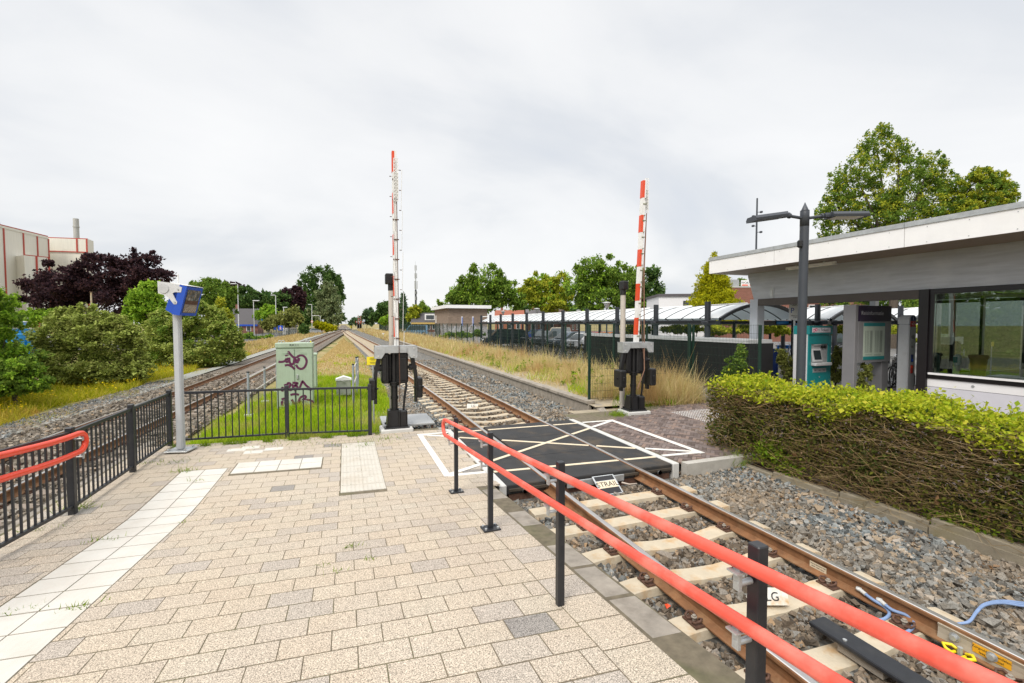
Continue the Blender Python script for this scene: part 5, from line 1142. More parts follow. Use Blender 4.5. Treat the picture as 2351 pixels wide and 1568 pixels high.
# ---------------------------------------------------------------- bicycle shelters
m, nt, bs = nmat('translucent_roof_sheet'); bs.inputs['Base Color'].default_value = (.88, .90, .91, 1); bs.inputs['Roughness'].default_value = .35
tl = nt.nodes.new('ShaderNodeBsdfTranslucent'); tl.inputs[0].default_value = (.80, .86, .88, 1); mx = nt.nodes.new('ShaderNodeMixShader'); mx.inputs[0].default_value = .30
nt.links.new(bs.outputs[0], mx.inputs[1]); nt.links.new(tl.outputs[0], mx.inputs[2]); nt.links.new(mx.outputs[0], nt.nodes['Material Output'].inputs[0]); M_['roofsheet'] = m
SD = mat('shelter_dark_steel', (.022, .026, .034), .45, .1, 5)
def arc(x, W=4.3, z0=2.30, rise=.62): q = (x/W-.5)*2; return z0+rise*(1-q*q)
def shelter(label, loc, nb, bay=2.93):
    t = thing('bike_shelter', label, 'bicycle shelter', loc); L = nb*bay; W = 4.3; nn = 12
    for k in range(nb+1):
        mb = MB(); mb.cyl((0, k*bay, 0), (0, k*bay, 3.0), .105, 16); p = mb.build('post', SD, t)
        mb = MB(); mb.tube([(.05, k*bay, 2.86), (1.9, k*bay+.02, arc(1.9)+.06)], .028, 8); mb.build('strut', M_['white_paint'], p)
        mb = MB(); mb.lathe([(.11, 2.12), (.22, 2.24), (.22, 2.28), (.11, 2.29)], (0, k*bay, 0), n=14); mb.build('collar', SD, p)
        mb = MB(); mb.cyl((W, k*bay, 0), (W, k*bay, 2.32), .07, 12); mb.build('rear_post', SD, t)
    mb = MB(); mb.bbox((-.10, -.5, 2.16), (.10, L+.5, 2.30)); mb.bbox((-.16, -.5, 2.285), (-.102, L+.5, 2.33)); mb.build('gutter', SD, t)
    mb = MB(); mb.bbox((W-.06, -.5, 2.20), (W+.06, L+.5, 2.32)); mb.build('rear_beam', SD, t)
    P = []; F = []; vs = [-.5, L+.5]
    for v in vs:
        for i in range(nn+1): x = .12+(W-.2)*i/nn; P.append((x, v, arc(x)+.03))
    n = nn+1; F = [(i, i+1, n+i+1, n+i) for i in range(nn)]
    mb = MB(); mb.add(P+[(a, b, c+.012) for a, b, c in P], F+[tuple(2*n+q for q in f[::-1]) for f in F], 0, True); mb.build('roof_sheet', M_['roofsheet'], t)
    for k in range(int((L+1)/.98)+1):
        v = -.48+k*.98; end = k == 0; mb = MB(); w_ = .05 if end else .026; h_ = .12 if end else .05
        for i in range(nn):
            x0 = .1+(W-.16)*i/nn; x1 = .1+(W-.16)*(i+1)/nn; z0, z1 = arc(x0)+.06, arc(x1)+.06
            mb.add([(x0, v-w_, z0-h_), (x1, v-w_, z1-h_), (x1, v+w_, z1-h_), (x0, v+w_, z0-h_), (x0, v-w_, z0), (x1, v-w_, z1), (x1, v+w_, z1), (x0, v+w_, z0)], [(0, 3, 2, 1), (4, 5, 6, 7), (0, 1, 5, 4), (2, 3, 7, 6)])
        mb.build('end_arch' if end else 'roof_rib', SD, t)
    return t
shelter('long bicycle shelter with white arched roof and a row of dark posts', (12.4, 13.12, 0), 10)
t = shelter('shorter white arched bicycle shelter behind the ticket machine', (18.3, 13.3, 0), 2); mb = MB(); mb.bbox((-3.6, .0, 2.13), (-.2, .03, 2.30)); mb.build('front_beam', SD, t); mb = MB(); mb.bbox((-2.3, -.03, 2.17), (-.9, -.005, 2.29)); bn = mb.build('blue_banner', mat('cyan_banner', (.02, .25, .62), .4), t)
for k in range(16): mb = MB(); 
shelter('white arched bicycle shelter seen through the station window', (23.6, 13.3, 0), 2)
# ---------------------------------------------------------------- grass and weeds
BTV = np.array([(-.5, 0, 0), (.5, 0, 0), (.38, .12, .55), (-.38, .12, .55), (.06, .42, 1.0), (-.06, .42, 1.0)]); BTF = np.array([(0, 1, 2, 3), (3, 2, 4, 5)])
def blades(name, P, h, w, m, label, seed, lean=.25, hv=.3, parent=None, kind='stuff'):
    r = np.random.default_rng(seed); n = len(P); H = np.broadcast_to(h, (n,))*np.exp(r.normal(0, hv, n)); Wd = np.broadcast_to(w, (n,))*r.uniform(.6, 1.4, n)
    V, F = inst(BTV, BTF, P, rotmats(n, tilt=lean, r=r), np.stack([Wd, H*r.uniform(.3, 1.3, n), H], 1))
    o = npmesh(name, V, F, m, parent)
    return tag(o, label, None, None, kind) if kind else o
def inpoly(n, ul, ur, v0, v1, r, pw=1.0):
    v = v0+(v1-v0)*r.random(n)**pw; a = np.array([ul(x) for x in v]); b = np.array([ur(x) for x in v]); return a+(b-a)*r.random(n), v
r = np.random.default_rng(77)
M_['g_lawn'] = leafmat('lawn_blades', [(.15, .30, .008), (.27, .45, .012), (.42, .56, .018), (.54, .58, .04)], .4, patch=(.50, .46, .13), pscale=.7, pt=(.52, .70))
M_['g_dry'] = leafmat('dry_blades', [(.42, .30, .12), (.54, .40, .18), (.62, .49, .26), (.46, .40, .12)], .3)
M_['g_verge'] = leafmat('verge_blades', [(.22, .27, .01), (.38, .40, .015), (.52, .48, .03), (.58, .48, .09)], .4, patch=(.52, .28, .09), pscale=.2, pt=(.56, .68))
M_['g_tan'] = leafmat('tan_tall_grass', [(.46, .34, .14), (.64, .50, .24), (.76, .64, .36), (.46, .46, .13)], .38, patch=(.52, .33, .14), pscale=.45, pt=(.5, .66))
M_['g_fresh'] = leafmat('fresh_blades', [(.10, .18, .01), (.20, .32, .015), (.31, .40, .03)], .4)
M_['flower'] = leafmat('yellow_flowers', [(.80, .55, .0), (.85, .66, .01)], .3)
def patchy(u, v, s=1.3, ph=0.): return .5+.5*np.sin(u*1.7*s+ph)*np.cos(v*1.1*s+1.3*ph)+.25*np.sin(u*4.1+v*3.3)
u, v = inpoly(62000, lawn_l, lawn_r, 9.5, 21, r, 1.25)
keep = r.random(len(u)) < np.clip(1.25-.9*np.clip((v-15)/5, 0, 1)*(1-patchy(u, v)), .12, 1)*np.where((u > .3) & (v < 13), .35, 1); u, v = u[keep], v[keep]
zl_ = np.array([zlawn(a, b) for a, b in zip(u, v)]); hh = .085+.11*patchy(u, v, 2.2)*np.clip(1.2-(u+1)*.22, .35, 1)
blades('lawn_grass', np.stack([u, v, zl_], 1), np.clip(hh, .04, .3), .010, M_['g_lawn'], 'bright green grass between the tracks around the cabinets', 1)
u, v = inpoly(26000, lawn_l, lawn_r, 15, 78, r, 1.3); keep = (v > 21) | (r.random(len(u)) < .6); u, v = u[keep], v[keep]; zl_ = np.array([zlawn(a, b) for a, b in zip(u, v)])
blades('dry_grass', np.stack([u, v, zl_], 1), .08, .010+.0006*v, M_['g_dry'], 'bleached dry grass between the tracks', 2, .5)
u, v = inpoly(2500, lawn_l, lawn_r, 22, 36, r); k = patchy(u, v, .8, 1) > .75; zl_ = np.array([zlawn(a, b) for a, b in zip(u, v)]); blades('lawn_grass', np.stack([u, v, zl_], 1)[k], .12, .03, M_['g_lawn'], 'green grass patch in the dry strip between the tracks', 3)
vl0 = lambda v: lerp(v, [6, 12, 20, 30, 45, 70], [-11.5, -12.5, -13.5, -13, -12, -16]); vr0 = lambda v: cL(v)-3.5+.25*math.sin(v*.9)
u, v = inpoly(95000, vl0, vr0, 6.0, 60, r, 1.6); blades('verge_grass', np.stack([u, v, np.full(len(u), -.55)], 1), .14+.13*patchy(u, v, .6), .008+.0007*v, M_['g_verge'], 'yellow-green and russet verge grass beside the left track', 4, .4)
u, v = inpoly(16000, lambda v: cL(v)-9, lambda v: cL(v)-3.3, 45, 165, r, 1.2); blades('verge_grass', np.stack([u, v, np.full(len(u), -.5)], 1), .35, .03+.0009*v, M_['g_dry'], 'russet dry grass along the left track in the distance', 5, .4)
u, v = inpoly(5200, vl0, vr0, 7, 45, r, 1.4); k = patchy(u, v, .9, 2) > .45; P = np.stack([u, v, np.full(len(u), -.55)+r.uniform(.18, .42, len(u))], 1)[k]
tag(leaves('verge_flowers', P, .055, M_['flower'], None, 6, .4), 'yellow wild flowers in the verge', None, None, 'stuff')
u, v = inpoly(9000, lambda v: -14.5, lambda v: -10.7, 12.5, 19, r); k = ((u+12.6)/2.2)**2+((v-16)/3)**2 < 1; P = np.stack([u, v, np.full(len(u), -.55)], 1)[k]
blades('tall_grass', P, .62, .016, M_['g_fresh'], 'tall bright green grass in front of the left bushes', 7, .35)
u, v = inpoly(9000, lambda v: cL(v)-3.75, lambda v: cL(v)-2.5, 5.5, 50, r, 1.5); k = patchy(u, v, 1.3, .7) > .55; blades('verge_grass', np.stack([u, v, np.full(len(u), -.55)], 1)[k], .11, .010, M_['g_verge'], 'sparse grass on the gravel path', 20, .5)
u, v = inpoly(9000, lambda v: cL(v)-3.4, lambda v: cL(v)-2.2, 6, 26, r, 1.4); stones('path_stones', np.stack([u, v, np.full(len(u), -.53)+r.uniform(0, .02, len(u))], 1), .028, M_['stone_grey'], 'small grey stones on the gravel path', 44)
# disused platform: bare by the edge, tall tan grass by the fence
dl = lambda v: 6.3; dr_ = lambda v: 9.45
u, v = inpoly(52000, dl, dr_, 10.9, 75, r, 1.7); f = np.clip((u-6.5)/1.7+.35*(patchy(u, v, 1.2)-.5)+np.clip((v-22)/20, 0, .8), 0, 1); k = r.random(len(u)) < f**1.3+.05; u, v, f = u[k], v[k], f[k]
zz = .13
blades('tall_dry_grass', np.stack([u, v, np.full(len(u), zz)], 1), .12+.42*f*(.6+.5*patchy(u, v, 1.7)), .006+.0006*v, M_['g_tan'], 'tall tan grass on the disused platform', 8, .3)
u, v = inpoly(15000, dl, dr_, 10.9, 40, r, 1.5); blades('dry_grass', np.stack([u, v, np.full(len(u), zz)], 1), .10, .012, M_['g_dry'], 'short bleached grass on the disused platform', 9, .7)
n = 5200; a = r.normal(0, 1, (n, 2)); P = np.stack([8.75+a[:, 0]*.55, 10.55+a[:, 1]*.45, np.full(n, .0)], 1); P = P[(P[:, 0] < 9.45) & (P[:, 1] > 9.9)]
blades('tall_dry_grass', P, .66, .008, M_['g_tan'], 'tall tan grass clump against the green mesh fence', 10, .28)
n = 1700; P = np.stack([r.uniform(6.5, 9.3, n), 10.75+np.abs(r.normal(0, .8, n)), np.full(n, .12)], 1); blades('tall_dry_grass', P, .5, .008, M_['g_tan'], 'thin tan grass behind the crossing fence', 11, .3)
n = 3000; P = np.stack([r.uniform(6.3, 9.2, n), 10.6+r.normal(0, .35, n), np.full(n, .06)], 1); k = patchy(P[:, 0], P[:, 1], 2.6) > .62; blades('weed_grass', P[k], .2, .010, M_['g_fresh'], 'green weeds at the foot of the mesh fence', 12, .4)
u, v = inpoly(9000, dl, dr_, 10.9, 45, r, 1.5); k = patchy(u, v, 1.9, 2.2) > .62; blades('green_grass', np.stack([u, v, np.full(len(u), .13)], 1)[k], .3, .014, M_['g_lawn'], 'green tufts in the dry grass of the disused platform', 19, .4)
u, v = inpoly(140, lambda v: 6.6, dr_, 11.5, 40, r, 1.3); n = 34; k = np.repeat(np.arange(140), n); q = r.random(len(k)); P = np.stack([u[k]+r.normal(0, .03, len(k)), v[k]+r.normal(0, .03, len(k)), .14+q*.62*(.6+.4*np.sin(k))], 1)
tag(leaves('tall_weeds', P, .075, M_['hedge_fresh'], None, 13, .5), 'upright bright green weeds among the tan grass', None, None, 'stuff')
u, v = inpoly(26000, lambda v: 5.6, lambda v: 10.3, 60, 175, r, 1.2); blades('tall_dry_grass', np.stack([u-.012*(v-60), v, np.full(len(u), -.25)], 1), .5, .03+.0008*v, M_['g_tan'], 'tan grass along the right track in the distance', 14, .35)
# tufts on the paving, in the joints and round the posts
def tuft(x, y, n, s, h, z=None):
    p = gd(x, y, 0)
    for i in range(20): p = gd(x, y, ramp(p.y))
    a = r.normal(0, 1, (n, 2))*s; return np.stack([p.x+a[:, 0]*1.5, p.y+a[:, 1]*.6, np.array([ramp(q) for q in p.y+a[:, 1]*.6])-.01], 1), h
T = [(423, 1083, 60, .05, .09), (180, 1168, 70, .07, .10), (350, 1062, 30, .06, .05), (405, 1062, 40, .10, .06), (497, 1018, 50, .08, .07), (545, 1010, 40, .08, .06), (232, 1242, 40, .06, .05), (186, 1394, 50, .04, .04), (450, 1105, 18, .03, .05), (640, 1013, 60, .2, .05), (600, 1025, 40, .12, .04), (430, 1198, 20, .05, .03), (845, 1022, 80, .12, .06), (700, 1015, 100, .3, .05), (790, 1018, 80, .2, .06), (888, 1008, 60, .1, .08), (862, 1012, 40, .12, .05), (95, 1215, 30, .06, .04), (808, 1256, 30, .03, .05), (850, 1285, 18, .02, .05), (795, 1115, 14, .03, .02), (40, 1403, 45, .05, .03), (745, 1300, 10, .02, .05), (770, 1315, 12, .03, .04)]
tp = [tuft(*t) for t in T]; blades('paving_weeds', np.concatenate([p for p, h in tp]), np.concatenate([np.full(len(p), h) for p, h in tp]), .006, M_['g_fresh'], 'small green weeds in the joints of the platform paving', 15, .6)
u = r.uniform(-2.9, .6, 2600); v = np.interp(u, [-2.9, .6], [9.62, 9.36])-np.abs(r.normal(0, .05, len(u))); k = patchy(u*3, v, 1.1) > .45; blades('edge_grass', np.stack([u, v, np.full(len(u), -.01)], 1)[k], .09, .007, M_['g_fresh'], 'grass growing out under the bar fence at the platform end', 16, .5)
n = 900; P = np.concatenate([np.stack([6.15+r.normal(0, .13, n//3), 9.35+r.normal(0, .1, n//3), np.full(n//3, -.02)], 1), np.stack([7.45+r.normal(0, .2, n//3), 10.1+r.normal(0, .1, n//3), np.full(n//3, .0)], 1), np.stack([8.6+r.normal(0, .25, n//3), 10.15+r.normal(0, .08, n//3), np.full(n//3, .0)], 1)])
blades('weed_grass', P, .11, .007, M_['g_fresh'], 'green weeds round the barrier on the brick path', 17, .6)
n = 500; P = np.stack([6.1+r.normal(0, .1, n), 5.75+r.normal(0, .07, n), np.full(n, -.16)], 1); blades('weed_grass', P, .16, .006, M_['g_fresh'], 'grass tuft at the foot of the hedge', 18, .4)
# ---------------------------------------------------------------- bushes and trees
GRN = {'mid': [(.045, .085, .012), (.075, .13, .018), (.11, .17, .025), (.15, .20, .03)], 'dark': [(.022, .05, .014), (.04, .08, .02), (.062, .11, .028), (.085, .13, .035)],
 'yel': [(.10, .13, .012), (.17, .20, .018), (.25, .27, .022), (.30, .28, .03)], 'olive': [(.07, .085, .022), (.115, .13, .032), (.16, .175, .045), (.20, .20, .06)],
 'copper': [(.012, .008, .011), (.024, .013, .017), (.042, .021, .025), (.06, .03, .03)], 'willow': [(.07, .10, .045), (.11, .145, .065), (.15, .18, .085), (.19, .21, .11)],
 'bluegreen': [(.025, .055, .028), (.045, .085, .04), (.07, .115, .055), (.10, .14, .07)], 'gold': [(.20, .22, .005), (.34, .34, .008), (.46, .43, .012), (.10, .14, .01)], 'bush': [(.14, .17, .042), (.20, .24, .058), (.25, .29, .074), (.31, .34, .095)], 'fresh': [(.06, .12, .012), (.11, .20, .018), (.18, .28, .025), (.24, .33, .04)]}
for k_, c_ in GRN.items(): g_ = {'copper': 1.75, 'gold': 1.25}.get(k_, 1.75); M_['lf_'+k_] = leafmat('leaves_'+k_, [tuple(min(.8, x*g_) for x in q_) for q_ in c_], .36)
def crown(name, blobs, n, size, m, parent, o, seed, tilt=.9, sub=14, droop=0.0, spread=.30):
    """blobs: (x, y, z, rx, ry, rz) in world units"""
    n = int(n*1.7); size *= .80; sub = int(sub*1.5); spread *= .88; q = np.random.default_rng(seed); B = np.array(blobs, float); wgt = (B[:, 3]*B[:, 5]); wgt /= wgt.sum(); bi = q.choice(len(B), n, p=wgt)
    d = q.normal(0, 1, (len(B), sub, 3)); d /= np.linalg.norm(d, axis=2, keepdims=True); rad = q.uniform(.30, 1.25, (len(B), sub, 1))**.65
    C = B[:, None, :3]+d*rad*B[:, None, 3:]*.85; s = q.integers(0, sub, n); base = C[bi, s]; sc = B[bi, 3:]*spread*(np.where(rad[..., 0] > 1.02, .55, 1.0)*q.uniform(.5, 1.3, (len(B), sub)))[bi, s][:, None]
    g = q.normal(0, 1, (n, 3)); g /= np.maximum(np.linalg.norm(g, axis=1, keepdims=True), .3); g *= q.uniform(.2, 1.25, (n, 1))
    P = base+g*sc; P[:, 2] -= droop*np.abs(g[:, 2])*sc[:, 2]
    return leaves(name, P-np.array(o), size, m, parent, seed+1, tilt)
def px_tree(name, label, cat, Y, blobs, leaf, n, m, basepx=None, group=None, ground=-.5, trunk=None, seed=1, tilt=.9, sub=14, thick=1.0, droop=0.0, spread=.30, extra=None):
    B = []
    for (x, y, rx, ry) in blobs: p = at(x, y, Y); k = Y/FPX; B.append((p.x, p.y, p.z, rx*k, rx*k*thick, ry*k))
    bx_ = basepx or sum(b[0] for b in blobs)/len(blobs); p = at(bx_, 743, Y); o = (p.x, p.y, ground); t = thing(name, label, cat, o, 0, group); O_ = Vector(o)
    crown('crown', B, n, leaf, m, t, o, seed, tilt, sub, droop, spread)
    if extra: crown('crown', B, int(n*extra[1]), leaf, extra[0], t, o, seed+77, tilt, sub, droop, spread)
    mz = min(b[2] for b in B); top = max(b[2] for b in B); tr = trunk or max(.08, (top-ground)*.022); mb = MB(); h = max(mz-ground, .3*(top-ground))
    mb.tube([(0, 0, -.1), (.02, 0, h*.5), (-.03*h*.1, 0, h), (0, 0, (h+top-ground)/2)], tr, 8, r1=tr*.4)
    for i, b in enumerate(B[:9]):
        e = Vector(b[:3])-O_; s = Vector((0, 0, h*(.55+.4*((i*37) % 10)/10))); c = (s+e)/2+Vector((0, 0, .08*(e-s).length)); mb.tube([s, c, e], tr*.42, 6, r1=tr*.1)
    mb.build('trunk' if name.endswith('tree') or name in ('copper_beech', 'willow', 'poplar', 'birch') else 'stem', M_['bark'], t)
    return t
px_tree('copper_beech', 'broad dark purple tree in front of the factory', 'tree', 45, [(150, 645, 80, 55), (230, 622, 85, 50), (310, 632, 65, 48), (330, 598, 34, 26), (368, 640, 32, 36), (120, 690, 58, 50), (200, 695, 90, 55), (290, 695, 78, 52), (90, 655, 30, 25)], .30, 26000, M_['lf_copper'], 215, seed=3)
px_tree('bush', 'large dense grey-green bush on the left, tallest near the verge', 'bush', 20.5, [(140, 775, 55, 50), (205, 765, 62, 48), (262, 785, 55, 50), (160, 830, 72, 45), (250, 845, 72, 42), (305, 835, 32, 38), (112, 815, 38, 45), (300, 780, 30, 35), (130, 858, 55, 24), (200, 866, 62, 20), (270, 866, 62, 20), (322, 852, 30, 28), (210, 745, 40, 28), (150, 748, 36, 28)]+[(x, y, 13, 24) for x, y in ((118, 735), (140, 725), (165, 728), (188, 718), (212, 722), (236, 733), (262, 742), (285, 748), (305, 762), (92, 775), (250, 738), (320, 790))], .125, 30000, M_['lf_bush'], 200, seed=5, sub=26, tilt=.5, extra=(M_['lf_olive'], .25))
px_tree('bush', 'rounded grey-green bush behind the display post', 'bush', 29, [(400, 752, 58, 48), (450, 742, 52, 42), (508, 775, 45, 42), (368, 785, 48, 48), (440, 805, 72, 38), (528, 795, 28, 34), (345, 800, 30, 40), (380, 838, 44, 20), (440, 838, 55, 16), (505, 818, 44, 22), (545, 812, 18, 18)]+[(x, y, 13, 22) for x, y in ((352, 745), (372, 728), (395, 712), (418, 708), (440, 703), (462, 706), (485, 718), (508, 732), (528, 752), (545, 775))], .16, 26000, M_['lf_bush'], 440, seed=7, sub=26, tilt=.5, extra=(M_['lf_mid'], .3))
px_tree('small_tree', 'small bright green tree between the purple tree and the display post', 'tree', 30, [(340, 682, 34, 34), (310, 705, 26, 34), (366, 712, 26, 34), (335, 725, 45, 30), (345, 660, 20, 16)], .20, 7500, M_['lf_fresh'], 338, seed=9, sub=18)
px_tree('small_tree', 'leafy light green tree at the far left edge', 'tree', 16, [(2, 690, 30, 34), (22, 742, 26, 36), (-10, 800, 44, 55), (38, 815, 28, 30), (-60, 740, 50, 70), (20, 850, 50, 34)], .12, 7500, M_['lf_fresh'], -10, seed=11, sub=14, extra=(M_['lf_mid'], .35))
px_tree('bramble', 'low dark green bramble at the far left edge', 'shrub', 14.5, [(20, 862, 70, 40), (80, 880, 34, 22), (-60, 870, 70, 45), (30, 890, 60, 18), (60, 845, 30, 26)], .10, 10000, M_['lf_mid'], 25, ground=-.55, seed=13, extra=(M_['lf_fresh'], .35))
px_tree('shrub', 'bright green shrub behind the blue crates', 'shrub', 42, [(95, 722, 36, 24), (60, 735, 30, 22), (120, 735, 22, 20)], .22, 3500, M_['lf_fresh'], 95, seed=15)
px_tree('round_tree', 'round-topped green tree behind the display box', 'tree', 70, [(490, 680, 48, 46), (465, 672, 38, 32), (518, 700, 26, 40), (485, 655, 30, 20)], .36, 9000, M_['lf_mid'], 490, seed=17, sub=20)
px_tree('round_tree', 'yellow-green tree just right of the display box', 'tree', 48, [(503, 718, 30, 38), (480, 745, 36, 36), (515, 745, 20, 28)], .28, 6000, M_['lf_yel'], 495, seed=19)
G1 = 'trees beyond the left verge'
for i, (lb, bl, Y, m_, n) in enumerate([('dark green tree behind the blue-gabled house chimney', [(560, 685, 30, 28), (545, 700, 25, 25)], 140, 'dark', 3200), ('wide dark green tree right of the blue-gabled house', [(615, 688, 38, 28), (640, 695, 30, 26), (590, 690, 25, 24)], 145, 'dark', 4200), ('bright yellow-green tree just right of the blue gable', [(610, 722, 24, 22), (628, 725, 18, 20)], 120, 'fresh', 2600), ('dark purple tree left of the tall poplar', [(664, 690, 30, 28), (688, 682, 22, 26), (650, 705, 22, 20)], 150, 'copper', 4200), ('olive hawthorn in front of the purple tree', [(663, 722, 25, 22), (650, 738, 20, 16), (676, 735, 18, 18)], 105, 'olive', 3000), ('brownish olive shrub beside the blue signs', [(632, 738, 16, 18), (612, 745, 14, 12)], 108, 'olive', 1500), ('dark low tree mass under the poplar', [(715, 730, 30, 18), (770, 733, 24, 14), (742, 735, 30, 14), (690, 735, 18, 14)], 185, 'dark', 4200), ('bright yellow shrub beside the left track', [(735, 748, 14, 8), (752, 752, 11, 6), (765, 753, 8, 4)], 112, 'gold', 1500), ('dark green shrub at the end of the left mesh fence', [(699, 756, 10, 9)], 92, 'dark', 800), ('purple-brown tree peeping over the house roof', [(528, 668, 22, 22), (545, 665, 16, 14)], 160, 'copper', 1800)]):
    px_tree('broad_tree' if 'tree' in lb or 'hawthorn' in lb else 'shrub', lb, 'tree' if 'tree' in lb or 'hawthorn' in lb else 'shrub', Y, bl, Y*.0062, n, M_['lf_'+m_], group=G1, seed=30+i*3, sub=16)
px_tree('poplar', 'tallest broad poplar left of the vanishing tracks', 'tree', 190, [(735, 640, 36, 32), (708, 652, 28, 28), (766, 648, 24, 36), (745, 690, 46, 40), (718, 700, 38, 40), (780, 672, 12, 20)], .95, 11000, M_['lf_dark'], 740, group=G1, seed=61, sub=20)
px_tree('willow', 'grey-green weeping willow in front of the poplar', 'tree', 178, [(752, 682, 28, 38), (766, 710, 26, 34), (735, 716, 26, 30), (755, 660, 16, 20)], .8, 8000, M_['lf_willow'], 755, group=G1, seed=63, sub=18, droop=1.2, tilt=1.4)
G2 = 'trees beyond the right verge'
for i, (lb, bl, Y, m_, n) in enumerate([('blue-green far tree right of the vanishing tracks', [(848, 726, 17, 18), (836, 735, 13, 9)], 270, 'bluegreen', 2200), ('faint far trees at the end of the tracks', [(818, 738, 10, 6), (806, 740, 5, 3)], 420, 'bluegreen', 700), ('dark green tree left of the first barrier', [(884, 716, 22, 26), (870, 730, 18, 14), (902, 706, 16, 18)], 160, 'dark', 4200), ('bright clipped shrub left of the first barrier', [(880, 738, 8, 6), (893, 735, 5, 9)], 110, 'fresh', 900), ('yellow-green tree right of the dark conifer', [(954, 718, 14, 16), (945, 730, 12, 10)], 120, 'yel', 1800), ('green trees at the foot of the telecom mast', [(972, 714, 24, 20), (990, 720, 22, 18), (1010, 706, 10, 12)], 170, 'mid', 3600)]):
    px_tree('broad_tree' if 'tree' in lb else 'shrub', lb, 'tree' if 'tree' in lb else 'shrub', Y, bl, Y*.0062, n, M_['lf_'+m_], group=G2, seed=90+i*3, sub=16)
for i, (lb, bl, Y, m_, bp_, n) in enumerate([('tall green tree just right of the brick hut', [(1110, 648, 52, 46), (1070, 672, 42, 36), (1150, 670, 42, 38), (1050, 692, 32, 26), (1108, 692, 58, 28), (1185, 690, 24, 22)], 100, 'mid', 1112, 13000), ('yellowish green tree in the middle of the car park trees', [(1240, 662, 46, 36), (1285, 665, 36, 40), (1212, 680, 28, 28), (1260, 696, 58, 22)], 105, 'yel', 1262, 11000), ('tallest car park tree with forked trunk left of the right-hand boom', [(1375, 628, 54, 46), (1338, 658, 42, 44), (1418, 645, 46, 44), (1385, 682, 66, 32)], 90, 'mid', 1378, 14000), ('dark green car park tree behind the right-hand boom', [(1480, 652, 44, 48), (1450, 672, 38, 40), (1510, 682, 22, 32), (1470, 695, 50, 22)], 100, 'dark', 1475, 10000), ('low tree mass behind the car park houses', [(1200, 712, 50, 14), (1320, 712, 60, 14), (1440, 715, 60, 14), (1090, 715, 40, 14)], 135, 'dark', 1300, 7000)]):
    px_tree('broad_tree', lb, 'tree', Y, bl, Y*.0058, n, M_['lf_'+m_], bp_, group='trees round the car park', ground=0, seed=120+i*3, sub=24, spread=.26, extra=(M_['lf_fresh'], .12))
px_tree('broad_tree', 'small round tree over the restaurant wall beside the golden conifer', 'tree', 90, [(1692, 657, 30, 20), (1670, 665, 22, 16)], .45, 2200, M_['lf_mid'], 1690, ground=0, seed=141)
px_tree('broad_tree', 'big tall green tree rising behind the station roof', 'tree', 40, [(2012, 335, 42, 42), (2065, 350, 34, 36), (1965, 405, 52, 55), (2050, 425, 74, 66), (2130, 395, 44, 55), (1922, 475, 42, 48), (1990, 495, 78, 58), (2080, 495, 86, 58), (2150, 455, 52, 58), (1905, 535, 26, 22), (2080, 560, 90, 50), (1980, 570, 70, 40), (1925, 440, 34, 34), (1898, 500, 26, 30), (2200, 500, 50, 50), (2180, 430, 34, 36), (2030, 300, 20, 20)], .20, 30000, M_['lf_mid'], 2050, ground=0, seed=151, sub=34, spread=.20, extra=(M_['lf_yel'], .28))
px_tree('birch', 'loose feathery birch at the right behind the station roof', 'tree', 38, [(2245, 430, 42, 40), (2285, 420, 30, 26), (2225, 485, 54, 44), (2250, 400, 20, 22), (2200, 520, 50, 40), (2300, 470, 24, 24), (2310, 432, 24, 20), (2325, 452, 14, 12), (2270, 455, 40, 30)], .19, 10500, M_['lf_yel'], 2235, ground=0, seed=161, sub=26, spread=.18, extra=(M_['lf_mid'], .5))
px_tree('broad_tree', 'dark leafy tree seen under the station roof', 'tree', 44, [(1960, 690, 70, 34), (2060, 690, 70, 34), (2150, 680, 70, 40), (2260, 690, 80, 40), (2340, 690, 60, 40)], .24, 15000, M_['lf_dark'], 2090, ground=0, seed=171, sub=24, spread=.26, extra=(M_['lf_fresh'], .15))
# conifers
def conifer(name, label, Y, bx_, top, bot, hw, tiers, m, n, leaf, ground, seed, group=None):
    p = at(bx_, 743, Y); k = Y/FPX; zt, zb = at(bx_, top, Y).z, at(bx_, bot, Y).z; t = thing(name, label, 'conifer', (p.x, p.y, ground), 0, group); q = np.random.default_rng(seed); P = []
    for i in range(tiers):
        f = (i+.3)/tiers; z = zt-(zt-zb)*f; R_ = hw*k*f**.72*q.uniform(.85, 1.12); nb = int(7+9*f)
        for a in np.linspace(0, 2*np.pi, nb, endpoint=False)+q.uniform(0, 6):
            L = R_*q.uniform(.7, 1.15); nn = int(n*f/tiers/nb*2.2)+4; s = q.random(nn)**.7; w = .16*L*np.sin(np.pi*np.clip(s, .05, 1))*.9+.05
            x = np.cos(a)*L*s+q.normal(0, 1, nn)*w; y = np.sin(a)*L*s+q.normal(0, 1, nn)*w; zz = z-.34*L*s+.16*L*s**3+q.normal(0, .05*L+.03, nn); P.append(np.stack([x, y, zz-ground], 1))
    leaves('crown', np.concatenate(P), leaf, m, t, seed+1, 1.1, squash=.55); mb = MB(); mb.tube([(0, 0, -.1), (0, 0, zt-ground-.2)], .02*(zt-ground), 8, r1=.02); mb.build('trunk', M_['bark'], t); return t
conifer('conifer', 'golden yellow-green conifer behind the bicycle shelter', 45, 1637, 580, 735, 72, 17, M_['lf_gold'], 26000, .26, 0, 181)
conifer('conifer', 'dark pointed conifer right of the first boom', 140, 926, 674, 750, 20, 14, M_['lf_bluegreen'], 3000, .8, 0, 183)
px_tree('shrub', 'feathery pale green shrub left of the restaurant wall, behind the shelter', 'shrub', 38, [(1690, 712, 26, 14), (1665, 718, 20, 10), (1712, 716, 16, 10)], .2, 2600, M_['lf_willow'], 1690, ground=0, seed=185)
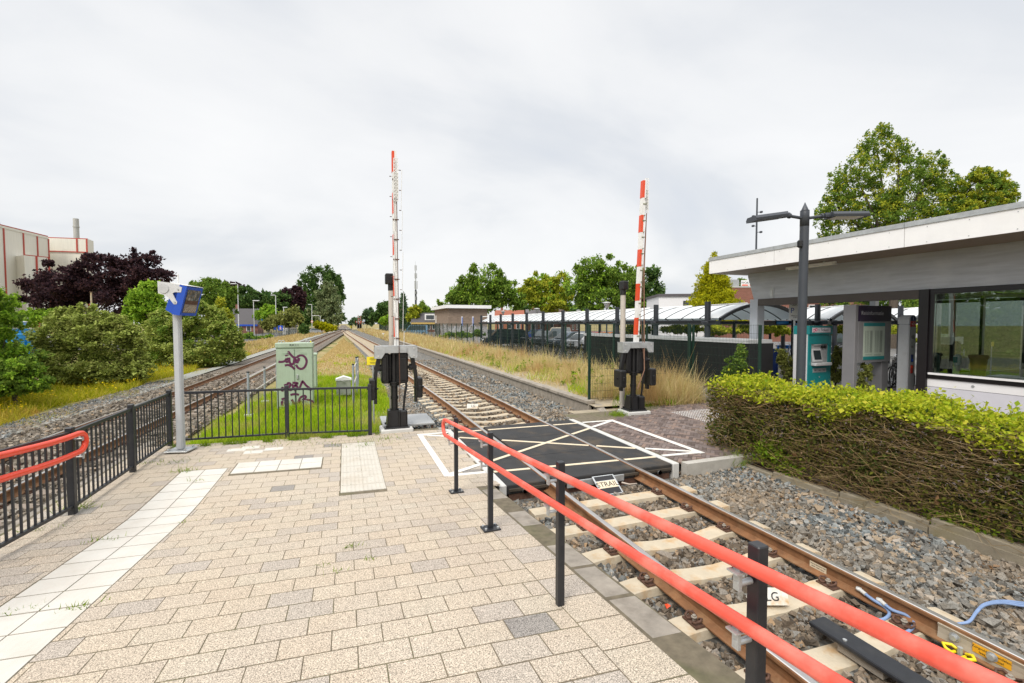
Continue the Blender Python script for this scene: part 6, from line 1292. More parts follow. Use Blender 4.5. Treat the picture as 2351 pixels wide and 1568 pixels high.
px_tree('broad_tree', 'dark leafy tree row seen through the station window', 'tree', 34, [(2150, 700, 60, 60), (2250, 690, 70, 66), (2350, 690, 70, 70), (2450, 690, 80, 70), (2560, 690, 80, 70), (2680, 690, 80, 70), (2170, 775, 60, 34), (2270, 775, 70, 34), (2370, 775, 70, 34), (2470, 775, 80, 34), (2580, 775, 80, 34), (2690, 775, 80, 34)], .22, 24000, M_['lf_mid'], 2300, ground=0, seed=175, sub=24, spread=.26)
for i, (u, v, s) in enumerate(((-14, 18.3, 1.0), (-13.5, 15.2, 1.0), (-14.5, 21.2, 1.0), (-17, 24, 1.2), (-15, 9, 1.0))):
    t = thing('broad_tree', ('leafy tree mirrored in the station window, second from the left', 'leafy tree mirrored at the left of the station window', 'leafy tree mirrored in the middle of the station window', 'leafy tree mirrored at the right of the station window', 'leafy tree left of the platform, outside the view')[i], 'tree', (u, v, -.55), 0, 'trees left of the platform'); o = (u, v, -.55)
    crown('crown', [(u+dx*s, v+dy*s, .1+dz*s, 2.0*s, 2.0*s, 1.2*s) for dx, dy, dz in ((1.2, -2.2, .4), (1.3, 0, .4), (1.2, 2.2, .4), (0, -2.8, 1.2), (.4, -1, 1.7), (.4, 1.2, 1.8), (0, 3, 1.2), (-.4, 0, 3.2), (-.3, -1.6, 2.8), (-.3, 1.8, 2.7), (0, .2, 4.4))], 7000, .26, M_['lf_mid'], t, o, 300+i)
    mb = MB(); mb.tube([(0, 0, 0), (0, 0, 3*s)], .14, 8, r1=.06); mb.build('trunk', M_['bark'], t)
# shrubs by the forecourt and beyond the shelters
SH = 'shrubs round the forecourt'
for i, (lb, Y, bl, m_, n, lf) in enumerate([('dark glossy shrub in front of the black lockers beside the grey portal leg', 12.6, [(1690, 845, 24, 30), (1700, 810, 14, 20), (1672, 860, 16, 18)], 'mid', 2200, .07), ('leafy shrub between the navy board and the ticket machine', 14.6, [(1808, 835, 22, 30), (1795, 815, 12, 18), (1812, 862, 18, 18)], 'olive', 2600, .07), ('leafy shrub between ticket machine and information panel', 14.6, [(1922, 830, 16, 34), (1920, 865, 16, 18)], 'olive', 2000, .07), ('thin shrub under the information panel', 12.2, [(1985, 860, 20, 26), (1978, 885, 14, 12)], 'olive', 1100, .07), ('yellow-green hedge beyond the lockers', 23, [(1460, 758, 40, 9), (1560, 757, 50, 10), (1650, 757, 50, 11), (1730, 757, 40, 11)], 'yel', 7000, .13), ('yellow-green hedge behind the parked bicycles', 26, [(1780, 757, 40, 12), (1860, 757, 40, 13), (1940, 757, 40, 13)], 'yel', 6000, .14), ('yellow-green hedge seen beyond the station window', 27, [(2040, 755, 50, 16), (2140, 760, 60, 26), (2250, 765, 70, 28), (2350, 765, 60, 28), (2440, 765, 60, 28), (2540, 765, 60, 28), (2640, 765, 60, 28)], 'yel', 14000, .14)]):
    px_tree('shrub' if 'shrub' in lb else 'clipped_hedge', lb, 'shrub' if 'shrub' in lb else 'hedge', Y, bl, lf, n, M_['lf_'+m_], group=SH, ground=-.02, trunk=.03, seed=200+i*3, sub=18)
# brambles behind the hut fence and low plants
px_tree('bramble', 'scrubby brambles at the foot of the brick hut', 'shrub', 46, [(1060, 768, 30, 8), (1095, 766, 24, 9), (1030, 770, 20, 6)], .2, 2200, M_['lf_mid'], 1060, ground=.1, seed=231)
px_tree('bramble', 'green brambles growing through the left mesh fence', 'shrub', 80, [(560, 772, 22, 9), (590, 775, 22, 6), (618, 774, 8, 7)], .3, 1800, M_['lf_fresh'], 580, seed=233)
# ---------------------------------------------------------------- buildings
def house_box(name, a, b, m, t, o): mb = MB(); mb.bbox(Vector(a)-o, Vector(b)-o); return mb.build(name, m, t)
def brickmat(name, c1, c2, mortar, sc=1.0, patch=None):
    m, nt, bs = nmat(name); tc = nt.nodes.new('ShaderNodeTexCoord'); g = nt.nodes.new('ShaderNodeNewGeometry'); sp = nt.nodes.new('ShaderNodeSeparateXYZ'); nt.links.new(tc.outputs['Object'], sp.inputs[0])
    ad = nt.nodes.new('ShaderNodeMath'); nt.links.new(sp.outputs[0], ad.inputs[0]); nt.links.new(sp.outputs[1], ad.inputs[1]); cb = nt.nodes.new('ShaderNodeCombineXYZ'); nt.links.new(ad.outputs[0], cb.inputs[0]); nt.links.new(sp.outputs[2], cb.inputs[1])
    br = nt.nodes.new('ShaderNodeTexBrick'); br.inputs['Scale'].default_value = 1; br.inputs['Brick Width'].default_value = .22*sc; br.inputs['Row Height'].default_value = .0625*sc*1.6; br.inputs['Mortar Size'].default_value = .008*sc
    for s, c in (('Color1', c1), ('Color2', c2), ('Mortar', mortar)): br.inputs[s].default_value = (*c, 1)
    nt.links.new(cb.outputs[0], br.inputs[0]); col = br.outputs[0]
    if patch is not None: 
        mr = nt.nodes.new('ShaderNodeMapRange'); mr.inputs['From Min'].default_value = 2.1; mr.inputs['From Max'].default_value = 1.7; nt.links.new(sp.outputs[2], mr.inputs['Value'])
        ml = nt.nodes.new('ShaderNodeMath'); ml.operation = 'MULTIPLY'; nt.links.new(mr.outputs[0], ml.inputs[0]); nt.links.new(rampn(nt, noise(nt, .55, 5), [(.36, 0.0), (.46, .8)]), ml.inputs[1])
        col = mixc(nt, ml.outputs[0], col, mixc(nt, rampn(nt, noise(nt, 5, 4), [(.4, 0.0), (.6, 1.0)]), patch, (.35, .36, .38)))
    nt.links.new(col, bs.inputs['Base Color']); bs.inputs['Roughness'].default_value = .9; return m
M_['brick_brown'] = brickmat('brown_hut_brick', (.22, .16, .12), (.29, .215, .165), (.22, .19, .16), 1.4, (.62, .62, .64))
M_['brick_red'] = brickmat('red_brick', (.23, .085, .055), (.29, .11, .075), (.25, .19, .16), 1.2)
M_['roof_dark'] = mat('dark_roof_tiles', (.075, .07, .075), .7, .2, 3, stretch=(6, 6, 6)); M_['clad'] = mat('ribbed_grey_cladding', (.70, .68, .60), .6, .07, 1.2, stretch=(8, 8, .2)); M_['trim_red'] = mat('red_trim', (.42, .06, .04), .5, .1, 2)
M_['sky_blue'] = mat('bright_blue_boards', (.02, .20, .42), .5, .08, 2)
# brick hut
o = Vector((10.75, 49.6, 0)); t = thing('brick_hut', 'flat roofed brown brick hut with pale graffiti beyond the long mesh fence', 'building', o); uR = pv(1119, 743, 49.6).x; zt = pv(1070, 708, 49.6).z; vB = pu(998, 743, 10.75).y
w = house_box('wall', (10.75, 49.6, 0), (uR, vB, zt-.02), M_['brick_brown'], t, o); house_box('roof', (10.35, 49.2, zt), (uR+.35, vB+.4, zt+.36), M_['white_clean'], t, o)
for x in (1060, 1085): u = pv(x, 743, 49.6).x; f = house_box('window', (u-.06, 49.54, 1.9), (u+.12, 49.6, 3.0), M_['white_paint'], t, o); house_box('pane', (u-.01, 49.52, 1.95), (u+.08, 49.54, 2.9), M_['blue'], f, o); house_box('downpipe', (u-.06, 49.5, .1), (u-.01, 49.54, 1.9), M_['galv'], t, o)
house_box('window', (10.69, vB-1.2, 2.3), (10.75, vB-.9, 3.2), M_['white_paint'], t, o); house_box('meter_box', (pv(1032, 743, 49.6).x, 49.3, .2), (pv(1050, 743, 49.6).x, 49.6, 1.5), M_['concrete_pale'], t, o)
GF = mat('pale_graffiti', (.70, .71, .76), .6, .1, 6)
for i, s in enumerate([[(0, 0), (.2, .8), (.5, 1.1), (.6, .2), (.8, 1.0), (1.1, .9)], [(1.3, .1), (1.4, 1.1), (1.7, .3), (1.9, 1.2), (2.0, .2)]]):
    mb = MB(); ribbon(mb, s, .09, 0, lambda x: x, lambda z: z); gx = mb.build('graffiti', GF, t); gx.location = (-.006, 3.2, 1.0); gx.rotation_euler = (0, 0, R(-90))
for i, s in enumerate([[(.3, .1), (.5, .9), (.9, .2), (1.2, 1.0), (1.5, .3)], [(2, .2), (2.3, 1.0), (2.8, .9), (2.6, .3), (2.2, .2)]]):
    mb = MB(); ribbon(mb, s, .08, 0, lambda x: x, lambda z: z); gx = mb.build('graffiti', GF, t); gx.location = (.2, -.006, 1.0)
# restaurant wall and white house
p = at(1660, 743, 55); t = thing('restaurant_building', 'long red brick building with roof signs reading WOK behind the shelter', 'building', (p.x, p.y, 0), FACE+.04); o = Vector((0, 0, 0)); zt = at(1700, 660, 55).z; k = 55/FPX
house_box('wall', (.5, 0, 0), (370*k, 9, zt), M_['brick_red'], t, o); house_box('parapet', (.45, -.05, zt), (370*k+.05, 9.1, zt+.16), M_['concrete_pale'], t, o)
for x in (1785, 1825, 1870, 1930): u = (x-1660)*k; f = house_box('window', (u-.5, -.06, 2.6), (u+.5, 0, 4.5), M_['white_paint'], t, o); house_box('pane', (u-.42, -.08, 2.75), (u+.42, -.06, 4.4), M_['glass_dark'], f, o); house_box('sill', (u-.55, -.14, 2.52), (u+.55, 0, 2.6), M_['roof_dark'], f, o)
house_box('vent_box', ((1683-1660)*k, 1.0, zt+.17), ((1706-1660)*k, 2.4, zt+1.05), M_['galv'], t, o)
for i, x in enumerate((1716, 1734)):
    b_ = house_box('roof_sign', ((x-8-1660)*k, .6, zt+.25), ((x+8-1660)*k, .75, zt+.95), M_['white_clean'], t, o); text('WOK', .36, M_['ink'], b_, ((x-1660)*k, .59, zt+.62), (R(90), 0, 0), depth=.004); mb = MB(); mb.bbox(((x-7-1660)*k, .585, zt+.28), ((x+7-1660)*k, .6, zt+.42)); mb.build('sign_band', M_['orange_red'], b_)
p = at(1512, 743, 58); t = thing('white_house', 'white flat roofed house left of the golden conifer', 'house', (p.x, p.y, 0), FACE-.10); k = 58/FPX; zt = at(1512, 680, 58).z
house_box('wall', (0, 0, 0), (105*k, 8, zt), mat('white_brick', (.78, .78, .80), .7, .05, 6), t, o); house_box('roof', (-.15, -.2, zt), (105*k+.1, 8.1, zt+.28), mat('grey_roof_edge', (.10, .09, .10), .6), t, o)
f = house_box('window', (54*k, -.06, zt-2.1), (72*k, .0, zt-.6), M_['frame_black'], t, o); house_box('pane', (56*k, -.08, zt-2.0), (70*k, -.06, zt-.7), M_['glass_dark'], f, o)
# village houses
def gable(name, label, px, Y, L, D_, ze, zr, mw, mr, rz, nwin=2, gcol=None, chim=True, ground=0, dormer=False, band=None):
    p = at(px, 743, Y); t = thing(name, label, 'house', (p.x, p.y, ground), rz); h = L/2
    house_box('wall', (-h, 0, 0), (h, D_, ze), mw, t, o)
    mb = MB()
    for s in (-1, 1): mb.prism([(0, ze), (D_, ze), (D_/2, zr)], (s*h-(.0 if s < 0 else .1), 0, 0), (0, 1, 0), (0, 0, 1), (1, 0, 0), .1)
    mb.build('gable_wall', gcol or mw, t)
    mb = MB(); e = .35; sl = (zr-ze)/(D_/2); mb.prism([(-e, ze-e*sl), (D_/2, zr), (D_+e, ze-e*sl), (D_+e, ze-e*sl+.16), (D_/2, zr+.18), (-e, ze-e*sl+.16)], (-h-.2+(.0), 0, 0), (0, 1, 0), (0, 0, 1), (1, 0, 0), L+.3); rf = mb.build('roof', mr, t)
    if chim: mb = MB(); mb.box((-h*.55, D_/2+.2, zr+.5), (.7, .6, 1.5)); mb.build('chimney', M_['brick_red'], rf)
    if band: house_box('eaves_board', (-h-.1, -.38, ze-.55), (h+.05, -.3, ze-.1), band, t, o)
    for i in range(nwin): u = -h+L*(i+.7)/(nwin+.4); f = house_box('window', (u-.55, -.06, .7), (u+.55, 0, min(ze-.3, 2.2)), M_['white_paint'], t, o); house_box('pane', (u-.42, -.09, .85), (u+.42, -.06, min(ze-.45, 2.05)), M_['glass_dark'], f, o)
    if dormer: d = house_box('dormer', (-.1, .2, ze+.5), (2.6, 2.6, zr-.2), M_['white_paint'], t, o); house_box('pane', (.25, .1, ze+.8), (2.25, .2, zr-.5), M_['glass_dark'], d, o)
    return t
gable('house', 'house with slate roof and bright blue gable behind the left verge', 556, 120, 7.2, 7.5, 2.6, 6.6, M_['brick_red'], M_['roof_dark'], FACE+R(18), 2, M_['sky_blue'], band=M_['blue'], ground=-.5)
gable('house', 'low brick house with white dormer left of the brick hut', 976, 118, 6.8, 7, 2.6, 4.9, M_['brick_red'], M_['roof_dark'], FACE+R(8), 4, dormer=True, band=mat('ochre_board', (.52, .36, .10), .6))
gable('house', 'orange brick house behind the car park lamps', 1170, 125, 8, 7, 3.0, 5.8, mat('orange_brick', (.36, .13, .07), .8), mat('orange_tiles', (.30, .10, .06), .8), FACE, 3)
gable('house', 'grey roofed house behind the shelter, left of the tall forked tree', 1245, 110, 7.5, 8, 3.0, 5.6, M_['brick_red'], mat('grey_tiles', (.14, .13, .14), .8), FACE, 3)
gable('house', 'brown roofed house behind the shelter, under the tall forked tree', 1320, 112, 6, 8, 2.8, 5.6, M_['brick_red'], mat('brown_tiles', (.16, .10, .08), .8), FACE+R(60), 2)
gable('shed', 'small white gabled shed beside the dark trees', 672, 112, 2.2, 3, 2.2, 3.4, M_['white_paint'], M_['roof_dark'], FACE+R(50), 0, chim=False, ground=-.5)
# factory
t = thing('factory', 'huge pale grey factory hall with red vertical strips and a chimney', 'factory', tuple(at(60, 743, 112)[:2])+(-.5,)); o2 = Vector(t.location)
def wallrun(name, p, q, z, m, th=.6, zb=-.5):
    d = (Vector((q.x, q.y, 0))-Vector((p.x, p.y, 0))); n = Vector((d.y, -d.x, 0)).normalized()*th; mb = MB(); a, b = Vector((p.x, p.y, zb))-o2, Vector((q.x, q.y, zb))-o2; up = Vector((0, 0, z-zb))
    mb.add([a, b, b-n, a-n, a+up, b+up, b-n+up, a-n+up], [(0, 3, 2, 1), (4, 5, 6, 7), (0, 1, 5, 4), (1, 2, 6, 5), (2, 3, 7, 6), (3, 0, 4, 7)]); return mb.build(name, m, t)
a, b = at(-130, 743, 88), at(118, 743, 115); zt = at(0, 519, 100).z; w = wallrun('hall', a, b, zt, M_['clad'], 30)
def strips(par_a, par_b, xs, zt, zb=-.5):
    for x in xs: p = par_a.lerp(par_b, x); d = (par_b-par_a).normalized(); q = p+d*.34; n = Vector((d.y, -d.x, 0))*.12; wallrun('red_strip', p+n, q+n, zt, M_['trim_red'], .1, zb)
strips(a, b, (.06, .28, .52, .715, .865, .995), zt); wallrun('roof_edge', a+Vector((.1, -.1, 0)), b+Vector((.1, -.1, 0)), zt+.5, M_['clad'], .5, zt); wallrun('roof_trim', a+Vector((.1, -.2, 0)), b+Vector((.1, -.2, 0)), zt+.72, M_['trim_red'], .5, zt+.5)
a, b = at(116, 743, 117), at(207, 743, 119); zt = at(116, 546, 117).z; wallrun('annex', a, b, zt, M_['clad'], 2.5); strips(a, b, (.72,), zt, zt-3.5); strips(a, b, (.97,), zt); wallrun('roof_edge', a, b, zt+.22, M_['trim_red'], .3, zt); wallrun('red_strip', a+Vector((.1, -.25, 0)), b+Vector((.1, -.25, 0)), zt-3.25, M_['trim_red'], .1, zt-3.5)
c1, c2 = at(207, 743, 119.2), at(217, 743, 121); sg = wallrun('sign_panel', c1, c2, at(207, 547, 119).z, M_['white_clean'], .3, at(207, 568, 119).z); d_ = c2-c1; n_ = Vector((d_.y, -d_.x, 0)).normalized(); mid = (c1+c2)/2; mid.z = at(207, 556, 119).z; text('Teeling', .42, mat('sign_green', (.08, .15, .03), .6), sg, mid+n_*.05-o2, (R(90), 0, math.atan2(d_.y, d_.x)), depth=.01)
a, b = at(62, 743, 104), at(117, 743, 108); zt = at(62, 586, 104).z; wallrun('low_hall', a, b, zt, M_['clad'], 10); strips(a, b, (.45, .97), zt); wallrun('roof_edge', a, b, zt+.2, M_['trim_red'], .3, zt)
p = at(183, 743, 126); mb = MB(); z0, z1 = at(183, 552, 126).z, at(183, 502, 126).z; mb.cyl(Vector((p.x, p.y, z0-4))-o2, Vector((p.x, p.y, z1))-o2, .62, 16); mb.cyl(Vector((p.x, p.y, z0*.4+z1*.6))-o2, Vector((p.x, p.y, z0*.4+z1*.6+.3))-o2, .72, 16); mb.build('chimney', mat('grey_chimney', (.40, .40, .38), .7), t)
p = at(11, 743, 101); mb = MB(); zz = at(11, 519, 101).z; mb.cyl(Vector((p.x-2, p.y+3, zz))-o2, Vector((p.x-2, p.y+3, zz+2.6))-o2, .08, 6); mb.box(Vector((p.x-2, p.y+3, zz+.8))-o2, (.6, .3, 1.0)); mb.build('roof_aerial', M_['galv'], t)
# telecom mast
p = at(955, 743, 300); k = 300/FPX; t = thing('telecom_mast', 'tall slender telecom mast with antenna panels in the distance', 'mast', (p.x, p.y, 0)); Z_ = lambda y: at(955, y, 300).z
mb = MB(); mb.cyl((0, 0, 0), (0, 0, Z_(665)), .75, 10, r1=.6); mb.build('lower_tube', LG_, t); mb = MB(); mb.cyl((0, 0, Z_(665)), (0, 0, Z_(622)), .45, 8, r1=.3); mb.cyl((0, 0, Z_(622)), (0, 0, Z_(600)), .07, 6); mb.build('upper_tube', M_['galv'], t)
for i, (y0, y1, w_) in enumerate(((622, 608, 1.0), (640, 626, 1.3), (664, 644, 1.7), (676, 668, 1.4), (690, 680, 1.2))): 
    for a in (0, 2.1, 4.2): mb = MB(); mb.box((math.cos(a)*w_*.55, math.sin(a)*w_*.55, (Z_(y0)+Z_(y1))/2), (.5, .35, Z_(y1)-Z_(y0)-.6), rz=a); mb.build('antenna_panel', M_['galv'], t)
# ---------------------------------------------------------------- lamps and signs on the left
M_['lampwhite'] = mat('white_lamp_post', (.66, .67, .68), .5, .05, 1)
def pole_lamp(label, px, ytop, ybase, Y, arm, short=False):
    p = at(px, 743, Y); zt, zb = at(px, ytop, Y).z, at(px, ybase, Y).z; t = thing('street_lamp', label, 'street lamp', (p.x, p.y, zb), FACE, 'white street lamps beyond the left verge'); h = zt-zb; rr = .09 if Y < 100 else .12
    mb = MB(); mb.cyl((0, 0, -.4), (0, 0, h*.45), rr, 8); mb.cyl((0, 0, h*.45), (0, 0, h), rr*.7, 8)
    if short: mb.tube([(0, 0, h-.1), (arm*.3, 0, h+.05), (arm, 0, h+.1)], rr*.6, 6)
    mb.build('pole', M_['lampwhite'], t); mb = MB(); mb.bevbox((arm*1.05, 0, h+.05), (1.0, .3, .14), .03); mb.build('lamp_head', M_['lampwhite'], t)
for a in ((('tallest white lamp post, in front of the blue-gabled house roof', 547.8, 652, 764, 80, -.7)), ('white lamp post in front of the blue gable', 583, 691, 764, 75, .4), ('tall white lamp post beside the oval blue sign', 634, 678, 769, 108, -.6), ('slim white lamp post before the olive hawthorn', 652, 706, 758, 104, .3), ('white lamp post carrying the round red sign', 716.5, 699.5, 750, 138, -.5)): pole_lamp(*a)
pole_lamp('short lamp post with a bent arm near the yellow shrub', 735.5, 725, 746, 150, -2.0, True)
def cone_lamp(label, px, ytop, Y, hgt, zt=None):
    p = at(px, ytop, Y); t = thing('park_lamp', label, 'street lamp', (p.x, p.y, 0), 0, 'cone lamps round the car park'); h = p.z
    mb = MB(); mb.cyl((0, 0, -.5), (0, 0, h-.5), .06, 8); mb.build('pole', LG_, t); mb = MB(); mb.lathe([(.10, h-.5), (.26, h-.06), (.33, h-.05), (.30, h), (.02, h+.04)], n=14); mb.build('lamp_head', mat('pale_lamp_glass', (.60, .61, .60), .4) if 'pale_lamp_glass' not in bpy.data.materials else bpy.data.materials['pale_lamp_glass'], t)
for a in (('cone lamp nearest the right-hand boom, in the car park', 1393, 694, 37, 4), ('cone lamp before the grey roofed house', 1233, 708, 53, 4), ('cone lamp beside the brick hut', 1155, 714, 65, 4), ('far cone lamp under the tall forked tree', 1328, 712, 62, 4), ('cone lamp over the blue crates at the left', 51.5, 738, 38, 2)): cone_lamp(*a)
p = at(369, 743, 35)
t = thing('flag_pole', 'bare wooden pole standing before the purple tree', 'pole', tuple(at(211.5, 743, 33)[:2])+(-.5,)); mb = MB(); h = at(211.5, 671, 33).z+.5; mb.cyl((0, 0, 0), (0, 0, h), .07, 8, r1=.05); mb.build('pole', M_['sleeper_pale'], t); mb = MB(); mb.cyl((0, 0, h), (0, 0, h+.05), .1, 8); mb.build('cap', M_['dark_rust'], t)
def signboard(label, x0, x1, y0, y1, Y, m, yb, cat='sign', name='road_sign'):
    a, b = at(x0, y0, Y), at(x1, y1, Y); zb = at(x0, yb, Y).z; c = (a+b)/2; t = thing(name, label, cat, (c.x, c.y, zb), FACE); w_ = (x1-x0)*Y/FPX; h0, h1 = b.z-zb, a.z-zb
    mb = MB(); mb.bevbox((0, 0, (h0+h1)/2), (w_, .06, h1-h0), .02); pl = mb.build('plate', m, t)
    for s in (-1, 1): mb = MB(); mb.cyl((s*w_*.35, .06, -.2), (s*w_*.35, .06, h1), .04, 6); mb.build('post', M_['galv'], t)
    return t, pl, w_, h0, h1
t, pl, w_, h0, h1 = signboard('blue direction board with white arrow and round red no-entry symbol', 638.5, 649.5, 747.5, 759.5, 100, M_['blue'], 768); hm = (h0+h1)/2
mb = MB(); mb.cyl((0, -.045, hm+.03), (0, -.035, hm+.03), .2, 16); rd = mb.build('red_ring', M_['orange_red'], pl); mb = MB(); mb.cyl((0, -.052, hm+.03), (0, -.045, hm+.03), .145, 16); mb.build('white_disc', M_['white_ink'], pl); mb = MB(); mb.box((0, -.055, hm+.02), (.16, .006, .08)); mb.build('car_symbol', M_['ink'], pl)
mb = MB(); mb.box((-.05, -.04, h0+.2), (.5, .01, .05)); mb.prism([(-.3, .2), (-.42, .2), (-.3, .28)], (0, -.045, h0-.0), X, Z, Yv, .01); mb.prism([(-.08, h1-.22), (.08, h1-.22), (0, h1-.06)], (0, -.045, 0), X, Z, Yv, .01); mb.box((.1, -.04, h0+.32), (.36, .01, .05)); mb.build('arrows', M_['white_ink'], pl)
t, pl, w_, h0, h1 = signboard('tall blue sign with a white oval beside the lamp post', 628, 633.2, 743.5, 757.3, 107, M_['blue'], 768); mb = MB(); mb.lathe([(.01, 0), (.40, .001), (.40, .02), (.01, .021)], n=18); ov = mb.build('white_oval', M_['white_ink'], pl); ov.rotation_euler = (R(90), 0, 0); ov.scale = (1, .55, 1); ov.location = (.12, -.06, (h0+h1)/2+.2)
t, pl, w_, h0, h1 = signboard('long blue street name plate on the lamp post', 634, 646, 742.6, 744.6, 106, mat('pale_blue_plate', (.10, .20, .50), .5), 768, name='street_name_sign')
t, pl, w_, h0, h1 = signboard('round red and white vehicle ban sign on the lamp post', 716.2, 716.9, 737, 739.5, 136, M_['galv'], 752); mb = MB(); hm = (h0+h1)/2; mb.cyl((0, -.08, hm), (0, -.06, hm), .34, 18); mb.build('red_ring', M_['orange_red'], pl); mb = MB(); mb.cyl((0, -.09, hm), (0, -.08, hm), .25, 18); mb.build('white_disc', M_['white_ink'], pl); mb = MB(); mb.box((0, -.095, hm), (.28, .01, .12)); mb.build('car_symbol', M_['ink'], pl)
for lb, x, Y, yb in (('grey square board on a thin post by the left track', 741.5, 118, 769), ('grey square board on a thin post by the right track', 835.5, 118, 768)):
    p = at(x, 743, Y); zb = at(x, yb, Y).z; t = thing('track_sign', lb, 'track sign', (p.x, p.y, zb), FACE); h = at(x, 738, Y).z-zb; mb = MB(); mb.cyl((0, 0, -.2), (0, 0, h), .04, 6); mb.build('post', M_['galv'], t); mb = MB(); mb.bevbox((0, -.05, h+.22), (.56, .03, .56), .01); mb.build('board', mat('grey_board', (.42, .46, .54), .5) if 'grey_board' not in bpy.data.materials else bpy.data.materials['grey_board'], t); mb = MB(); mb.box((0, 0, -.05), (.35, .3, .4)); mb.build('footing', M_['concrete_pale'], t)
t = thing('kilometre_sign', 'tiny white number plate in the dry grass by the right track', 'track sign', tuple(at(880, 766, 62)), FACE); mb = MB(); mb.box((0, 0, .0), (.26, .02, .14)); pl = mb.build('plate', M_['white_ink'], t); mb = MB(); mb.cyl((0, .02, -.6), (0, .02, .05), .02, 6); mb.build('post', M_['galv'], t)
mb = MB()
for x in (-.06, 0, .06): mb.box((x, -.012, 0), (.035, .004, .06))
mb.build('figures', M_['ink'], pl)
# left road fence
mesh_fence('mesh_fence', 'green mesh fence along the road beyond the left verge', [tuple(at(x, 743, Y)[:2]) for x, Y in ((556, 72), (640, 88), (690, 112), (724, 140))], -.5, 1.5, 2.6)
# far crossing
FB = 'booms of the far level crossing'
def small_boom(label, px, yt, yb, Y=205):
    p = at(px, 743, Y); zt, zb = at(px, yt, Y).z, at(px, yb, Y).z; t = thing('barrier_boom', label, 'level crossing barrier', (p.x, p.y, 0), FACE, FB); mb = MB(); mb.box((0, 0, zb/2), (.7, .6, zb)); mb.build('machine', M_['machine_black'], t); n = 8; h = (zt-zb)/n
    mb = MB(); mb.box((0, 0, (zt+zb)/2), (.22, .16, zt-zb)); b = mb.build('boom', M_['white_paint'], t); mb = MB()
    for i in range(0, n, 2): mb.box((0, 0, zb+h*(i+.5)), (.24, .18, h))
    mb.build('red_bands', M_['orange_red'], b)
for lb, a, b, c in (('far red and white boom, outermost left one', 754, 726, 744), ('tallest of the far booms on the left', 761.5, 722, 744), ('far boom tucked behind the tallest left one', 763.5, 729, 744), ('far boom leaning left on the right side', 822.3, 722.5, 744), ('far boom beside the leaning one', 824.5, 728, 744), ('far boom nearest the grey board on the right', 828.3, 724, 744)): small_boom(lb, a, b, c)
def cross_sign(label, px, y, Y=203):
    p = at(px, 743, Y); t = thing('crossbuck', label, 'level crossing sign', (p.x, p.y, 0), FACE, 'crossed warning signs of the far level crossing'); z = at(px, y, Y).z; mb = MB(); mb.cyl((0, 0, 0), (0, 0, z+.5), .06, 6); mb.build('post', M_['lampwhite'], t)
    for s in (-1, 1): mb = MB(); mb.box((0, -.08-.02*s, z), (1.5, .03, .24), ry=s*.5); bl = mb.build('blade', M_['white_ink'], t); mb = MB(); mb.box((.5, -.10-.02*s, z-s*.27), (.45, .03, .25), ry=s*.5); mb.box((-.5, -.10-.02*s, z+s*.27), (.45, .03, .25), ry=s*.5); mb.build('red_tips', M_['orange_red'], bl)
for lb, a in (('far crossed sign left of the tallest boom', 751.5), ('far crossed sign before the tallest boom', 758), ('far crossed sign by the left track', 774), ('far crossed sign at the left of the right-hand booms', 819.5), ('far crossed sign under the leaning boom', 825), ('far crossed sign right of the right-hand booms', 832.5)): cross_sign(lb, a, 739)
for lb, x in (('far red and white post left of the tracks', 772), ('far red and white post beside the left track', 775.7)):
    p = at(x, 743, 200); t = thing('marker_post', lb, 'marker post', (p.x, p.y, 0), 0, 'red and white posts at the far crossing'); mb = MB(); mb.cyl((0, 0, 0), (0, 0, 2.0), .12, 8); b = mb.build('post', M_['white_paint'], t); mb = MB()
    for i in range(3): mb.cyl((0, 0, .2+i*.66), (0, 0, .53+i*.66), .13, 8)
    mb.build('red_bands', M_['orange_red'], b)
p = at(805.8, 743, 190); t = thing('warning_board', 'narrow yellow board at the far crossing beside the track', 'sign', (p.x, p.y, 0), FACE); mb = MB(); mb.box((0, 0, .75), (.45, .1, 1.3)); mb.build('board', M_['yellow'], t); mb = MB(); mb.cyl((.3, .1, 0), (.3, .1, 2.4), .16, 8); mb.build('post', M_['machine_black'], t)
sheet('far_crossing_road', [-16, 0, 20], [196, 206], lambda u, v: .01, M_['concrete_pale'])
for lb, x, Y in (('far dark signal post left of the tracks', 776.5, 185), ('far dark signal post in the middle distance', 794.2, 330)):
    p = at(x, 743, Y); t = thing('signal_post', lb, 'signal', (p.x, p.y, 0), FACE); mb = MB(); mb.cyl((0, 0, 0), (0, 0, 3.2), .1, 6); mb.build('post', LG_, t); mb = MB(); mb.bevbox((0, -.1, 3.5), (.5, .3, 1.1), .05); mb.build('signal_head', M_['machine_black'], t)
# ---------------------------------------------------------------- blue crate stacks
CRT = mat('bright_blue_crate', (.015, .30, .72), .45, .1, 2); ck = None
def crate_mesh():
    mb = MB()
    for i in range(7): mb.box((0, 0, .14+i*.27), (1.15, .95, .25)); mb.box((0, 0, .27+i*.27), (1.22, 1.02, .04))
    return mb.mesh('crate_stack', CRT)
cm = crate_mesh()
for i, (x, Y) in enumerate(((22, 34), (42, 35), (60, 36), (74, 36), (30, 37), (52, 38))):
    p = at(x, 743, Y); c = _link('crate_stack', cm); c.location = (p.x, p.y, -.5 if i < 4 else -.15); c.rotation_euler = (0, 0, .2*i); tag(c, 'stack of bright blue plastic crates behind the left bushes', 'crate stack', 'blue crate stacks')
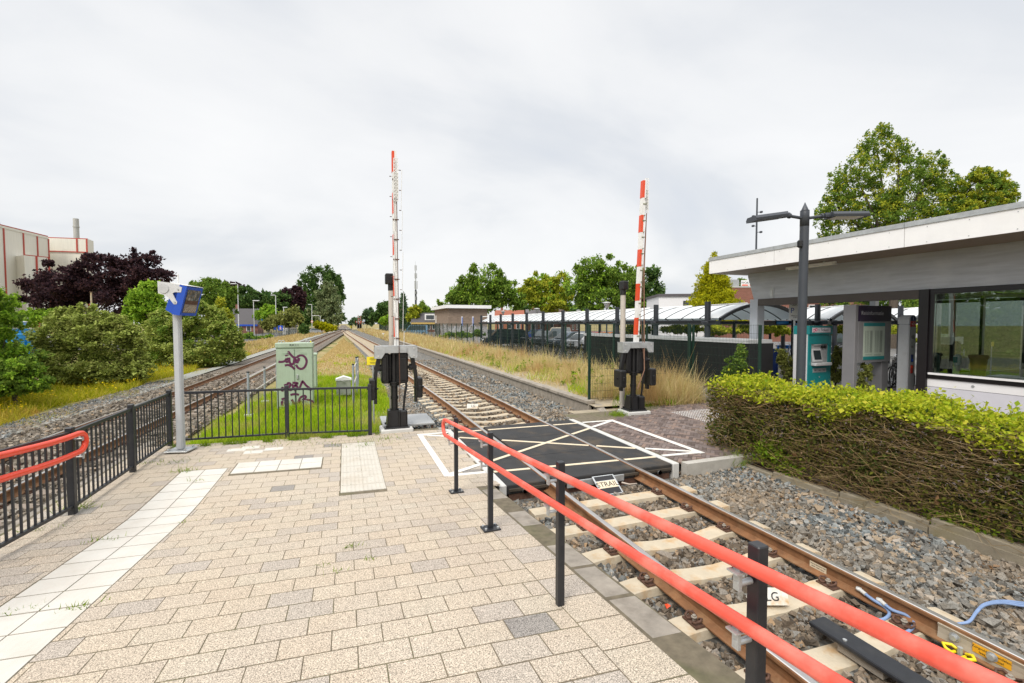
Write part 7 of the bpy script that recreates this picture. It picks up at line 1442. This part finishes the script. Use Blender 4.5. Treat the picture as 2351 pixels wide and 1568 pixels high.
# ---------------------------------------------------------------- cars
GLS = mat('car_window', (.03, .045, .05), .08, .1, 2, spec=.8); TYR = mat('tyre', (.015, .015, .016), .8); RIM = mat('wheel_rim', (.40, .41, .42), .35, metal=.6); TL = mat('tail_lamp', (.45, .01, .008), .3)
def car(label, px, Y, col, rz, L=4.3, H=1.48, kind='hatch', z=.02, group='cars in the car park'):
    p = at(px, 743, Y); t = thing('van' if kind == 'van' else 'parked_car', label, 'van' if kind == 'van' else 'car', (p.x, p.y, z), FACE+rz, group); h = L/2; M = mat('car_paint', col, .25, .04, 2); W_ = .86
    lo = [(-h, .35), (-h+.05, .62), (-h+.15, .80), (-h+.95, .92), (h-.25, .95), (h-.02, .80), (h, .45), (h-.1, .28), (-h+.1, .28)]
    if kind == 'van': top = [(-h+.55, .93), (-h+1.15, H-.05), (-h+1.4, H), (h-.15, H), (h-.05, .95)]
    elif kind == 'sedan': top = [(-h+.95, .92), (-h+1.75, H-.03), (-h+2.1, H), (h-1.35, H-.02), (h-.6, .95)]
    else: top = [(-h+.85, .92), (-h+1.55, H-.05), (-h+1.9, H), (h-.75, H-.04), (h-.35, H-.25), (h-.2, .95)]
    mb = MB()
    def loft(poly, w0, w1, z0, z1):
        n = len(poly); A = []; 
        for s in (-1, 1): A += [(x, s*(w0+(w1-w0)*max(0, min(1, (zz-z0)/(z1-z0)))), zz) for x, zz in poly]
        mb.add(A, [tuple(range(n-1, -1, -1)), tuple(range(n, 2*n))]+[(i, (i+1) % n, n+(i+1) % n, n+i) for i in range(n)], 0, False)
    loft(lo, W_, W_*.97, .3, .9); loft(top, W_*.95, W_*.72, .9, H); b = mb.build('body', M, t)
    ins = lambda poly, s: [((x-cx0)*s+cx0, (zz-cz0)*s+cz0) for x, zz in poly]; cx0 = sum(q[0] for q in top)/len(top); cz0 = (.95+H)/2; g = ins(top, .86)
    for s in (-1, 1):
        mb = MB(); n = len(g); A = [(x, s*(W_*.95+(W_*.72-W_*.95)*((zz-.9)/(H-.9))+.012), zz) for x, zz in g]; mb.add(A, [tuple(range(n)) if s > 0 else tuple(range(n-1, -1, -1))]); mb.build('side_window', GLS, b)
    (x0, z0), (x1, z1) = top[0], top[1]; mb = MB(); mb.add([(x0-.02, -.68, z0+.06), (x0-.02, .68, z0+.06), (x1-.04, .58, z1-.02), (x1-.04, -.58, z1-.02)], [(0, 3, 2, 1)]); mb.build('windscreen', GLS, b)
    (x0, z0), (x1, z1) = top[-2], top[-1]; mb = MB(); mb.add([(x0+.03, -.56, z0-.05), (x0+.03, .56, z0-.05), (x1+.03, .66, z1+.05), (x1+.03, -.66, z1+.05)], [(0, 1, 2, 3)]); mb.build('rear_window', GLS, b)
    for s in (-1, 1):
        for x in (-h+.82, h-.78): mb = MB(); mb.cyl((x, s*(W_-.16), .31), (x, s*(W_+.02), .31), .31, 16); wh = mb.build('wheel', TYR, t); mb = MB(); mb.cyl((x, s*(W_+.021), .31), (x, s*(W_+.03), .31), .19, 12); mb.build('rim', RIM, wh)
        mb = MB(); mb.bevbox((h-.04, s*.68, .80), (.12, .26, .2), .02); mb.build('tail_light', TL, t); mb = MB(); mb.bevbox((-h+.12, s*.64, .70), (.16, .3, .14), .02); mb.build('headlight', M_['white_clean'], t)
    mb = MB(); mb.box((h+.0, 0, .62), (.03, .5, .11)); mb.build('number_plate', M_['yellow'], t)
    return t
car('small pale grey car at the left end of the car park', 1107, 56, (.45, .47, .47), R(25))
car('dark navy people carrier under the far end of the shelter', 1160, 43, (.015, .022, .04), R(12), 4.6, 1.7, 'hatch')
car('deep blue saloon behind the navy people carrier', 1228, 56, (.02, .04, .16), R(10), 4.5, 1.45, 'sedan')
car('dark grey hatchback with red tail lights seen through the shelter', 1252, 44, (.08, .09, .10), R(62), 4.0, 1.5)
car('beige van seen through the shelter', 1285, 46, (.46, .38, .26), R(70), 4.2, 1.8, 'van')
car('silver-blue estate car seen through the shelter', 1315, 39, (.24, .28, .34), R(25), 4.6, 1.5, 'hatch')
car('white car beside the silver-blue estate', 1345, 37, (.72, .72, .72), R(35), 4.1, 1.45)
car('red car between the white and the orange one', 1372, 41, (.45, .03, .02), R(25), 4.2, 1.45)
car('orange car nearest the black lockers', 1400, 38, (.65, .20, .02), R(30), 4.2, 1.5)
car('black car with glowing red tail lamp behind the ticket machine', 1918, 30, (.015, .018, .024), R(178), 4.6, 1.65)
car('light blue van parked beyond the dry grass near the brick hut', 955, 85, (.18, .33, .48), R(2), 4.6, 1.9, 'van', group='vehicles on the village road')
car('small silver car in the shade of the dark trees on the left', 721, 120, (.30, .32, .34), R(10), 4.0, 1.45, z=-.5, group='vehicles on the village road')
# ---------------------------------------------------------------- bicycles
BK_ = mat('black_bike_paint', (.015, .015, .017), .35); BB = mat('blue_bike_plastic', (.015, .16, .52), .4); CH = mat('bike_chrome', (.55, .56, .57), .3, metal=.7); SKN = mat('black_rubber_part', (.02, .02, .02), .7)
def bike(label, group, fr, blue=False):
    t = thing('bicycle', label, 'bicycle', (0, 0, 0), 0, group)
    for x in (-.54, .54):
        mb = MB(); mb.tube([(x+.33*math.cos(a), 0, .34+.33*math.sin(a)) for a in np.linspace(0, 2*math.pi, 20, endpoint=False)], .022, 6, closed=True); w = mb.build('wheel', SKN, t); mb = MB()
        for a in np.linspace(0, math.pi, 7, endpoint=False): mb.tube([(x+.31*math.cos(a), 0, .34+.31*math.sin(a)), (x-.31*math.cos(a), 0, .34-.31*math.sin(a))], .004, 4)
        mb.build('spokes', CH, w)
    mb = MB()
    for a, b in (((-.54, .34), (-.12, .30)), ((-.12, .30), (-.24, .82)), ((-.54, .34), (-.20, .66)), ((-.12, .30), (.36, .70)), ((-.20, .66), (.36, .72)), ((.36, .70), (.33, .98)), ((.36, .74), (.54, .34))): mb.tube([(a[0], 0, a[1]), (b[0], 0, b[1])], .022, 6)
    mb.build('frame', fr, t); mb = MB(); mb.tube([(.18, -.28, 1.0), (.30, -.26, 1.06), (.36, -.1, 1.04), (.33, 0, 1.02), (.36, .1, 1.04), (.30, .26, 1.06), (.18, .28, 1.0)], .014, 6); mb.build('handlebar', CH, t)
    mb = MB(); mb.prism([(-.16, -.09), (-.16, .09), (.0, .06), (.13, .02), (.13, -.02), (0, -.06)], (-.25, 0, .86), X, Yv, Z, .06); mb.build('saddle', SKN, t)
    mb = MB(); mb.box((-.55, 0, .72), (.36, .12, .02)); mb.tube([(-.70, 0, .72), (-.56, 0, .36)], .008, 4); mb.build('carrier', fr, t)
    if blue: mb = MB(); mb.bevbox((.56, 0, .80), (.22, .26, .22), .03); mb.bevbox((-.56, 0, .58), (.5, .08, .26), .03); mb.build('blue_panels', BB, t)
    else: mb = MB(); mb.tube([(-.54+.37*math.cos(a), 0, .34+.37*math.sin(a)) for a in np.linspace(.3, 2.8, 8)], .03, 4); mb.build('mudguard', fr, t)
    return t
b1 = bike('black bicycle parked under the long shelter, seen through the mesh fence', 'bicycles under the long shelter', BK_); b2 = bike('white-barred bicycle with blue panels parked behind the navy board', 'blue panelled bicycles behind the portal', CH, True)
q = np.random.default_rng(9); f1 = f2 = True
for i in range(22):
    loc = (13.4+q.uniform(-.2, .3), 22.2+i*.62, .02); rz = q.normal(0, .12)
    if f1: b1.location = loc; b1.rotation_euler = (0, 0, rz); f1 = False
    else: dup(b1, loc, rz)
for i in range(9):
    p = at(1744+i*12, 743, 27); loc = (p.x, p.y, 0); rz = FACE+1.25+q.normal(0, .15)
    if f2: b2.location = loc; b2.rotation_euler = (0, 0, rz); f2 = False
    else: dup(b2, loc, rz)
for i, (x, Y) in enumerate(((1925, 23), (1940, 24), (2058, 15.2), (2070, 15.6), (2080, 16.4))):
    p = at(x, 743, Y); dup(b1, (p.x, p.y, 0), FACE+1.1+q.normal(0, .2), 'black city bicycle standing beyond the information panel and help post', 'bicycles beyond the canopy')
